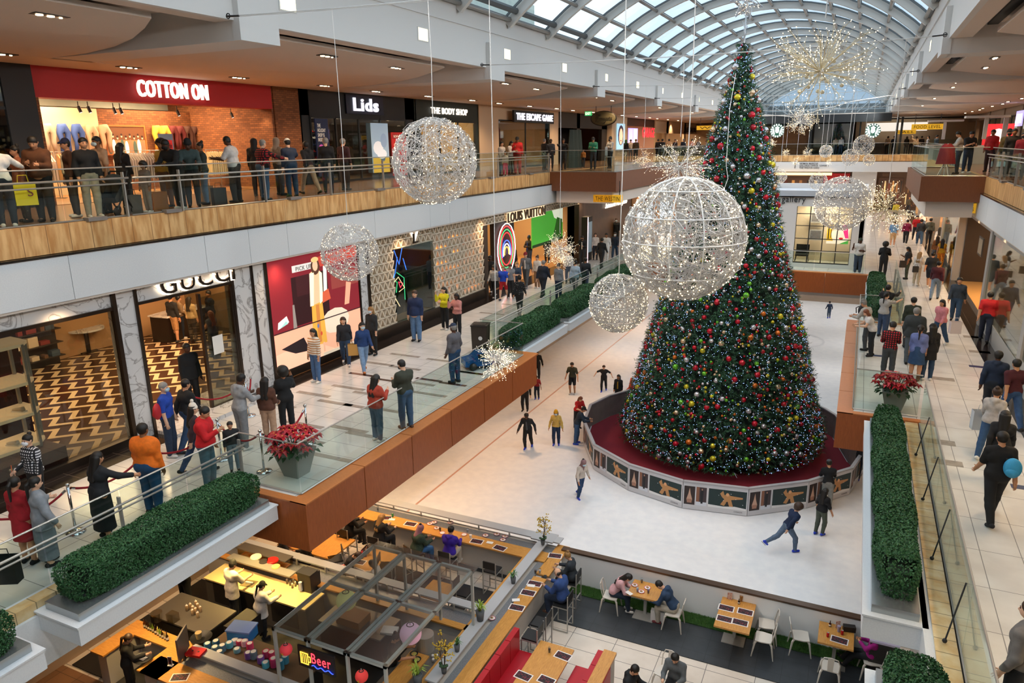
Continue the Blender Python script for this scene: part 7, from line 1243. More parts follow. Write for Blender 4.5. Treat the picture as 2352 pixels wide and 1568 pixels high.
# ================================================================= people: one continuous body each, clothes and hair as children
def sdf(prims, h, k, cuts=(), pad=.03):
 A = np.array([p[0] for p in prims]); B = np.array([p[1] for p in prims]); Rm = np.array([max(p[2], p[3]) for p in prims])
 lo = np.minimum(A, B).min(0)-Rm.max()-pad-h; hi = np.maximum(A, B).max(0)+Rm.max()+pad+h; D = np.ceil((hi-lo)/h).astype(int)+1; F = np.full(D, 1., np.float32)
 for a, b, ra, rb in prims:
  a = np.array(a, float); b = np.array(b, float); r = max(ra, rb)+pad+h
  i0 = np.maximum(0, np.floor((np.minimum(a, b)-r-lo)/h).astype(int)); i1 = np.minimum(D, np.ceil((np.maximum(a, b)+r-lo)/h).astype(int)+1)
  x, y, z = [(lo[i]+h*np.arange(i0[i], i1[i])).astype(np.float32) for i in range(3)]; x = x[:, None, None]-a[0]; y = y[None, :, None]-a[1]; z = z[None, None, :]-a[2]
  d = b-a; L = max(d@d, 1e-9); t = np.clip((x*d[0]+y*d[1]+z*d[2])/L, 0, 1); s = np.sqrt((x-t*d[0])**2+(y-t*d[1])**2+(z-t*d[2])**2)-(ra+(rb-ra)*t)
  sl = tuple(slice(i0[i], i1[i]) for i in range(3)); f = F[sl]; q = np.clip(.5+.5*(s-f)/k, 0, 1); F[sl] = s*(1-q)+f*q-k*q*(1-q)
 if cuts:
  G = [lo[i]+h*np.arange(D[i]) for i in range(3)]; X, Y, Z = G[0][:, None, None], G[1][None, :, None], G[2][None, None, :]
  for n, c in cuts: F = np.maximum(F, (X*n[0]+Y*n[1]+Z*n[2]-c).astype(np.float32))
 S_ = F < 0; cs = [F[i:D[0]-1+i, j:D[1]-1+j, l:D[2]-1+l] for i in (0, 1) for j in (0, 1) for l in (0, 1)]; si = sum((c < 0).astype(np.int8) for c in cs); M_ = (si > 0) & (si < 8)
 idx = np.full(M_.shape, -1, np.int32); I = np.argwhere(M_); idx[M_] = np.arange(len(I)); cv = np.stack([c[M_] for c in cs], 1); acc = np.zeros((len(I), 3)); cnt = np.zeros(len(I))
 O = np.array([(i, j, l) for i in (0, 1) for j in (0, 1) for l in (0, 1)], float)
 for a in range(8):
  for b in range(a+1, 8):
   if abs(O[a]-O[b]).sum() == 1:
    m = (cv[:, a] < 0) != (cv[:, b] < 0); t = cv[m, a]/(cv[m, a]-cv[m, b]); acc[m] += O[a]+t[:, None]*(O[b]-O[a]); cnt[m] += 1
 V = (I+acc/cnt[:, None])*h+lo; Q = []
 for ax in range(3):
  u, v = [(1, 2), (2, 0), (0, 1)][ax]; s0 = [slice(0, D[i]-1) for i in range(3)]; a = S_[tuple(s0)]; s1 = list(s0); s1[ax] = slice(1, D[ax]); b = S_[tuple(s1)]; E_ = np.argwhere(a != b); E_ = E_[(E_[:, u] > 0) & (E_[:, v] > 0)]
  eu = np.zeros(3, int); eu[u] = 1; ev = np.zeros(3, int); ev[v] = 1; g = lambda e: idx[e[:, 0], e[:, 1], e[:, 2]]; q = np.stack([g(E_-eu-ev), g(E_-ev), g(E_), g(E_-eu)], 1); fl = a[E_[:, 0], E_[:, 1], E_[:, 2]]; q[~fl] = q[~fl][:, ::-1]; Q.append(q)
 Q = np.concatenate(Q); return V, Q[(Q >= 0).all(1)]
SK = {'a': 'dcae90', 'b': 'c48f6c', 'c': '8f6142', 'd': '563829'}; HC = {'k': '17130f', 'b': '3e291b', 'l': '9a7442', 'g': '8b8884', 'r': '7a4426'}
POSE = {  # arm R, arm L = (pitch, out, flex, inward); leg R, leg L = (hip, knee); lean; head pitch
'st': ((3, 8, 10, 0), (3, 8, 10, 0), (0, 2), (3, 5), 0, 5), 'wk': ((22, 8, 20, 0), (-22, 8, 14, 0), (-20, 8), (24, 10), 4, 4), 'wl': ((-20, 8, 14, 0), (22, 8, 25, 0), (24, 10), (-20, 10), 4, 4),
'ph': ((25, 6, 85, 30), (22, 8, 80, 32), (0, 3), (4, 6), 2, 28), 'p1': ((28, 8, 95, 28), (4, 8, 12, 0), (0, 3), (5, 8), 2, 24), 'px': ((22, 12, 85, 70), (22, 12, 85, 70), (0, 3), (5, 8), 0, 4),
'pk': ((-4, 14, 30, 10), (-4, 14, 30, 10), (0, 3), (3, 6), 0, 4), 'sk': ((25, 22, 35, 0), (-5, 25, 35, 0), (18, 35), (-12, 20), 16, 6), 'sn': ((5, 20, 25, 0), (12, 20, 25, 0), (12, 25), (2, 15), 8, 10),
'ln': ((52, 10, 55, 22), (48, 10, 60, 25), (-4, 2), (6, 12), 22, 8), 'hd': ((40, 25, 130, 20), (18, 12, 85, 60), (0, 2), (0, 2), 0, 4), 'ca': ((85, 20, 25, 0), (75, 15, 45, 15), (0, 3), (6, 8), 4, 2), 'hp': ((10, 22, 15, 0), (-10, 45, 95, 40), (0, 3), (4, 6), 0, 5),
'ar': ((62, 35, 20, 0), (3, 8, 10, 0), (0, 3), (4, 6), 6, 5), 'op': ((20, 65, 15, 0), (10, 60, 20, 0), (28, 30), (-14, 12), 10, 5), 'ru': ((-28, 12, 20, 0), (28, 10, 50, 0), (32, 30), (-38, 28), 26, 0), 'ho': ((8, 8, 60, 10), (3, 8, 10, 0), (0, 3), (4, 6), 0, 5),
'si': ((42, 10, 62, 20), (38, 10, 70, 22), (84, 80), (80, 84), 10, 22), 'sb': ((62, 12, 50, 20), (58, 12, 58, 22), (84, 78), (80, 84), 34, 30), 'sr': ((38, 14, 70, 45), (38, 14, 70, 45), (80, 40), (76, 46), -10, 15), 'wr': ((38, 10, 60, 10), (34, 12, 66, 14), (0, 3), (5, 8), 6, 22)}
NP = [0]
def person(loc, head, ht, pose, top, bot, shoe, skin, hair, label, w=1., sl=1., bl=1., hat=None, long=0., skirt=0., mask=None, seat=None, fem=0, yaw=0, open_=None, group=None, hood=0, stuff=None):
 NP[0] += 1; z0 = loc[2]; dist = np.linalg.norm(np.array(loc)-EYE); h = min(.036, max(.0125, dist*.00082)); far = dist > 38; K = ht/1.75; aR, aL, lR, lL, lean, hp = POSE[pose]; rad = math.radians
 t = thing('person', label, 'person', tuple(loc), rad(head), group)
 RL = Matrix.Rotation(-rad(lean), 3, 'X'); HIP = Vector((0, 0, .93)); up = lambda p: HIP+RL@(Vector(p)-HIP)
 RH = RL@Matrix.Rotation(rad(yaw), 3, 'Z')@Matrix.Rotation(-rad(hp), 3, 'X'); NB = up((0, 0, 1.5)); hd = lambda p: NB+RH@(Vector(p)-Vector((0, 0, 1.5)))
 sw = .158 if fem else .18; J = {}
 for nm, s, a in (('R', 1, aR), ('L', -1, aL)):
  S0 = up((s*sw, -.005, 1.385)); p, o, f, inn = map(rad, a); d1 = Vector((s*math.sin(o), math.cos(o)*math.sin(p), -math.cos(o)*math.cos(p))); d1 = RL@d1; p2 = p+f; d2 = Vector((s*(math.sin(o)*.6-math.sin(inn)), math.sin(p2)*math.cos(inn), -math.cos(p2)*math.cos(inn))).normalized(); d2 = (RL@d2).normalized()
  E1 = S0+d1*.28; W1 = E1+d2*.245; J[nm] = (S0, E1, W1, d2, s)
 for nm, s, a in (('r', 1, lR), ('l', -1, lL)):
  H0 = Vector((s*.09, 0, .91)); hh, kk = map(rad, a); d1 = Vector((s*.04, math.sin(hh), -math.cos(hh))); K1 = H0+d1*.43; d2 = Vector((0, math.sin(hh-kk), -math.cos(hh-kk))); A1 = K1+d2*.42; J[nm] = (H0, K1, A1, d2, s, hh-kk)
 low = min(J['r'][2].z-.075*math.cos(J['r'][5]), J['l'][2].z-.075*math.cos(J['l'][5])); dz = -low if seat is None else seat/K+.1-.93+.02; V_ = Vector((0, 0, dz))
 T = lambda p: tuple((Vector(p)+V_)*K)
 def C_(a, b, ra, rb, e=0., q=1.): return (T(a), T(b), (ra*q+e)*K, (rb*q+e)*K)
 g = 1+(w-1)*1.; tor = lambda e, q=1.: [C_(up((-.09, .0, 1.31)), up((.09, .0, 1.31)), .118, .118, e, g), C_(up((-.045, -.012, 1.42)), up((-sw+.02, -.01, 1.385)), .06, .058, e, (1+g)/2), C_(up((.045, -.012, 1.42)), up((sw-.02, -.01, 1.385)), .06, .058, e, (1+g)/2), C_(up((0, .0, 1.28)), up((0, .01*g, 1.08)), .12, .115, e, g), C_(up((-.05, .0, 1.08)), up((.05, .0, 1.08)), .105, .105, e, g), C_(up((-.07, -.01, .97)), up((.07, -.01, .97)), .122 if fem else .115, .122 if fem else .115, e, g)]+([C_(up((0, .06*(g-1)*4, 1.08)), up((0, .06*(g-1)*4, 1.0)), .11, .12, e, g)] if g > 1.15 else [])
 def arm(nm, e, fr=1.):
  S0, E1, W1, d2, s = J[nm]; q = (1+g)/2; o = [C_(up((s*(sw-.05), -.005, 1.385)), S0, .06, .058, e, q)]
  if fr <= .5: return o+[C_(S0, S0+(E1-S0)*max(.05, fr*2), .056, .052, e, q)]
  return o+[C_(S0, E1, .056, .045, e, q), C_(E1, E1+(W1-E1)*(fr-.5)*2, .045, .034, e, q)]
 def leg(nm, e, fr=1.):
  H0, K1, A1, d2, s, ang = J[nm]; q = (1+g)/2
  if fr <= .5: return [C_(H0, H0+(K1-H0)*fr*2, .088, .066, e, q)]
  return [C_(H0, K1, .09, .06, e, q), C_(K1, K1+(A1-K1)*min(1, (fr-.5)*2)*.3, .06, .058, e, q), C_(K1+(A1-K1)*.25, K1+(A1-K1)*(fr-.5)*2, .059, .042, e, q)]
 headp = [C_(hd((0, .012, 1.60)), hd((0, -.005, 1.645)), .08, .088), C_(hd((0, .04, 1.565)), hd((0, .035, 1.575)), .052, .055), C_(hd((0, .09, 1.612)), hd((0, .108, 1.59)), .011, .016), C_(hd((.083, -.005, 1.60)), hd((.085, -.01, 1.62)), .014, .018), C_(hd((-.083, -.005, 1.60)), hd((-.085, -.01, 1.62)), .014, .018), C_(up((0, -.015, 1.42)), hd((0, -.01, 1.55)), .056, .05)]
 body = headp+tor(0)+arm('R', 0)+arm('L', 0)+leg('r', 0)+leg('l', 0)
 for nm in 'RL': S0, E1, W1, d2, s = J[nm]; body.append(C_(W1, W1+d2*.075, .03, .034))
 for nm in 'rl': H0, K1, A1, d2, s, ang = J[nm]; fd = Vector((s*.1, math.cos(ang*.6), math.sin(ang*.6))).normalized(); body.append(C_(A1, A1+fd*.12+d2*.035, .036, .026))
 V, Q = sdf(body, h*1.25, .03*K)
 if not far:
  VV = [V]; QQ = [Q]; n0 = len(V); n_ = 5
  for nm in 'RL':
   S0, E1, W1, d2, s = J[nm]; lat = d2.cross(Vector((s, .2, 0)) if abs(d2.x) < .9 else Vector((0, 0, 1))).normalized(); pn = lat.cross(d2).normalized()*(-s); base = W1+d2*.085
   for i, ln in enumerate((.066, .078, .072, .056, .055)):
    if i < 4: o = base+lat*(.027-.018*i); D1 = (d2+lat*(.12-.07*i)).normalized(); cur = pn
    else: o = W1+d2*.035+lat*.03; D1 = (d2*.6+lat*.8).normalized(); cur = pn
    pts = [o-D1*.015, o+D1*ln*.5, o+D1*ln*.8+cur*ln*.22, o+D1*ln*.95+cur*ln*.45]; rr = (.0105, .0098, .009, .004); u = D1.cross(cur).normalized(); ring = []
    for p_, r_ in zip(pts, rr): ring += [T(p_+u*r_*math.cos(2*PI*j/n_)+cur*r_*math.sin(2*PI*j/n_)) for j in range(n_)]
    VV.append(np.array(ring)); QQ.append(np.array([(n0+a*n_+j, n0+a*n_+(j+1) % n_, n0+(a+1)*n_+(j+1) % n_, n0+(a+1)*n_+j) for a in range(3) for j in range(n_)])); n0 += len(ring)
  V = np.concatenate(VV); Q = np.concatenate(QQ)
 sk = mat('skin_'+skin, SK[skin], .55, spec=.3); npmesh('body', V, Q, sk, t)
 def cl(name, prims, m, k=.03, cuts=(), hh=h): v, q = sdf(prims, hh, k*K, cuts); return npmesh(name, v, q, m, t)
 fab = lambda c: c if not isinstance(c, str) else MC[c] if c in MC else mat('cloth_'+c, c, .85, noise=14, col2=None)
 ct = .014+(.012 if long else 0)
 prims = tor(ct)+arm('R', ct, sl*.97)+arm('L', ct, sl*.97)
 if long: prims += [C_(up((-.06, 0, 1.0)), (-.07, 0, .95-long), .13, .15, 0, g), C_(up((.06, 0, 1.0)), (.07, 0, .95-long), .13, .15, 0, g)]
 if hood: prims += [C_(up((-.06, -.07, 1.46)), up((.06, -.07, 1.46)), .05, .05), C_(up((0, -.1, 1.42)), up((0, -.11, 1.36)), .06, .04)]
 zc = T(up((0, 0, .90)))[2] if not long else T((0, 0, .95-long))[2]
 cl('top', prims, fab(top), cuts=[((0, 0, -1), -zc)] if seat is None else ())
 if open_: S = up((0, .12*g, 1.36)); E_ = up((0, .135*g, 1.0)); cl('inner_shirt', [C_(S, E_, .035, .04, 0, 1)], fab(open_), .01)
 if bl > 0: cl('trousers', [C_(up((-.06, -.01, .96)), up((.06, -.01, .96)), .13, .13, 0, g)]+leg('r', .016, bl*.98)+leg('l', .016, bl*.98), fab(bot))
 if skirt:
  if seat is None: cl('skirt', [C_((0, 0, 1.0), (0, 0, .95-skirt*.5), .15, .175, 0, g), C_((0, 0, .9), (-.05, 0, .95-skirt), .14, .16, 0, g), C_((0, 0, .9), (.05, 0, .95-skirt), .14, .16, 0, g)], fab(bot), .05, [((0, 0, -1), -T((0, 0, .95-skirt))[2])])
 for nm in 'rl':
  H0, K1, A1, d2, s, ang = J[nm]; fd = Vector((s*.12, math.cos(ang*.7), math.sin(ang*.7))).normalized(); dn = Vector((0, 0, -1)) if abs(ang) < .3 else d2; sole = A1+dn*.03
  bt = shoe == 'skate'; pr_2 = [C_(sole-fd*.05, sole+fd*.13, .045, .038)]+([C_(A1-d2*.16, A1, .055, .055)] if bt or shoe == 'boot' else [C_(A1-d2*.02, A1, .045, .045)])
  o = cl('skate' if bt else 'shoe', pr_2, mat('skate_blue', '1c3cc0', .4) if bt else mat('boot_brown', '5a3a22', .7) if shoe == 'boot' else fab(shoe), .02, (), min(h, .02))
  if bt: m = MB(); a = Vector(T(sole-fd*.09+dn*.075)); b = Vector(T(sole+fd*.16+dn*.075)); c = Vector((0, 0, .03)); m.add([tuple(a+Vector((.004, 0, 0))), tuple(b+Vector((.004, 0, 0))), tuple(b+c+Vector((.004, 0, 0))), tuple(a+c+Vector((.004, 0, 0))), tuple(a-Vector((.004, 0, 0))), tuple(b-Vector((.004, 0, 0))), tuple(b+c-Vector((.004, 0, 0))), tuple(a+c-Vector((.004, 0, 0)))], [(0, 1, 2, 3), (7, 6, 5, 4), (0, 4, 5, 1), (3, 2, 6, 7)]); m.build('blade', M_steel, o)
 # hair and hats
 hc, hs = hair[0], hair[1]; hm = mat('hair_'+hc, HC[hc], .55, noise=60)
 nf = RH@Vector((0, 1, -1.1)); n2 = nf.normalized(); cp = Vector(T(hd((0, .034, 1.62)))); cutf = ((n2.x, n2.y, n2.z), n2.dot(cp)); hh = min(h, .018)
 if hs != 'n' and not (hat and hat[0] in 'hj'):
  cl('hair', [C_(hd((0, -.008, 1.62)), hd((0, -.012, 1.652)), .093 if hs != 'a' else .14, .099 if hs != 'a' else .15)], hm, .02, [cutf], hh)
 if hs == 'n': cl('hair', [C_(hd((-.05, -.04, 1.60)), hd((.05, -.04, 1.60)), .052, .052)], hm, .02, [cutf], hh)
 if hs == 'l': cl('long_hair', [C_(hd((-.04, -.05, 1.62)), up((-.05, -.115*g, 1.22)), .07, .045), C_(hd((.04, -.05, 1.62)), up((.05, -.115*g, 1.22)), .07, .045)], hm, .04, (), hh)
 if hs == 'r': cl('bobbed_hair', [C_(hd((-.05, -.02, 1.62)), hd((-.06, -.03, 1.50)), .06, .045), C_(hd((.05, -.02, 1.62)), hd((.06, -.03, 1.50)), .06, .045), C_(hd((-.04, -.06, 1.5)), hd((.04, -.06, 1.5)), .045, .045)], hm, .04, (), hh)
 if hs == 'p': cl('ponytail', [C_(hd((0, -.09, 1.66)), hd((0, -.14, 1.60)), .03, .035), C_(hd((0, -.14, 1.60)), up((0, -.14*g, 1.32)), .035, .018)], hm, .02, (), hh)
 if hs == 'b': cl('hair_bun', [C_(hd((0, -.07, 1.73)), hd((0, -.075, 1.74)), .045, .045)], hm, .02, (), hh)
 if hat:
  k_, c_ = hat[0], hat[1:]; hmt = mat('hat_'+c_, c_, .8)
  if k_ == 'c': o = cl('cap', [C_(hd((0, .0, 1.655)), hd((0, -.01, 1.675)), .098, .094), C_(hd((-.035, .1, 1.665)), hd((.035, .1, 1.665)), .03, .03), C_(hd((-.03, .13, 1.655)), hd((.03, .13, 1.655)), .022, .022)], hmt, .015, [tuple((tuple(RH@Vector((0, 0, -1))), (RH@Vector((0, 0, -1))).dot(Vector(T(hd((0, 0, 1.645)))))))], hh)
  if k_ in 'np': cl('beanie', [C_(hd((0, -.01, 1.66)), hd((0, -.02, 1.70)), .102, .085)]+([C_(hd((0, -.04, 1.81)), hd((0, -.04, 1.82)), .04, .04)] if k_ == 'p' else []), hmt, .015, [tuple((tuple(RH@Vector((0, 0, -1))), (RH@Vector((0, 0, -1))).dot(Vector(T(hd((0, 0, 1.635)))))))], hh)
  if k_ in 'hj':
   nq = (RH@Vector((0, 1, -.1))).normalized(); cl('headscarf' if k_ == 'h' else 'raised_hood', [C_(hd((0, -.012, 1.60)), hd((0, -.02, 1.655)), .105, .108), C_(hd((0, -.03, 1.52)), up((0, -.03, 1.40)), .09, .13)], hmt, .04, [((nq.x, nq.y, nq.z), nq.dot(Vector(T(hd((0, .075, 1.6))))))], hh)
   if k_ == 'h': cl('scarf_front', [C_(hd((0, .06, 1.52)), up((.02, .11, 1.32)), .035, .03), C_(hd((-.06, .03, 1.56)), hd((.06, .03, 1.5)), .04, .04)], hmt, .03, (), hh)
 if mask: cl('face_mask', [C_(hd((-.035, .075, 1.575)), hd((.035, .075, 1.575)), .042, .042), C_(hd((0, .095, 1.60)), hd((0, .08, 1.55)), .026, .03)], mat('mask_'+mask, mask, .8), .02, (), min(h, .014))
 if dist < 32:
  for s in (-1, 1): m = MB(); m.ball(T(hd((s*.032, .086, 1.622))), .009*K, 6, 4); m.build('eye', M_black, t); m = MB(); m.tube([T(hd((s*.02, .093, 1.643))), T(hd((s*.045, .084, 1.643)))], .0045, 4); m.build('eyebrow', hm, t)
  if not mask: m = MB(); m.tube([T(hd((-.02, .092, 1.563))), T(hd((.02, .092, 1.563)))], .005, 4); m.build('mouth', mat('lips', '8a4a42', .6), t)
 Mw = Matrix.Translation(Vector(loc))@Matrix.Rotation(rad(head), 4, 'Z'); return {n: tuple(Mw@Vector(T(J[n][2]+J[n][3]*.09))) for n in 'RL'}
def zof(l): return {1: 0., 2: Z2, 3: Z3}[l]
def P(px, py, lv, head, ht, pose, top, bot, shoe, skin, hair, label, X=None, dz=0, seat=None, **kw):
 """px, py = top of the head in the photograph; the figure stands on the floor below that point"""
 z = zof(lv)+dz; hz = z+ht-.02 if seat is None else z+seat+.1+ht*.46
 L = math.radians(POSE[pose][4]); hz -= .85*(1-math.cos(L))+(.07 if pose in 'skru' else 0); p = onz(px, py, hz) if X is None else onx(px, py, X)
 if X is None and seat is None: a = math.radians(head); q = .72*math.sin(L); p = p+np.array([math.sin(a)*q, -math.cos(a)*q, 0])
 if lv == 3 and X is None: p = ony(px, py, 40)
 return person((p[0], p[1], z), head, ht, pose, top, bot, shoe, skin, hair, label, seat=seat, **kw)
mat('plaid_red', 'b81824', .85, kind='plaid', scale=5, col2='2a0c10'); mat('plaid_bw', 'd8d8dc', .85, kind='plaid', scale=6, col2='2a2c34'); mat('stripe_bw', 'e4e0da', .85, kind='wave', scale=14, col2='1c1c20'); mat('stripe_peach', 'e8e0d4', .85, kind='wave', scale=4.5, col2='c08a5c'); mat('flame', 'e08a1c', .85, kind='spots', scale=14, col2='8a1c14'); mat('camo', '3c4030', .85, kind='spots', scale=10, col2='22261c'); mat('knit_green', '2c3c30', .9, kind='spots', scale=40, col2='5a6a54', p=.2)
mat('dotted_black', '16171a', .85, kind='spots', scale=16, col2='b8b8b8', p=.15); mat('red_stripe_track', '15171a', .7, kind='wave', dir='X', scale=1.2, col2='15171a')
BK, NV, JN, GY, WH = '17181b', '1b2a4a', '3c5a82', '6a6d70', 'dcd8d2'
# ---- level two, left
J0 = P(62, 1000, 2, 185, 1.62, 'ho', 'plaid_bw', BK, BK, 'a', 'kb', 'woman in a black and white plaid sweater and face mask holding an iced drink', mask='dfe3ea', fem=1)
P(30, 1098, 2, 15, 1.6, 'st', 'a01420', 'a01420', BK, 'b', 'kp', 'woman in a red dress at the left edge behind the rail', fem=1, skirt=.45, bl=0)
P(77, 1098, 2, 340, 1.62, 'hp', '8d9298', '7d848c', BK, 'a', 'kp', 'woman in a long grey cardigan and pleated grey skirt, hand on the rail', fem=1, skirt=.8, long=.2, bl=0)
P(222, 1040, 2, 355, 1.66, 'ar', '1c1e22', '16171a', BK, 'b', 'kl', 'woman with long black wavy hair in a black and white jacket and black skirt', fem=1, skirt=.75, bl=0, w=1.1)
P(325, 975, 2, 15, 1.85, 'st', 'ee7412', '1c4a72', BK, 'c', 'ks', 'large man in a bright orange sweater and blue jeans behind the hedge', w=1.42)
P(373, 880, 2, 300, 1.78, 'st', '1c44a8', '24344c', WH, 'a', 'gs', 'man in a blue puffer vest with grey hair and a face mask', mask='a8c4d4', sl=.45)
P(424, 868, 2, 350, 1.76, 'wk', '121316', '2c4668', BK, 'b', 'ks', 'man in a black leather jacket looking into the marble shop', w=1.12)
P(442, 925, 2, 330, 1.62, 'wl', '3a2a30', '2a4468', BK, 'a', 'kl', 'woman in a cream pompom beanie beside the red hoodie', hat='pe8ded0', fem=1)
P(463, 935, 2, 295, 1.78, 'p1', 'cc1820', '4a6a7c', BK, 'b', 'ks', 'bearded man in a bright red hoodie looking at his phone', w=1.2, hood=1)
P(527, 970, 2, 230, 1.15, 'st', '1c1d20', '6a7c88', BK, 'b', 'ks', 'small boy in a black printed shirt holding the rail', sl=1)
P(548, 860, 2, 350, 1.83, 'wr', '9a9da0', '7c8084', WH, 'd', 'ks', 'man in a light grey hooded tracksuit seen from behind', hood=1)
P(607, 868, 2, 20, 1.66, 'ho', '5a3626', 'b8957a', BK, 'a', 'kl', 'woman in a brown puffer vest and beige trousers seen from behind', fem=1)
P(648, 846, 2, 60, 1.72, 'hd', '15171a', '15171a', BK, 'c', 'ka', 'woman in a black tracksuit with red side stripes covering her mouth', fem=1, mask='1a1a1c')
P(427, 790, 2, 265, 1.86, 'st', '121214', '121214', BK, 'd', 'ks', 'doorman in a black suit standing in the marble shop entrance', long=.12)
P(718, 756, 2, 175, 1.66, 'st', 'stripe_peach', '4a6a94', 'e8e0d4', 'b', 'kl', 'woman in a white and tan striped sweater, ripped jeans and sandals', fem=1)
P(787, 726, 2, 215, 1.64, 'wk', '20242c', '2c4666', WH, 'a', 'bl', 'woman in a dark hoodie carrying a straw tote', fem=1)
P(831, 738, 2, 235, 1.64, 'wl', '1d3c70', '7a98bc', 'b86a34', 'a', 'kl', 'woman in a blue sweatshirt and wide light jeans', fem=1, mask='b8ccd8')
P(851, 706, 2, 180, 1.66, 'st', '26292c', '15171a', BK, 'a', 'll', 'woman in a black hoodie and mask behind the blue sweatshirt', fem=1, mask='b8ccd8')
P(952, 668, 2, 190, 1.86, 'st', '1b2c52', '5a7ca4', BK, 'a', 'bs', 'large man in a navy sweater and light blue jeans in front of the lattice', w=1.4)
P(1019, 660, 2, 170, 1.66, 'hd', 'd2cc1c', '15171a', WH, 'a', 'kl', 'girl in a yellow long-sleeved top and black leggings', fem=1)
P(1048, 675, 2, 175, 1.6, 'hd', 'd08c84', '15171a', WH, 'd', 'kl', 'girl in a pink top and black leggings', fem=1)
P(1041, 745, 2, 80, 1.8, 'pk', '5c5a60', '1f4468', '2a2a2a', 'd', 'gs', 'man in a grey hoodie and navy cap by the bin', hat='c1d2c44', w=1.15)
P(860, 862, 2, 350, 1.66, 'p1', 'b0402c', '3c5870', WH, 'a', 'kl', 'woman in an orange puffer vest and jeans at the balcony glass', fem=1, w=1.1)
P(925, 828, 2, 70, 1.78, 'ph', '34382c', '3a5a78', '5a3a26', 'a', 'ks', 'man in an olive green puffer jacket typing on his phone', w=1.15, mask='1a1a1c')
for a in [(1125, 585, 190, 1.8, 'wk', '17181a', '1c1e22', WH, 'd', 'ks', 'man all in black with a black mask leaving the lattice shop', dict(mask='101012')), (1133, 608, 180, 1.55, 'wk', 'stripe_bw', BK, WH, 'c', 'kb', 'girl in a striped top and black cardigan', dict(fem=1)), (1155, 609, 190, 1.6, 'wl', '1c4cc8', 'b01820', NV, 'a', 'ls', 'boy in a bright blue shirt and red shorts', dict(sl=.4, bl=.42)), (1172, 606, 200, 1.62, 'p1', '8a8c90', '202226', WH, 'a', 'bp', 'girl in a grey tank top beside the boy in blue', dict(fem=1, sl=.1)), (1187, 603, 185, 1.66, 'hd', '2c4058', '1c2028', WH, 'a', 'lb', 'woman in a navy tee speaking to the girl in grey', dict(fem=1, sl=.4)), (1193, 631, 10, 1.66, 'wk', 'dotted_black', BK, 'boot', 'b', 'kb', 'woman in a black hoodie with white marks and a shoulder bag', dict(fem=1)), (1207, 578, 185, 1.8, 'wk', '6c7074', '4a5054', GY, 'a', 'bs', 'man in a grey shirt over a white tee and a maroon cap', dict(open_=WH, hat='c7a1820')), (1248, 596, 355, 1.75, 'wk', '1c2434', '181c28', BK, 'a', 'gs', 'grey-haired man in a navy jacket walking away', dict(w=1.2)), (1283, 605, 350, 1.66, 'st', '7c8288', '1c2c4c', BK, 'a', 'bb', 'woman in grey with a white handbag behind the small starburst', dict(fem=1)), (1322, 597, 355, 1.66, 'wk', 'a8bccc', '3c5060', BK, 'a', 'kb', 'woman in a pale denim shirt and jeans', dict(fem=1, w=1.1)), (1215, 542, 160, 1.82, 'px', '14161c', '2a3a54', BK, 'd', 'ks', 'man in a black coat and blue beanie by the neon rings', dict(hat='n1c2c54', open_='2448b0')), (1178, 562, 240, 1.72, 'st', '141416', '2c3038', BK, 'd', 'kb', 'woman in black with a beige bag in front of the neon rings', dict(fem=1)), (1142, 548, 190, 1.8, 'st', '1c1a18', '1c1a18', BK, 'd', 'ks', 'security guard in black in the dark doorway', {}), (1234, 588, 170, 1.6, 'st', 'd8d4cc', '8a6a50', WH, 'a', 'bb', 'woman in a white windowpane jacket near the grey-haired man', dict(fem=1)), (1338, 541, 185, 1.78, 'ph', '15171c', '20242c', BK, 'b', 'ks', 'man in a shiny black puffer jacket over a white tee', dict(open_=WH, mask='15151a')), (1368, 536, 200, 1.6, 'st', 'd8ccc0', '2a2c34', BK, 'a', 'bl', 'woman in cream with long brown hair beside the puffer jacket', dict(fem=1)), (1383, 545, 350, 1.76, 'wk', '16181c', '16181c', BK, 'b', 'ks', 'man in a black hoodie carrying a white plastic bag', dict(hood=1)), (1393, 534, 190, 1.74, 'wk', 'd4d2ce', 'd0ceca', WH, 'c', 'ks', 'young man in a white sweatshirt and white joggers', {}), (1317, 518, 180, 1.64, 'px', 'd88838', '8c2c5c', BK, 'b', 'kl', 'woman in an orange top and magenta trousers at the window', dict(fem=1)), (1367, 510, 200, 1.7, 'st', 'dccab0', 'dccab0', WH, 'a', 'kb', 'woman in a long cream coat under the cursive sign', dict(fem=1, long=.25)), (1388, 506, 160, 1.7, 'hd', 'd0b8a4', '7a5a4c', WH, 'b', 'kb', 'person in beige with a raised arm under the cursive sign', dict(fem=1)), (1416, 502, 190, 1.78, 'st', '20221e', '20221e', BK, 'a', 'bs', 'masked man in dark clothes by the right end of the crowd', dict(mask='a8c8d4')), (1413, 532, 190, 1.7, 'wl', '1c2634', '24384c', WH, 'b', 'kl', 'masked woman in a navy jacket walking in front', dict(fem=1, mask='b0ccd8')), (1257, 538, 180, 1.7, 'st', '141416', '1c1c20', BK, 'b', 'kl', 'woman in black with long hair behind the starburst', dict(fem=1)), (1306, 577, 200, 1.64, 'st', 'c8c4c0', '4c5868', BK, 'a', 'bp', 'woman in off-white right of the small starburst', dict(fem=1)), (1345, 590, 10, 1.68, 'wk', '24282e', '2c3a4c', BK, 'c', 'ks', 'person in a dark jacket leaning near the railing', {})]: P(a[0], a[1], 2, *a[2:11], **a[11])
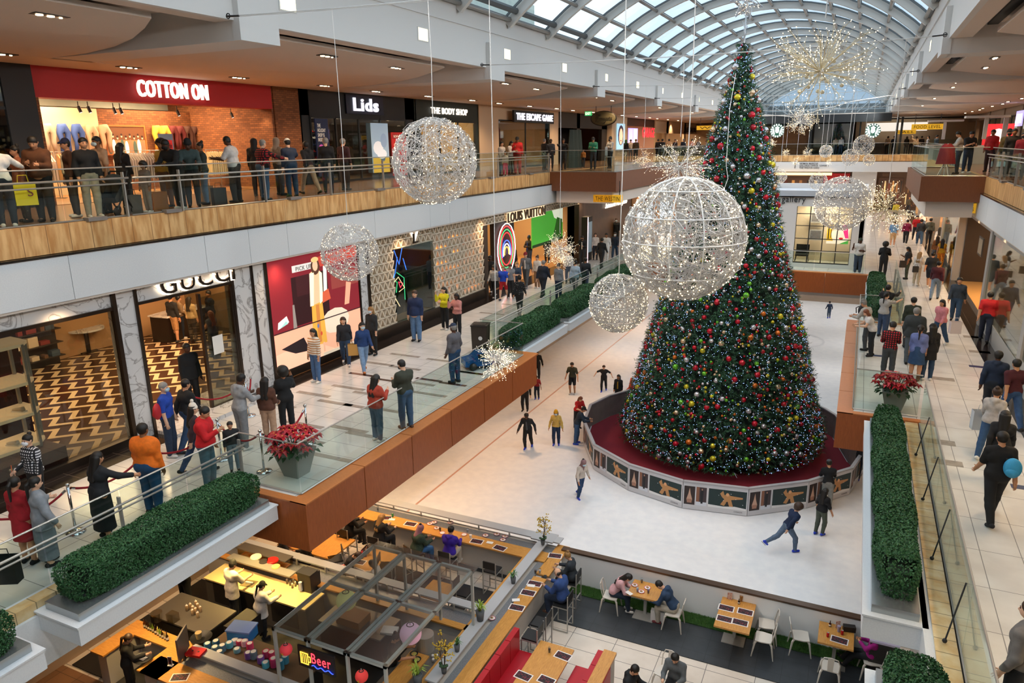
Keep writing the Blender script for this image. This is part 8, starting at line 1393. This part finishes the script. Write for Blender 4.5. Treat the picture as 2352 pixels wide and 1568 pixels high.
# people inside the marble shop
for a in [(390, 677, 0, 1.78, 'st', '1c1a1a', 'b88858', '2a2a2a', 'b', 'ks', 'man in a black hoodie and shorts inside the marble shop', dict(bl=.5)), (408, 680, 330, 1.62, 'ho', '8a7050', '1c2838', WH, 'b', 'kb', 'woman in a leopard top inside the marble shop', dict(fem=1)), (433, 683, 10, 1.66, 'st', 'c0a070', '1c1e24', BK, 'b', 'kl', 'woman in a cream patterned sweater with long hair inside the marble shop', dict(fem=1)), (482, 715, 90, 1.6, 'px', '4a4a50', '2a2a30', BK, 'b', 'rl', 'red-haired woman in grey behind the glass door', dict(fem=1, sl=.1)), (478, 668, 160, 1.8, 'st', '1c1a1a', '1c1a1a', BK, 'c', 'ks', 'shop assistant in black deep inside the marble shop', {})]: P(a[0], a[1], 2, *a[2:11], **a[11])
# ---- level two, right
for a in [(1977, 548, 180, 1.84, 'hd', WH, '3c4c64', BK, 'd', 'ks', 'man in a big white tee with his hand to his cap on the bridge', dict(sl=.45, hat='c1a2a1c', w=1.25)), (2035, 557, 350, 1.8, 'px', '131315', '1a1a1c', BK, 'c', 'ka', 'man in a black hoodie facing away beside the white tee', dict(hood=1)), (2089, 567, 100, 1.64, 'p1', '1a1a1c', 'camo', BK, 'c', 'kl', 'woman in a black tee and camouflage trousers holding up a phone', dict(fem=1, sl=.4, w=1.15)), (2113, 579, 340, 1.62, 'ph', 'd8cec4', 'd0bea4', WH, 'a', 'll', 'blond woman in a white jacket and cream trousers with a black bag', dict(fem=1)), (2145, 577, 345, 1.76, 'wk', '17181b', '1c2230', WH, 'b', 'ks', 'man in a black tee and dark shorts walking away', dict(sl=.45, bl=.45, w=1.2)), (2158, 598, 350, 1.74, 'wl', '4a1420', '7c90a4', BK, 'b', 'ks', 'man in a maroon sweater and pale jeans walking away', dict(w=1.1)), (2206, 635, 170, 1.8, 'wk', '2f3a48', '28425e', BK, 'b', 'ks', 'man in a slate blue quarter-button sweater walking towards the viewer', dict(w=1.15)), (2166, 686, 140, 1.64, 'wl', 'd4848c', '2c4a6a', WH, 'b', 'kr', 'woman in a pink sweater and glasses carrying a white bag', dict(fem=1, w=1.1)), (2277, 668, 350, 1.78, 'wk', 'b81018', '182238', BK, 'b', 'ks', 'man in a red polo shirt and dark trousers by the right windows', dict(sl=.45, w=1.2)), (2167, 547, 350, 1.64, 'wk', 'd8a020', 'flame', WH, 'b', 'kl', 'woman in an orange top and flame-patterned trousers', dict(fem=1, sl=.1)), (2155, 541, 0, 1.62, 'wl', '8a5428', '5a6472', WH, 'b', 'bl', 'woman in a tan jacket beside the flame-patterned trousers', dict(fem=1)), (2228, 538, 0, 1.74, 'wk', '1c1a18', '1c1a18', BK, 'a', 'gs', 'grey-haired man in black entering the dark right shop', dict(w=1.1)), (2195, 530, 340, 1.72, 'st', '3c3a30', '15171a', BK, 'b', 'ks', 'man in a grey camouflage shirt at the right doorway', {}),
 (2041, 655, 350, 1.76, 'ca', '141517', '30486a', BK, 'a', 'ks', 'young man in a black jacket leaning over the right railing', dict(hood=1)), (2037, 672, 330, 1.62, 'ca', 'stripe_bw', '3c5070', BK, 'a', 'kp', 'girl in a striped tee reaching out over the right railing with a phone', dict(fem=1, sl=.45)), (1985, 690, 60, 1.74, 'ln', 'b0aca4', '4c5058', BK, 'b', 'gs', 'person in a light jacket with a dark backpack at the balcony', dict(hat='n6a6862')), (1989, 712, 100, 1.6, 'ln', 'dcd8d4', '1a1d24', BK, 'a', 'rr', 'red-haired woman in a white puffer vest leaning on the right balcony', dict(fem=1, sl=.2)), (2052, 740, 355, 1.74, 'ph', 'plaid_red', '3a3f44', BK, 'b', 'ks', 'young man in a red and black plaid shirt seen from behind', {}), (2100, 684, 5, 1.74, 'st', '2c3428', '3a3f44', BK, 'a', 'ks', 'dark-haired man in an olive jacket behind the grey-haired man', {}), (2107, 708, 350, 1.82, 'pk', '2d3436', '4a545c', BK, 'a', 'gs', 'large grey-haired man in a charcoal jacket seen from behind', dict(w=1.4, long=.08)), (2116, 748, 350, 1.66, 'st', '6c7ab0', '28486e', 'boot', 'b', 'kp', 'woman in a lilac blue blouse and denim skirt with a very long ponytail', dict(fem=1, w=1.2, sl=.6, bl=0, skirt=.42)), (2144, 746, 20, 1.68, 'st', '121214', '26405c', WH, 'b', 'kl', 'woman in a black cap and long black vest', dict(fem=1, long=.3, hat='c121214')),
 (2296, 803, 345, 1.8, 'wk', '15263e', '17202c', BK, 'd', 'ks', 'man in a navy hoodie at the right edge', dict(hood=1, w=1.2)), (2338, 822, 20, 1.76, 'wk', '46101c', '30507c', BK, 'b', 'ks', 'man in a maroon tee cut by the right edge', dict(sl=.45)), (2293, 887, 340, 1.66, 'wl', 'b8b2ac', '2f4f74', WH, 'b', 'bb', 'woman in a pale grey hoodie with a plastic bag on her arm', dict(fem=1, hood=1)), (2312, 940, 350, 1.64, 'wk', '151518', '22384e', BK, 'b', 'kl', 'woman in black walking behind the grey hoodie', dict(fem=1)), (2306, 988, 10, 1.78, 'wl', '0f1012', '101114', BK, 'b', 'ks', 'man in black with a light blue backpack at the right edge', dict(sl=.45, w=1.15)), (2372, 1385, 60, 1.76, 'pk', '76706a', '14151a', BK, 'a', 'bs', 'person in a grey college sweatshirt at the bottom right corner', {}),
 (2108, 494, 180, 1.75, 'wk', 'b01018', '1c1c22', BK, 'b', 'ks', 'man in a red shirt in the far right walkway', dict(sl=.45)), (2123, 480, 0, 1.78, 'wk', 'd0ccc8', '4a5a70', BK, 'b', 'ks', 'man in a white tee in the far right walkway', dict(sl=.45)), (2086, 503, 350, 1.7, 'wk', '7c0c3c', '17181c', WH, 'b', 'ks', 'person in a magenta sweater walking away', {}), (2118, 502, 0, 1.76, 'wk', '2c3036', '3c5876', WH, 'b', 'ks', 'man in a charcoal sweater and jeans walking away', {}), (2139, 500, 0, 1.76, 'wl', '4c4e44', '1c1c20', BK, 'b', 'ks', 'man in a grey-green hoodie walking away', dict(hood=1)), (2056, 505, 0, 1.76, 'wl', '6f9cc8', 'c0a078', WH, 'b', 'ks', 'man in a pale blue shirt and tan shorts behind the pearl starburst', dict(bl=.45, sl=.45)), (2160, 521, 350, 1.62, 'wk', 'd0ccc8', '6a7484', WH, 'c', 'kl', 'woman in a white hoodie stooping in the far walkway', dict(fem=1)), (2068, 440, 0, 1.74, 'wk', '8aa4c4', '2c3a50', BK, 'b', 'ks', 'distant person in light blue beyond the gallery', {}), (2090, 450, 180, 1.7, 'wk', '4a4438', '2a2a30', BK, 'b', 'kl', 'distant woman in olive beyond the gallery', dict(fem=1)), (2060, 462, 0, 1.72, 'wk', 'c8b83c', '2a2a30', BK, 'b', 'ks', 'distant person with a yellow scarf beyond the gallery', {}), (2130, 455, 0, 1.74, 'wk', '1c1e24', '1c1e24', BK, 'b', 'ks', 'distant man in black near the right pillars', {}), (2045, 430, 180, 1.7, 'wk', '2a2622', '1c1c20', BK, 'b', 'ks', 'distant dark figure left of the right pillars', {}), (2075, 425, 180, 1.7, 'wk', 'a89a8c', '3a3a40', BK, 'b', 'kl', 'distant figure in beige by the far column', dict(fem=1))]: P(a[0], a[1], 2, *a[2:11], **a[11])
# ---- level three, left crowd along the rail (X = distance plane)
for a in [(-12, 345, -15.6, 60, 1.7, 'ar', 'e4e2de', '1c2838', WH, 'b', 'ks', 'person in a white sweater at the left edge holding a yellow bag', {}), (32, 333, -16.3, 170, 1.6, 'st', 'b06c4c', '2c2420', BK, 'b', 'kb', 'girl in a peach hoodie at the far left of the upper railing', dict(fem=1)), (75, 308, -15.9, 220, 1.8, 'ph', '5a3418', '141518', BK, 'b', 'ks', 'man in a brown hooded jacket looking down at his hands', dict(hood=1, w=1.25)), (150, 327, -16.3, 160, 1.74, 'st', '4a2c1c', '3c3a38', WH, 'b', 'ks', 'bearded man in a navy cap and brown jacket over a cream tee', dict(hat='c181c3c', open_='d8c8a0')), (188, 312, -15.8, 255, 1.76, 'pk', '0f1114', 'a49a86', WH, 'b', 'ks', 'man in a black sweater and stone trousers leaning sideways', dict(w=1.15)), (220, 314, -16.5, 180, 1.8, 'st', 'b08c6c', '1c1c20', BK, 'c', 'ks', 'man in a beige polo and light blue mask', dict(mask='c4d8dc', sl=.45)), (275, 333, -17.3, 10, 1.66, 'st', '1c1614', '14141a', BK, 'b', 'kl', 'woman in a black leather jacket facing the red-fronted shop', dict(fem=1)), (326, 362, -15.7, 180, 1.2, 'st', '6c5a54', '8a7c74', WH, 'c', 'ka', 'small child in a grey tracksuit at the upper railing', {}), (367, 310, -16.6, 190, 1.72, 'st', 'b8923c', '6c5040', BK, 'c', 'ka', 'woman with curly auburn hair in a mustard top', dict(fem=1)), (395, 314, -15.75, 190, 1.78, 'ln', '0e1012', '111214', WH, 'd', 'ks', 'man in a black jacket and black mask with clasped hands on the rail', dict(mask='0e0e10')), (428, 318, -16.0, 230, 1.78, 'ln', '3a4c4c', '15171c', BK, 'd', 'ks', 'man in a teal grey shirt and black beanie leaning on the rail', dict(hat='n121214')), (458, 325, -16.3, 150, 1.66, 'st', '2c3430', '5a7490', BK, 'c', 'kb', 'woman in a dark jacket over a white graphic tee', dict(fem=1, open_='d8d4d0')), (529, 308, -15.9, 110, 1.82, 'wr', 'd8d4d0', '15161a', BK, 'd', 'ks', 'man in a white tee resting his hand on the upper rail', dict(sl=.45, w=1.15)), (581, 310, -17.2, 20, 1.76, 'st', '131316', '2a2a2e', BK, 'c', 'ks', 'person in black standing behind the plaid shirt', dict(hat='j131316')), (597, 323, -15.8, 350, 1.72, 'ar', 'plaid_red', '44668c', BK, 'a', 'gs', 'grey-haired man in a red and black plaid flannel at the upper rail', dict(w=1.3)), (632, 302, -16.9, 350, 1.78, 'st', '8c7c6c', '3c3a3a', BK, 'b', 'ks', 'person in a taupe hoodie with the hood up', dict(hat='j8c7c6c')), (662, 319, -15.9, 70, 1.74, 'ar', '1d2c44', '1f3a5c', BK, 'a', 'ks', 'man in a white cap and navy shirt at the upper rail', dict(hat='ce0dcd4', w=1.15)), (703, 315, -16.4, 80, 1.72, 'wk', '15161a', 'a08c78', BK, 'd', 'ks', 'man in a black jacket with a white hood walking left', dict(hood=1)), (745, 300, -16.2, 40, 1.78, 'st', '121318', '141c2c', BK, 'a', 'gs', 'grey-haired man in a dark coat before the cap shop', {}), (785, 298, -16.4, 0, 1.76, 'st', '3c1c22', '1c1c20', BK, 'a', 'gs', 'person in a maroon jacket left of the twig ball', {}),
 (1083, 327, -16.2, 300, 1.6, 'st', '1c2228', '2c3a4c', BK, 'a', 'kb', 'woman with a dark backpack right of the twig ball', dict(fem=1)), (1152, 325, -16.0, 250, 1.62, 'st', 'b8aca0', '3c5878', BK, 'b', 'kb', 'woman in a pale top holding a child in pink trousers', dict(fem=1)), (1160, 335, -15.7, 200, 1.15, 'st', 'b8aca0', 'd8406c', WH, 'b', 'kb', 'small girl in pink trousers at the upper railing', dict(fem=1)), (1172, 317, -16.2, 260, 1.66, 'ph', 'd0c8c0', '1c1c22', BK, 'b', 'kl', 'woman in a white top showing her phone', dict(fem=1)), (1188, 311, -15.9, 200, 1.84, 'p1', 'b81818', 'b83030', BK, 'c', 'ks', 'large man in a red jacket and black cap under THE ESCAPE GAME sign', dict(hat='c141416', w=1.3)), (1250, 309, -17, 330, 1.76, 'st', '15181e', '1c2028', BK, 'a', 'gs', 'grey-haired man in a black vest right of the red jacket', {}), (1265, 312, -17.2, 200, 1.74, 'st', '3c4048', '2a2c34', BK, 'c', 'ks', 'masked man beside the black vest', dict(mask='1c1c20')), (1294, 315, -16, 200, 1.76, 'ca', '15171b', '1c1e22', BK, 'c', 'ks', 'man in black taking a picture at the upper rail', {}), (1310, 318, -17, 190, 1.72, 'st', '14161a', '1c1e22', BK, 'c', 'ks', 'man in black behind the one taking a picture', {}), (1340, 345, -16.2, 180, 1.1, 'st', 'c87830', '2a2a30', BK, 'b', 'ks', 'child in an orange shirt low behind the railing', {})]:
 P(a[0], a[1], 3, *a[3:12], X=a[2], **a[12])
for a in [(1363, 317, 41, -13.6, 190, 1.78, 'ph', '3a8c66', '2c3034', BK, 'b', 'ks', 'man in a green sweatshirt and black cap reading his phone in the upper bay', dict(hat='c16161a')), (1402, 319, 42, -13.6, 150, 1.78, 'px', 'a8a8a4', '1c1e22', BK, 'b', 'ks', 'man in a grey hoodie and black mask sitting in the upper bay', dict(hat='n161618', mask='121214')),
 (1438, 318, 62, 0, 180, 1.7, 'st', '1c1c1e', '2a2a30', BK, 'c', 'ks', 'person in a green headscarf on level three', dict(hat='h3a8a4c', fem=1)), (1449, 313, 64, 0, 200, 1.74, 'p1', 'c8bcac', '6a6a70', BK, 'b', 'ks', 'man in beige near the pink neon shop', {}), (1461, 315, 60, 0, 20, 1.74, 'st', '4a3a28', '2a2a30', BK, 'a', 'ls', 'man in a brown jacket by the white kiosk', {}), (1512, 318, 66, 0, 0, 1.74, 'st', '1a1a1e', '2a2a30', BK, 'b', 'ks', 'man in black seated row, left', {}), (1522, 317, 64, 0, 10, 1.74, 'st', '1c1c22', '2a2a30', BK, 'b', 'ks', 'man in black seated row, middle', {}), (1537, 319, 64, 0, 10, 1.74, 'st', 'c8a480', '2a2a30', BK, 'b', 'ks', 'man in a tan sweater at the far upper rail', {}), (1551, 321, 70, 0, 180, 1.7, 'st', '2a1c18', '2a2a30', BK, 'b', 'kl', 'woman in dark brown at the far upper rail', dict(fem=1)), (1570, 321, 66, 0, 20, 1.74, 'st', '1c2634', '2a2a30', BK, 'b', 'gs', 'man in a navy jacket and white cap left of the tree', dict(hat='cd0d0d0')), (1590, 318, 66, 0, 0, 1.74, 'st', 'd8a094', '2a2a30', BK, 'b', 'ks', 'man in a pink shirt left of the tree', {}), (1625, 316, 70, 0, 20, 1.74, 'st', 'e0b090', '2a2a30', BK, 'b', 'ks', 'man in a striped peach shirt and red cap at the tree edge', dict(hat='cc02020')), (1605, 322, 74, 0, 180, 1.7, 'st', '20161a', '2a2a30', BK, 'b', 'kl', 'woman in dark clothes left of the tree', dict(fem=1)),
 (1920, 320, 83, 0, 20, 1.72, 'st', 'c8c0b0', '2a3448', BK, 'b', 'ks', 'person in a cream jacket at the far bridge rail', {}), (1933, 320, 83, 0, 180, 1.76, 'st', 'dcdcdc', '2c405c', BK, 'b', 'ks', 'person in a white hoodie and mask at the far bridge rail', dict(mask='c0c8d0')), (1947, 320, 84, 0, 180, 1.74, 'st', '24282c', '1c1c22', BK, 'b', 'ks', 'masked person in black at the far bridge rail', dict(mask='b0b8c0')), (1905, 322, 86, 0, 0, 1.72, 'st', '181a1e', '1c1c22', BK, 'b', 'ks', 'dark figure at the far cafe door', {}), (1890, 324, 85, 0, 180, 1.66, 'st', 'a01828', '1c1c22', BK, 'b', 'ks', 'person in red beside the timber box', {}), (2040, 316, 85, 0, 30, 1.74, 'st', 'b8a494', '2a2a30', BK, 'b', 'ks', 'person in beige at the far cafe counter', {}), (2054, 318, 84, 0, 180, 1.72, 'px', '17181c', '2a2a30', BK, 'b', 'ks', 'person in black at the far cafe counter', {}), (2083, 321, 78, 5.2, 0, 1.7, 'st', '1c1a1c', '2a2a30', BK, 'b', 'kl', 'woman in black in the far right queue', dict(fem=1)), (2094, 319, 70, 5.0, 10, 1.74, 'st', 'd8c8b4', '2a2a30', BK, 'b', 'ks', 'person in a cream hood in the far right queue', dict(hat='jd8c8b4')), (2105, 320, 70, 5.2, 0, 1.68, 'st', 'e0c8a8', '2a2a30', BK, 'b', 'kp', 'woman in cream with a ponytail in the far right queue', dict(fem=1)), (2117, 322, 68, 5.5, 0, 1.7, 'st', '17151a', '2a2a30', BK, 'b', 'ks', 'man in black in the far right queue', {}), (2132, 322, 64, 5.6, 90, 1.7, 'st', 'a8acb8', '2a2a30', BK, 'b', 'kl', 'woman in pale grey near the upper kiosks', dict(fem=1)), (2152, 318, 52, 5.0, 300, 1.74, 'st', '2a3440', '2a3040', BK, 'b', 'ks', 'masked man in dark blue near the upper kiosks', dict(mask='88a0b0')),
 (2207, 323, 36, 3.6, 90, 1.74, 'wr', 'a8a49e', '2a3040', BK, 'b', 'ks', 'man in a grey patterned shirt bending over in the upper right bay', {}), (2229, 319, 37, 4.2, 200, 1.74, 'ph', '121214', '22304a', WH, 'b', 'ks', 'man in a black tee reading in the upper right bay', dict(sl=.45)), (2281, 311, 38.4, 4.8, 150, 1.82, 'st', 'b00c14', '3a1014', BK, 'c', 'ks', 'man in a red hooded jacket at the upper right railing', dict(w=1.2, hood=1)), (2318, 310, 34.3, 5.0, 180, 1.78, 'st', '5a4c24', '2a2a24', BK, 'b', 'ks', 'person in an olive brown sweater at the upper right railing', dict(mask='181818', hat='n161616', w=1.15)), (2352, 318, 31.2, 5.0, 160, 1.66, 'st', '8c1020', '1c1418', BK, 'b', 'kl', 'woman in a red top at the right edge of level three', dict(fem=1, mask='161618')), (2330, 308, 37, 5.8, 180, 1.8, 'st', '201a16', '1c1c20', BK, 'c', 'ks', 'dark figure behind the olive brown sweater', {})]:
 c = ony(a[0], a[1], a[2]); bay = 'upper bay' in a[12] or 'right bay' in a[12]
 if not bay and c[0] > 0 and a[2] < 80: c = onx(a[0], a[1], 5.); c = c if c[1] < 79 else ony(a[0], a[1], 83+(a[0] % 5)*.7)
 if not bay and -15.5 < c[0] < 0 and a[2] < 80: c = onx(a[0], a[1], -16.1)
 person((c[0], c[1], Z3+(.03 if 'upper bay' in a[12] or 'right bay' in a[12] else 0)), *a[4:13], **a[13])
# far cafe crowd: small dark figures along the far wall of levels two and three
r_ = random.Random(5)
for i in range(12): x = -8+i*1.0+r_.uniform(-.3, .3); person((x, 80.9+r_.uniform(0, 1), Z2), r_.choice((0, 180, 90)), 1.7, r_.choice(('st', 'wk')), r_.choice(('1c1a18', '2a2420', '3a3430', '1a1c22')), '1a1a1e', BK, 'c', 'ks', 'small dark distant shopper under the far white fascia', group='distant shoppers under the far fascia')
# ---- on the ice
for a in [(1233, 805, 200, 1.74, 'sn', '101114', '16181c', BK, 'b', 'ks', 'skater in black half hidden by the left balcony end', {}), (1204, 868, 190, 1.74, 'sn', '111214', '131417', '1a1a1a', 'b', 'ks', 'skater in black behind the lower edge of the balcony', {}), (1232, 863, 190, 1.3, 'sn', '8c1c24', '1c2434', 'skate', 'c', 'ks', 'boy in a dark red shirt on blue skates', dict(sl=.45)), (1314, 832, 185, 1.78, 'sn', '3a3c2c', '17181b', WH, 'b', 'ks', 'man in an olive tee and black shorts on pale skates', dict(sl=.4, bl=.42)), (1387, 838, 190, 1.5, 'op', '17181b', '17181b', 'skate', 'a', 'bs', 'boy in a black shirt skating with arms outstretched', dict(sl=.4)), (1421, 861, 180, 1.6, 'st', '15161a', '15161a', BK, 'b', 'kl', 'woman in a black jacket over a mustard top behind the barrier', dict(fem=1, open_='c89a2c')), (1334, 912, 230, 1.66, 'ln', 'c01c20', '22242a', BK, 'a', 'rl', 'woman in a red shirt leaning on the rink barrier', dict(fem=1, sl=.45)), (1340, 935, 290, 1.76, 'ln', '23303f', '3a5a80', 'skate', 'b', 'ks', 'man in a navy jacket and black cap leaning on the barrier with a phone', dict(hat='c141418', w=1.1)), (1209, 951, 190, 1.76, 'sk', '1c2026', '141518', 'skate', 'd', 'ks', 'man in a dark jacket over a grey tee skating towards the viewer', dict(open_='4c5058')), (1277, 942, 195, 1.66, 'sn', 'd8b45c', '1c3050', 'skate', 'b', 'kr', 'girl in a yellow beanie and cream yellow sweater on skates', dict(fem=1, hat='nd8a01c', mask='b8ccd8')), (1341, 1060, 235, 1.64, 'sk', 'd0c4b8', '1f4068', 'skate', 'b', 'kb', 'woman in a mauve headscarf and patterned cream sweater skating', dict(fem=1, hat='h8a6a6c', mask='b8d0dc')), (1836, 1160, 305, 1.74, 'ru', '14284a', '5c7088', 'skate', 'a', 'ba', 'person with curly dark hair in a navy sweater striding on blue skates', {}), (1897, 1122, 330, 1.64, 'sn', '15161a', '50584c', 'skate', 'b', 'kl', 'woman in a black top and olive leggings on blue skates', dict(fem=1, sl=.6)), (1905, 1058, 10, 1.76, 'ln', '0f1114', '8c8c88', BK, 'b', 'ks', 'man in a black jacket and grey cap leaning over the barrier', dict(hat='c5a5a5c')), (1906, 692, 20, 1.25, 'sn', '1c2c48', '34465c', 'skate', 'b', 'ks', 'distant child in navy alone on the far ice', {}), (1989, 1010, 0, 1.7, 'st', '16181c', '1c2438', 'skate', 'b', 'ks', 'skater mostly hidden behind the right balcony', {})]: P(a[0], a[1], 1, *a[2:11], **a[11])
# ---- cafe guests and staff (seated figures: seat height given)
def sitp(x, y, *a, **kw): person((x, y, 0), *a, **kw)
sitp(-13.45, 16.25, 330, 1.72, 'si', '131316', '1a1a1e', BK, 'b', 'kr', 'diner in black with a yellow bag at the far left of the oak bar', seat=.75)
sitp(-12.35, 16.3, 340, 1.72, 'si', '121214', '15161a', BK, 'a', 'll', 'blond diner in a big black hoodie at the oak bar', seat=.75, w=1.15)
sitp(-10.95, 16.25, 330, 1.68, 'si', 'knit_green', '2c5a8c', '6a4030', 'b', 'kb', 'woman in a mauve headscarf and green patterned sweater at the oak bar', seat=.75, w=1.3, hat='h9a6a74', fem=1)
sitp(-9.95, 16.45, 5, 1.76, 'si', '3a1c9c', 'b8b0a4', WH, 'b', 'ks', 'person in a vivid purple hoodie at the oak bar', seat=.75, w=1.1, hood=1)
sitp(-6.2, 16.8, 95, 1.66, 'si', '2c343c', '15161a', BK, 'a', 'lb', 'blond woman in a slate jacket looking at her phone at the bar', seat=.75, fem=1)
sitp(-6.1, 15.8, 80, 1.78, 'si', '2c4a84', '1c2c44', '5a3c2c', 'a', 'kn', 'balding man in a blue sweater sitting at the oak bar', seat=.75, w=1.15)
sitp(-5.1, 17.05, 275, 1.66, 'sb', 'd8a8ac', '1c2a3c', WH, 'a', 'kl', 'woman in a pale pink jacket eating at the cafe table', seat=.45, fem=1)
sitp(-3.4, 17.0, 85, 1.76, 'sb', '28405e', 'b8b0a0', '6c2c30', 'a', 'ks', 'man in a blue hoodie bending low over his plate', seat=.45, hood=1)
sitp(1.3, 17.1, 85, 1.5, 'sr', 'a0107c', '131318', BK, 'b', 'kp', 'girl in a magenta sweater slouching at the table with red cans', seat=.45, fem=1)
sitp(-3.75, 13.55, 330, 1.76, 'si', '1a1b1f', '22242a', BK, 'a', 'ks', 'man in a black tee and glasses at the bottom edge', seat=.45, sl=.5) if False else None
p = onz(1455, 1523, 1.3); sitp(p[0]-.1, p[1]-.1, 265, 1.76, 'si', '191b20', '22242a', BK, 'a', 'ks', 'man in a black hoodie and glasses at the bottom edge', seat=.45, hood=1)
p = onz(1540, 1508, 1.3); sitp(p[0]+.1, p[1]+.25, 175, 1.74, 'si', '62676a', '2a2c30', BK, 'a', 'ks', 'man in a grey sweater eating with chopsticks at the bottom edge', seat=.45)
p = onz(633, 1222, 1.25); sitp(p[0], p[1], 300, 1.66, 'sb', '1c1c22', '2a2a30', BK, 'a', 'll', 'blond woman in a dark tee eating under the balcony', seat=.45, fem=1, sl=.45)
p = onz(705, 1240, 1.25); sitp(p[0], p[1], 110, 1.66, 'si', '17120f', '1c1c20', BK, 'b', 'kl', 'woman with long dark hair at the table under the balcony', seat=.45, fem=1)
p = onz(790, 1262, 1.2); sitp(p[0], p[1], 280, 1.7, 'sb', '141316', '1c1c20', BK, 'a', 'bs', 'man in a black coat beside the glass canopy', seat=.45)
p = onz(822, 1247, 1.1); sitp(p[0], p[1], 290, 1.35, 'sb', 'plaid_red', '1c1c20', BK, 'a', 'bp', 'child in a red plaid shirt beside the glass canopy', seat=.45, fem=1)
p = onz(865, 1290, 1.25); sitp(p[0], p[1], 100, 1.62, 'si', 'c8c4c0', '2a2a30', BK, 'a', 'kr', 'dark-haired person in white seen through the canopy glass', seat=.45, fem=1)
P(530, 1290, 1, 350, 1.76, 'wr', 'e4dcd0', '1c1e26', BK, 'a', 'ks', 'chef in a white coat and black hat at the yellow lit counter', long=.25, hat='n131313', sl=.5)
P(598, 1338, 1, 340, 1.62, 'wr', 'e0dcd8', '131418', BK, 'a', 'kp', 'chef in white with a black cap and ponytail', long=.25, hat='c141414', fem=1, w=1.1)
P(289, 1458, 1, 320, 1.66, 'wr', '121214', '131316', BK, 'a', 'bp', 'waitress in black holding a round tray', fem=1)
P(905, 1455, 1, 300, 1.66, 'wr', '17171b', '1a1a1e', BK, 'b', 'kb', 'cook in black preparing bowls under the canopy', sl=.45)
sitp(-15.9, 12.1, 180, 1.74, 'hd', '141416', '14161a', BK, 'b', 'ks', 'worker in black in the dark corner of the kitchen', w=1.1)
# mannequin in the lattice window
person((-15.9, 22.55, Z2+.3), 265, 1.86, 'st', 'b09a7a', 'b8a888', WH, 'a', 'ln', 'mannequin', hat='ce0d4bc') ; o = [q for q in C.objects if q.get('label') == 'mannequin'][0]; o.name = 'mannequin'; o['label'] = 'mannequin in a beige jacket, trousers and pale cap in the lattice window'; o['category'] = 'mannequin'
# ---- carried things
def held(name, label, cat, loc, parts, rz=0):
 t = thing(name, label, cat, loc, rz)
 for nm, mt, f in parts: m = MB(); f(m); m.build(nm, mt, t)
def bagat(px, py, z, c_, label, s=1., rz=0): p = onz(px, py, z); shopbag(p[0], p[1], z, c_, label, s, rz)
held('iced_drink', 'clear iced drink cup with an orange straw held by the plaid sweater', 'drink', J0['R'], [('cup', MC['tumbler'], lambda m: m.lathe([(.035, -.06), (.045, .09)], n=12)), ('straw', mat('straw_orange', 'd85a20', .5), lambda m: m.tube([(0, 0, 0), (.03, 0, .18)], .006, 5))])
bagat(812, 815, Z2+.55, 'c09048', 'straw tote bag hanging at the arm of the dark hoodie', .9, .6); bagat(1283, 640, Z2+.9, 'd8d0c4', 'white leather handbag on the shoulder behind the starburst', .8, .3); bagat(2192, 765, Z2+.55, 'd8c8c4', 'white plastic bag held by the woman in pink', 1., .3); bagat(2250, 985, Z2+.5, 'c0c4c8', 'thin white plastic bag on the arm of the grey hoodie', 1.1, .2); bagat(1370, 625, Z2+.4, 'dcdcdc', 'white plastic bag carried in the lattice shop crowd', .9, .2); bagat(20, 1335, Z2+.3, '131416', 'black paper carrier bag at the left edge', 1.1, .5); bagat(2102, 625, Z2+.75, '17161a', 'black bag at the hip of the blond woman', .7, .3); bagat(2073, 614, Z2+.9, '2c241e', 'dark shoulder bag of the woman with the raised phone', .8, .3)
c = onx(62, 470, -15.5); t = shopbag(c[0], c[1], Z3+.42, 'e8d010', 'bright yellow shopping bag with a maroon crest behind the upper glass', 1.15, 1.2); text('lettering', 'S', (.03, -.098, .18), NYD, UP, .1, .16, mat('crest_maroon', '7a1830', .6), t, .003) if t else None
def backpack(px, py, z, c_, label, head): p = onz(px, py, z); held('backpack', label, 'backpack', (p[0], p[1], z), [('pack', mat('pack_'+c_, c_, .6), lambda m: m.ball((0, 0, 0), .15, 20, 14, 0, (.95, .55, 1.25))), ('pocket', mat('pack_'+c_, c_, .6), lambda m: m.ball((0, -.05, -.06), .1, 16, 10, 0, (1, .5, .8))), ('strap', M_black, lambda m: m.tube([(-.1, .03, .14), (-.12, .12, .08), (-.11, .1, -.1)], .018, 5))], math.radians(head))
backpack(361, 945, Z2+1.2, 'b01c28', 'red and navy backpack on the man in the blue vest', 300); backpack(2326, 1075, Z2+1.15, '3aa0d0', 'small light blue backpack at the right edge', 350); backpack(1978, 712, Z2+1.2, '1c1f26', 'dark backpack on the person in the light jacket', 60)
